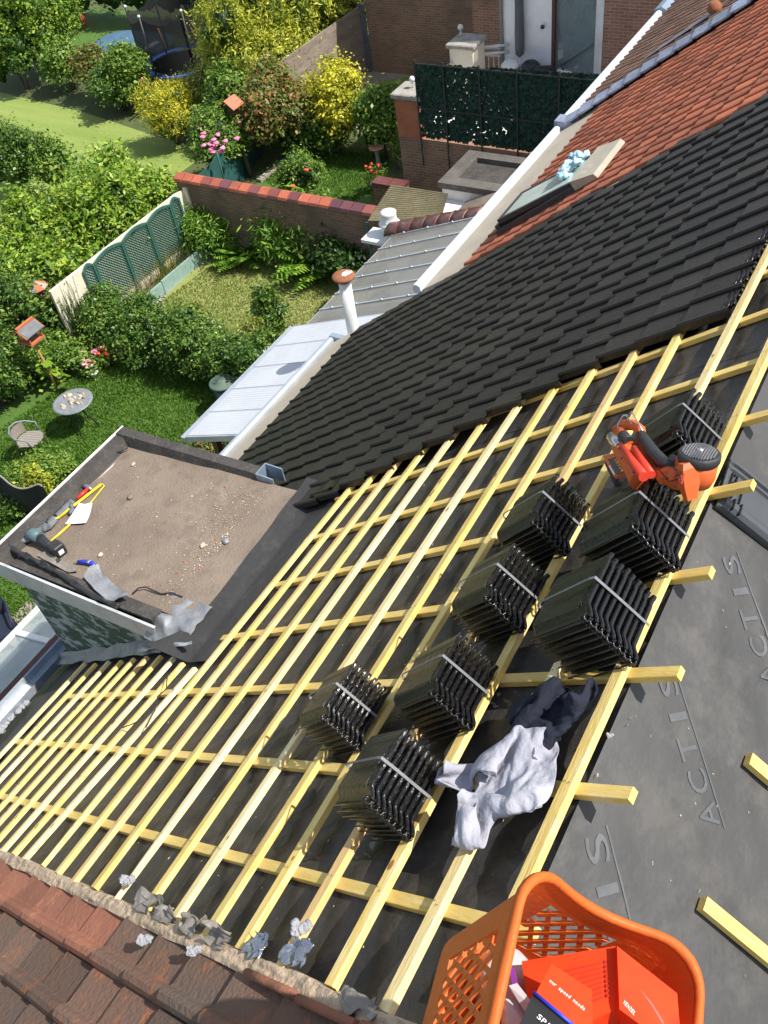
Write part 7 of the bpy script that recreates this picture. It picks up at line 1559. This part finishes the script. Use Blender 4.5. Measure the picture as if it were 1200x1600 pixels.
bp_ = G(392,276); b = MB(); b.tube([bp_, (bp_[0], bp_[1]+.05, .6), (bp_[0]+.05, bp_[1]+.15, 1.2), (bp_[0], bp_[1]+.05, 1.75)], [.07,.055,.06,.04], 8); b.tube([(bp_[0], bp_[1]+.05, .6), (bp_[0]-.1, bp_[1]+.4, 1.15)], [.04,.02], 6); b.build('trunk', M['bark'], t)
x_, y_, z_ = bp_[0], bp_[1]+.1, 1.78
b = MB(); b.box(x_-.13, x_+.13, y_-.13, y_+.13, z_, z_+.22); b.build('box', M['bark'], t)
for sg in (-1,1): b = MB(); b.prism([(x_-.24,y_,z_+.38),(x_+.24,y_,z_+.38),(x_+.24,y_+sg*.27,z_+.18),(x_-.24,y_+sg*.27,z_+.18)], (0,0,.025)); b.build('roof_panel', M['terracotta'], t)
for (dx, dy, z, s) in ((-.1,.22,1.15,.08),(0,-.12,.95,.07),(-.05,-.2,1.45,.07)):
    b = MB(); b.lathe((x_+dx, y_+dy, z), [(s*.6,0),(s,.14),(s*1.1,.15),(s*.8,.15)], 12); b.build('hanging_pot', M['pink_bowl'], t)
def pot(q, s, h, m, label, flower=None, leaf='leaf_mid', n=500, seed=1, lr=None, fz=None):
    c_ = G(*q); t = empty('flower_pot', c_, label, 'flower pot'); b = MB(); b.lathe(c_, [(s*.65,0),(s,h),(s*1.08,h),(s*1.08,h+.02),(s*.9,h+.02)], 16); b.build('pot', M[m], t)
    lr = lr or s*1.3; V = leafcloud([((c_[0],c_[1],h+lr*.6),(lr,lr,lr*.8))], n, .04, seed); quads('foliage', leaf, V, t)
    if flower:
        rr = random.Random(seed)
        for k in range(fz or 5):
            a, q_ = rr.uniform(0,6.28), rr.uniform(0,lr); b = MB(); b.blob((c_[0]+q_*math.cos(a), c_[1]+q_*math.sin(a), h+lr*1.35+rr.uniform(-.05,.08)), (.045,.045,.035), k, .4, 6, 8, 3); b.build('bloom', M[flower], t)
pot((590,300), .16, .26, 'plastic_white', 'pale pot of red geraniums behind the right end of the brick wall', 'petal_red', seed=3, lr=.28, fz=7)
pot((629,262), .13, .30, 'plastic_white', 'tall white tapered pot at the foot of the brick terrace', 'petal_red', seed=4, fz=2)
for k, (q, m_, fl, lab) in enumerate((((128,572),'terracotta','petal_mix','terracotta pot of mixed flowers nearest the gnome'), ((118,580),'terracotta','petal_mix','pot of pink and white flowers at the lawn corner'), ((140,584),'plastic_dark','petal_mix','dark pot of yellow and pink flowers at the lawn edge'), ((158,570),'plastic_dark','petal_pink','dark pot with crimson flowers under the hedge'), ((172,572),'plastic_dark','petal_red','rightmost dark pot of red flowers under the hedge'), ((150,590),'plastic_white','petal_mix','low white pot of cream flowers at the grass edge'))):
    pot(q, .10, .14, m_, lab, fl, n=260, seed=20+k, lr=.14, fz=7)
t = empty('garden_gnome', G(95,562), 'small garden figure with a white beard and orange coat among the flowers', 'garden gnome'); gb = G(95,562)
b = MB(); b.lathe(gb, [(.10,0),(.12,.12),(.10,.28),(.06,.36)], 12); b.build('coat', M['roof_orange'], t); b = MB(); b.blob((gb[0]-.03,gb[1],.42), (.08,.08,.09), 1, .2, 7, 10); b.build('beard', M['plastic_white'], t); b = MB(); b.lathe((gb[0],gb[1],.46), [(.08,0),(.05,.10),(.01,.2)], 10); b.build('hat', M['petal_red'], t)
t = empty('birdbath', G(592,262), 'pink dished bird bath on a pale pedestal on the small lawn', 'bird bath'); q = G(592,262)
b = MB(); b.lathe(q, [(.14,0),(.07,.06),(.05,.3),(.07,.5)], 12); b.build('pedestal', M['stone'], t); b = MB(); b.lathe((q[0],q[1],.5), [(.05,0),(.19,.05),(.21,.09),(.17,.08),(.0,.06)], 20); b.build('bowl', M['pink_bowl'], t)
t = empty('garden_bin', G(345,612), 'round grey-green lidded barrel half hidden beside the canopy', 'barrel'); q = G(346,596,.75)
b = MB(); b.lathe((q[0],q[1],0), [(.2,0),(.22,.7)], 20); b.build('body', M['green_metal'], t); b = MB(); b.lathe((q[0],q[1],.70), [(.26,0),(.265,.03),(.24,.05),(.10,.055),(.09,.08),(.0,.085)], 24); b.build('lid', M['planter_dark'] if 'planter_dark' in M else mat('planter_dark', (.11,.16,.12), (.085,.13,.10), .7, 8), t)
garden_chair(G(14,1010)[0], G(14,1010)[1], 0.004, M['navy_mesh'], 'navy blue mesh patio chair on the paving at the left edge', math.radians(150), 'patio_chair', 1.15)
q = G(88,600); t = empty('leafy_plant', q, 'pale green broad-leaved plant at the foot of the bird house pole', 'plant'); V = leafcloud([((q[0],q[1]+.1,.3),(.32,.32,.18))], 60, .14, 9, .9, up=2); quads('foliage', 'leaf_laurel', V, t)
# ------------------------------------------------------------------ far garden: trampoline, covered pool
tc_ = G(286, 98, .75); R_ = 1.35
t = empty('trampoline', (tc_[0], tc_[1], 0), 'round trampoline with blue edge pad and tall black safety net', 'trampoline')
b = MB(); b.lathe((tc_[0],tc_[1],.78), [(R_,0),(R_,.05),(R_-.24,.055),(R_-.24,.03)], 40, cap=False); b.build('edge_pad', M['trampblue'], t); b = MB(); b.lathe((tc_[0],tc_[1],.76), [(R_-.2,0),(.001,0.0)], 40); b.build('jumping_mat', M['netting'], t)
mat('mesh_net', (.012,.013,.014), None, .9); nm = M['mesh_net']; nm.node_tree.nodes['Principled BSDF'].inputs['Alpha'].default_value = .80
b = MB(); L0, L1 = [], []
for k in range(97):
    a = 2*math.pi*k/96; sag = .22*abs(math.sin(a*3)); L0.append((tc_[0]+R_*.97*math.cos(a), tc_[1]+R_*.97*math.sin(a), .83)); L1.append((tc_[0]+R_*.97*math.cos(a), tc_[1]+R_*.97*math.sin(a), 2.55-sag))
b.loft([L0, L1], smooth=True, closed=False); b.build('safety_net', nm, t)
for k in range(6):
    a = math.pi*k/3; x, y = tc_[0]+R_*math.cos(a), tc_[1]+R_*math.sin(a); b = MB(); b.tube([(x,y,0),(x,y,2.62)], .035, 8); b.build('net_pole', M['plastic_dark'], t); b = MB(); b.blob((x,y,2.64), (.05,.05,.05), 1, 0, 6, 8); b.build('pole_cap', M['plastic_white'], t)
b = MB(); b.tube([G(262,88,.9), G(247,45,1.9)], .03, 6); b.build('wooden_pole', M['pole_wood'], t)
pc = G(199, 66, .8); t = empty('covered_pool', (pc[0], pc[1], 0), 'above-ground pool under a dark blue cover beside the trampoline', 'pool')
b = MB(); ring = [(pc[0]+1.55*math.copysign(abs(math.cos(a))**.55, math.cos(a))*.75, pc[1]+1.55*math.copysign(abs(math.sin(a))**.55, math.sin(a)), 0) for a in [2*math.pi*k/40 for k in range(40)]]
b.loft([[(x,y,z) for x,y,_ in ring] for z in (0,.3,.72)], True, False, True); b.build('pool_wall', M['navy_mesh'], t)
b = MB(); b.loft([[(pc[0]+(x-pc[0])*s, pc[1]+(y-pc[1])*s, z) for x,y,_ in ring] for s, z in ((1.03,.62),(1.03,.74),(.9,.79),(.5,.86),(.05,.9))], False, True, True); b.build('cover', M['pool_cover'], t)
b = MB(); b.hexa([(pc[0]-.8,pc[1]-1.3,.80),(pc[0]+.2,pc[1]-1.35,.80),(pc[0]+.2,pc[1]-1.2,.83),(pc[0]-.8,pc[1]-1.15,.83),(pc[0]-.8,pc[1]-1.3,.84),(pc[0]+.2,pc[1]-1.35,.84),(pc[0]+.2,pc[1]-1.2,.86),(pc[0]-.8,pc[1]-1.15,.86)]); b.build('strap', M['plastic_white'], t)
q = G(127, 42); t = empty('toy_tub', q, 'red and turquoise toy tubs on the far lawn by the corner tree', 'toys'); b = MB(); b.lathe(q, [(.2,0),(.28,.35),(.2,.36)], 12); b.build('red_tub', M['petal_red'], t); b = MB(); b.lathe((q[0]+.1,q[1]+.6,0), [(.2,0),(.24,.3),(.18,.31)], 12); b.build('blue_tub', M['skyblue_cloth'], t)
t = empty('play_slide', G(118, 28), 'pale wooden play tower post behind the corner tree', 'post'); b = MB(); b.tube([G(128,45), G(112,0,1.5)], .12, 6); b.build('post', M['wood_fence'], t)
t = empty('tree_stake', G(232,165), 'bare brown stake leaning beside the round clipped tree', 'stake'); b = MB(); b.tube([G(232,165), G(222,122,1.3)], .035, 6); b.build('stake', M['pole_wood'], t)
# ------------------------------------------------------------------ camera, light, sky
cam = bpy.data.cameras.new('camera'); co = bpy.data.objects.new('camera', cam); C.objects.link(co)
cam.sensor_fit = 'HORIZONTAL'; cam.sensor_width = 36; cam.lens = FPX/1200*36; cam.clip_start = .05; cam.clip_end = 500
Rw = Matrix(RM.T.tolist()) @ Matrix(((1,0,0),(0,-1,0),(0,0,-1)))
co.matrix_world = Matrix.Translation((0,0,HC)) @ Rw.to_4x4(); sc.camera = co
SUN = Vector((.19,-.54,.82)).normalized()
sl = bpy.data.lights.new('sun', 'SUN'); so = bpy.data.objects.new('sun', sl); C.objects.link(so); sl.energy = 4.6; sl.angle = math.radians(.5); sl.color = (1,.955,.88)
so.rotation_euler = SUN.to_track_quat('Z', 'Y').to_euler()
w = bpy.data.worlds.new('World'); sc.world = w; w.use_nodes = True; nt = w.node_tree
st = nt.nodes.new('ShaderNodeTexSky'); st.sky_type = 'NISHITA'; st.sun_disc = False; st.sun_elevation = math.asin(SUN.z); st.sun_rotation = math.atan2(SUN.x, SUN.y)
bg = nt.nodes['Background']; bg.inputs['Strength'].default_value = .14; hs_ = nt.nodes.new('ShaderNodeHueSaturation'); hs_.inputs['Saturation'].default_value = .65; nt.links.new(st.outputs[0], hs_.inputs['Color']); nt.links.new(hs_.outputs[0], bg.inputs['Color'])
vs_ = sc.view_settings; vs_.view_transform = 'Standard'; vs_.look = 'None'; vs_.exposure = 0.5; vs_.gamma = 1
sc.cycles.max_bounces = 6; sc.cycles.transparent_max_bounces = 12
try: sc.cycles.use_denoising = True
except Exception: pass
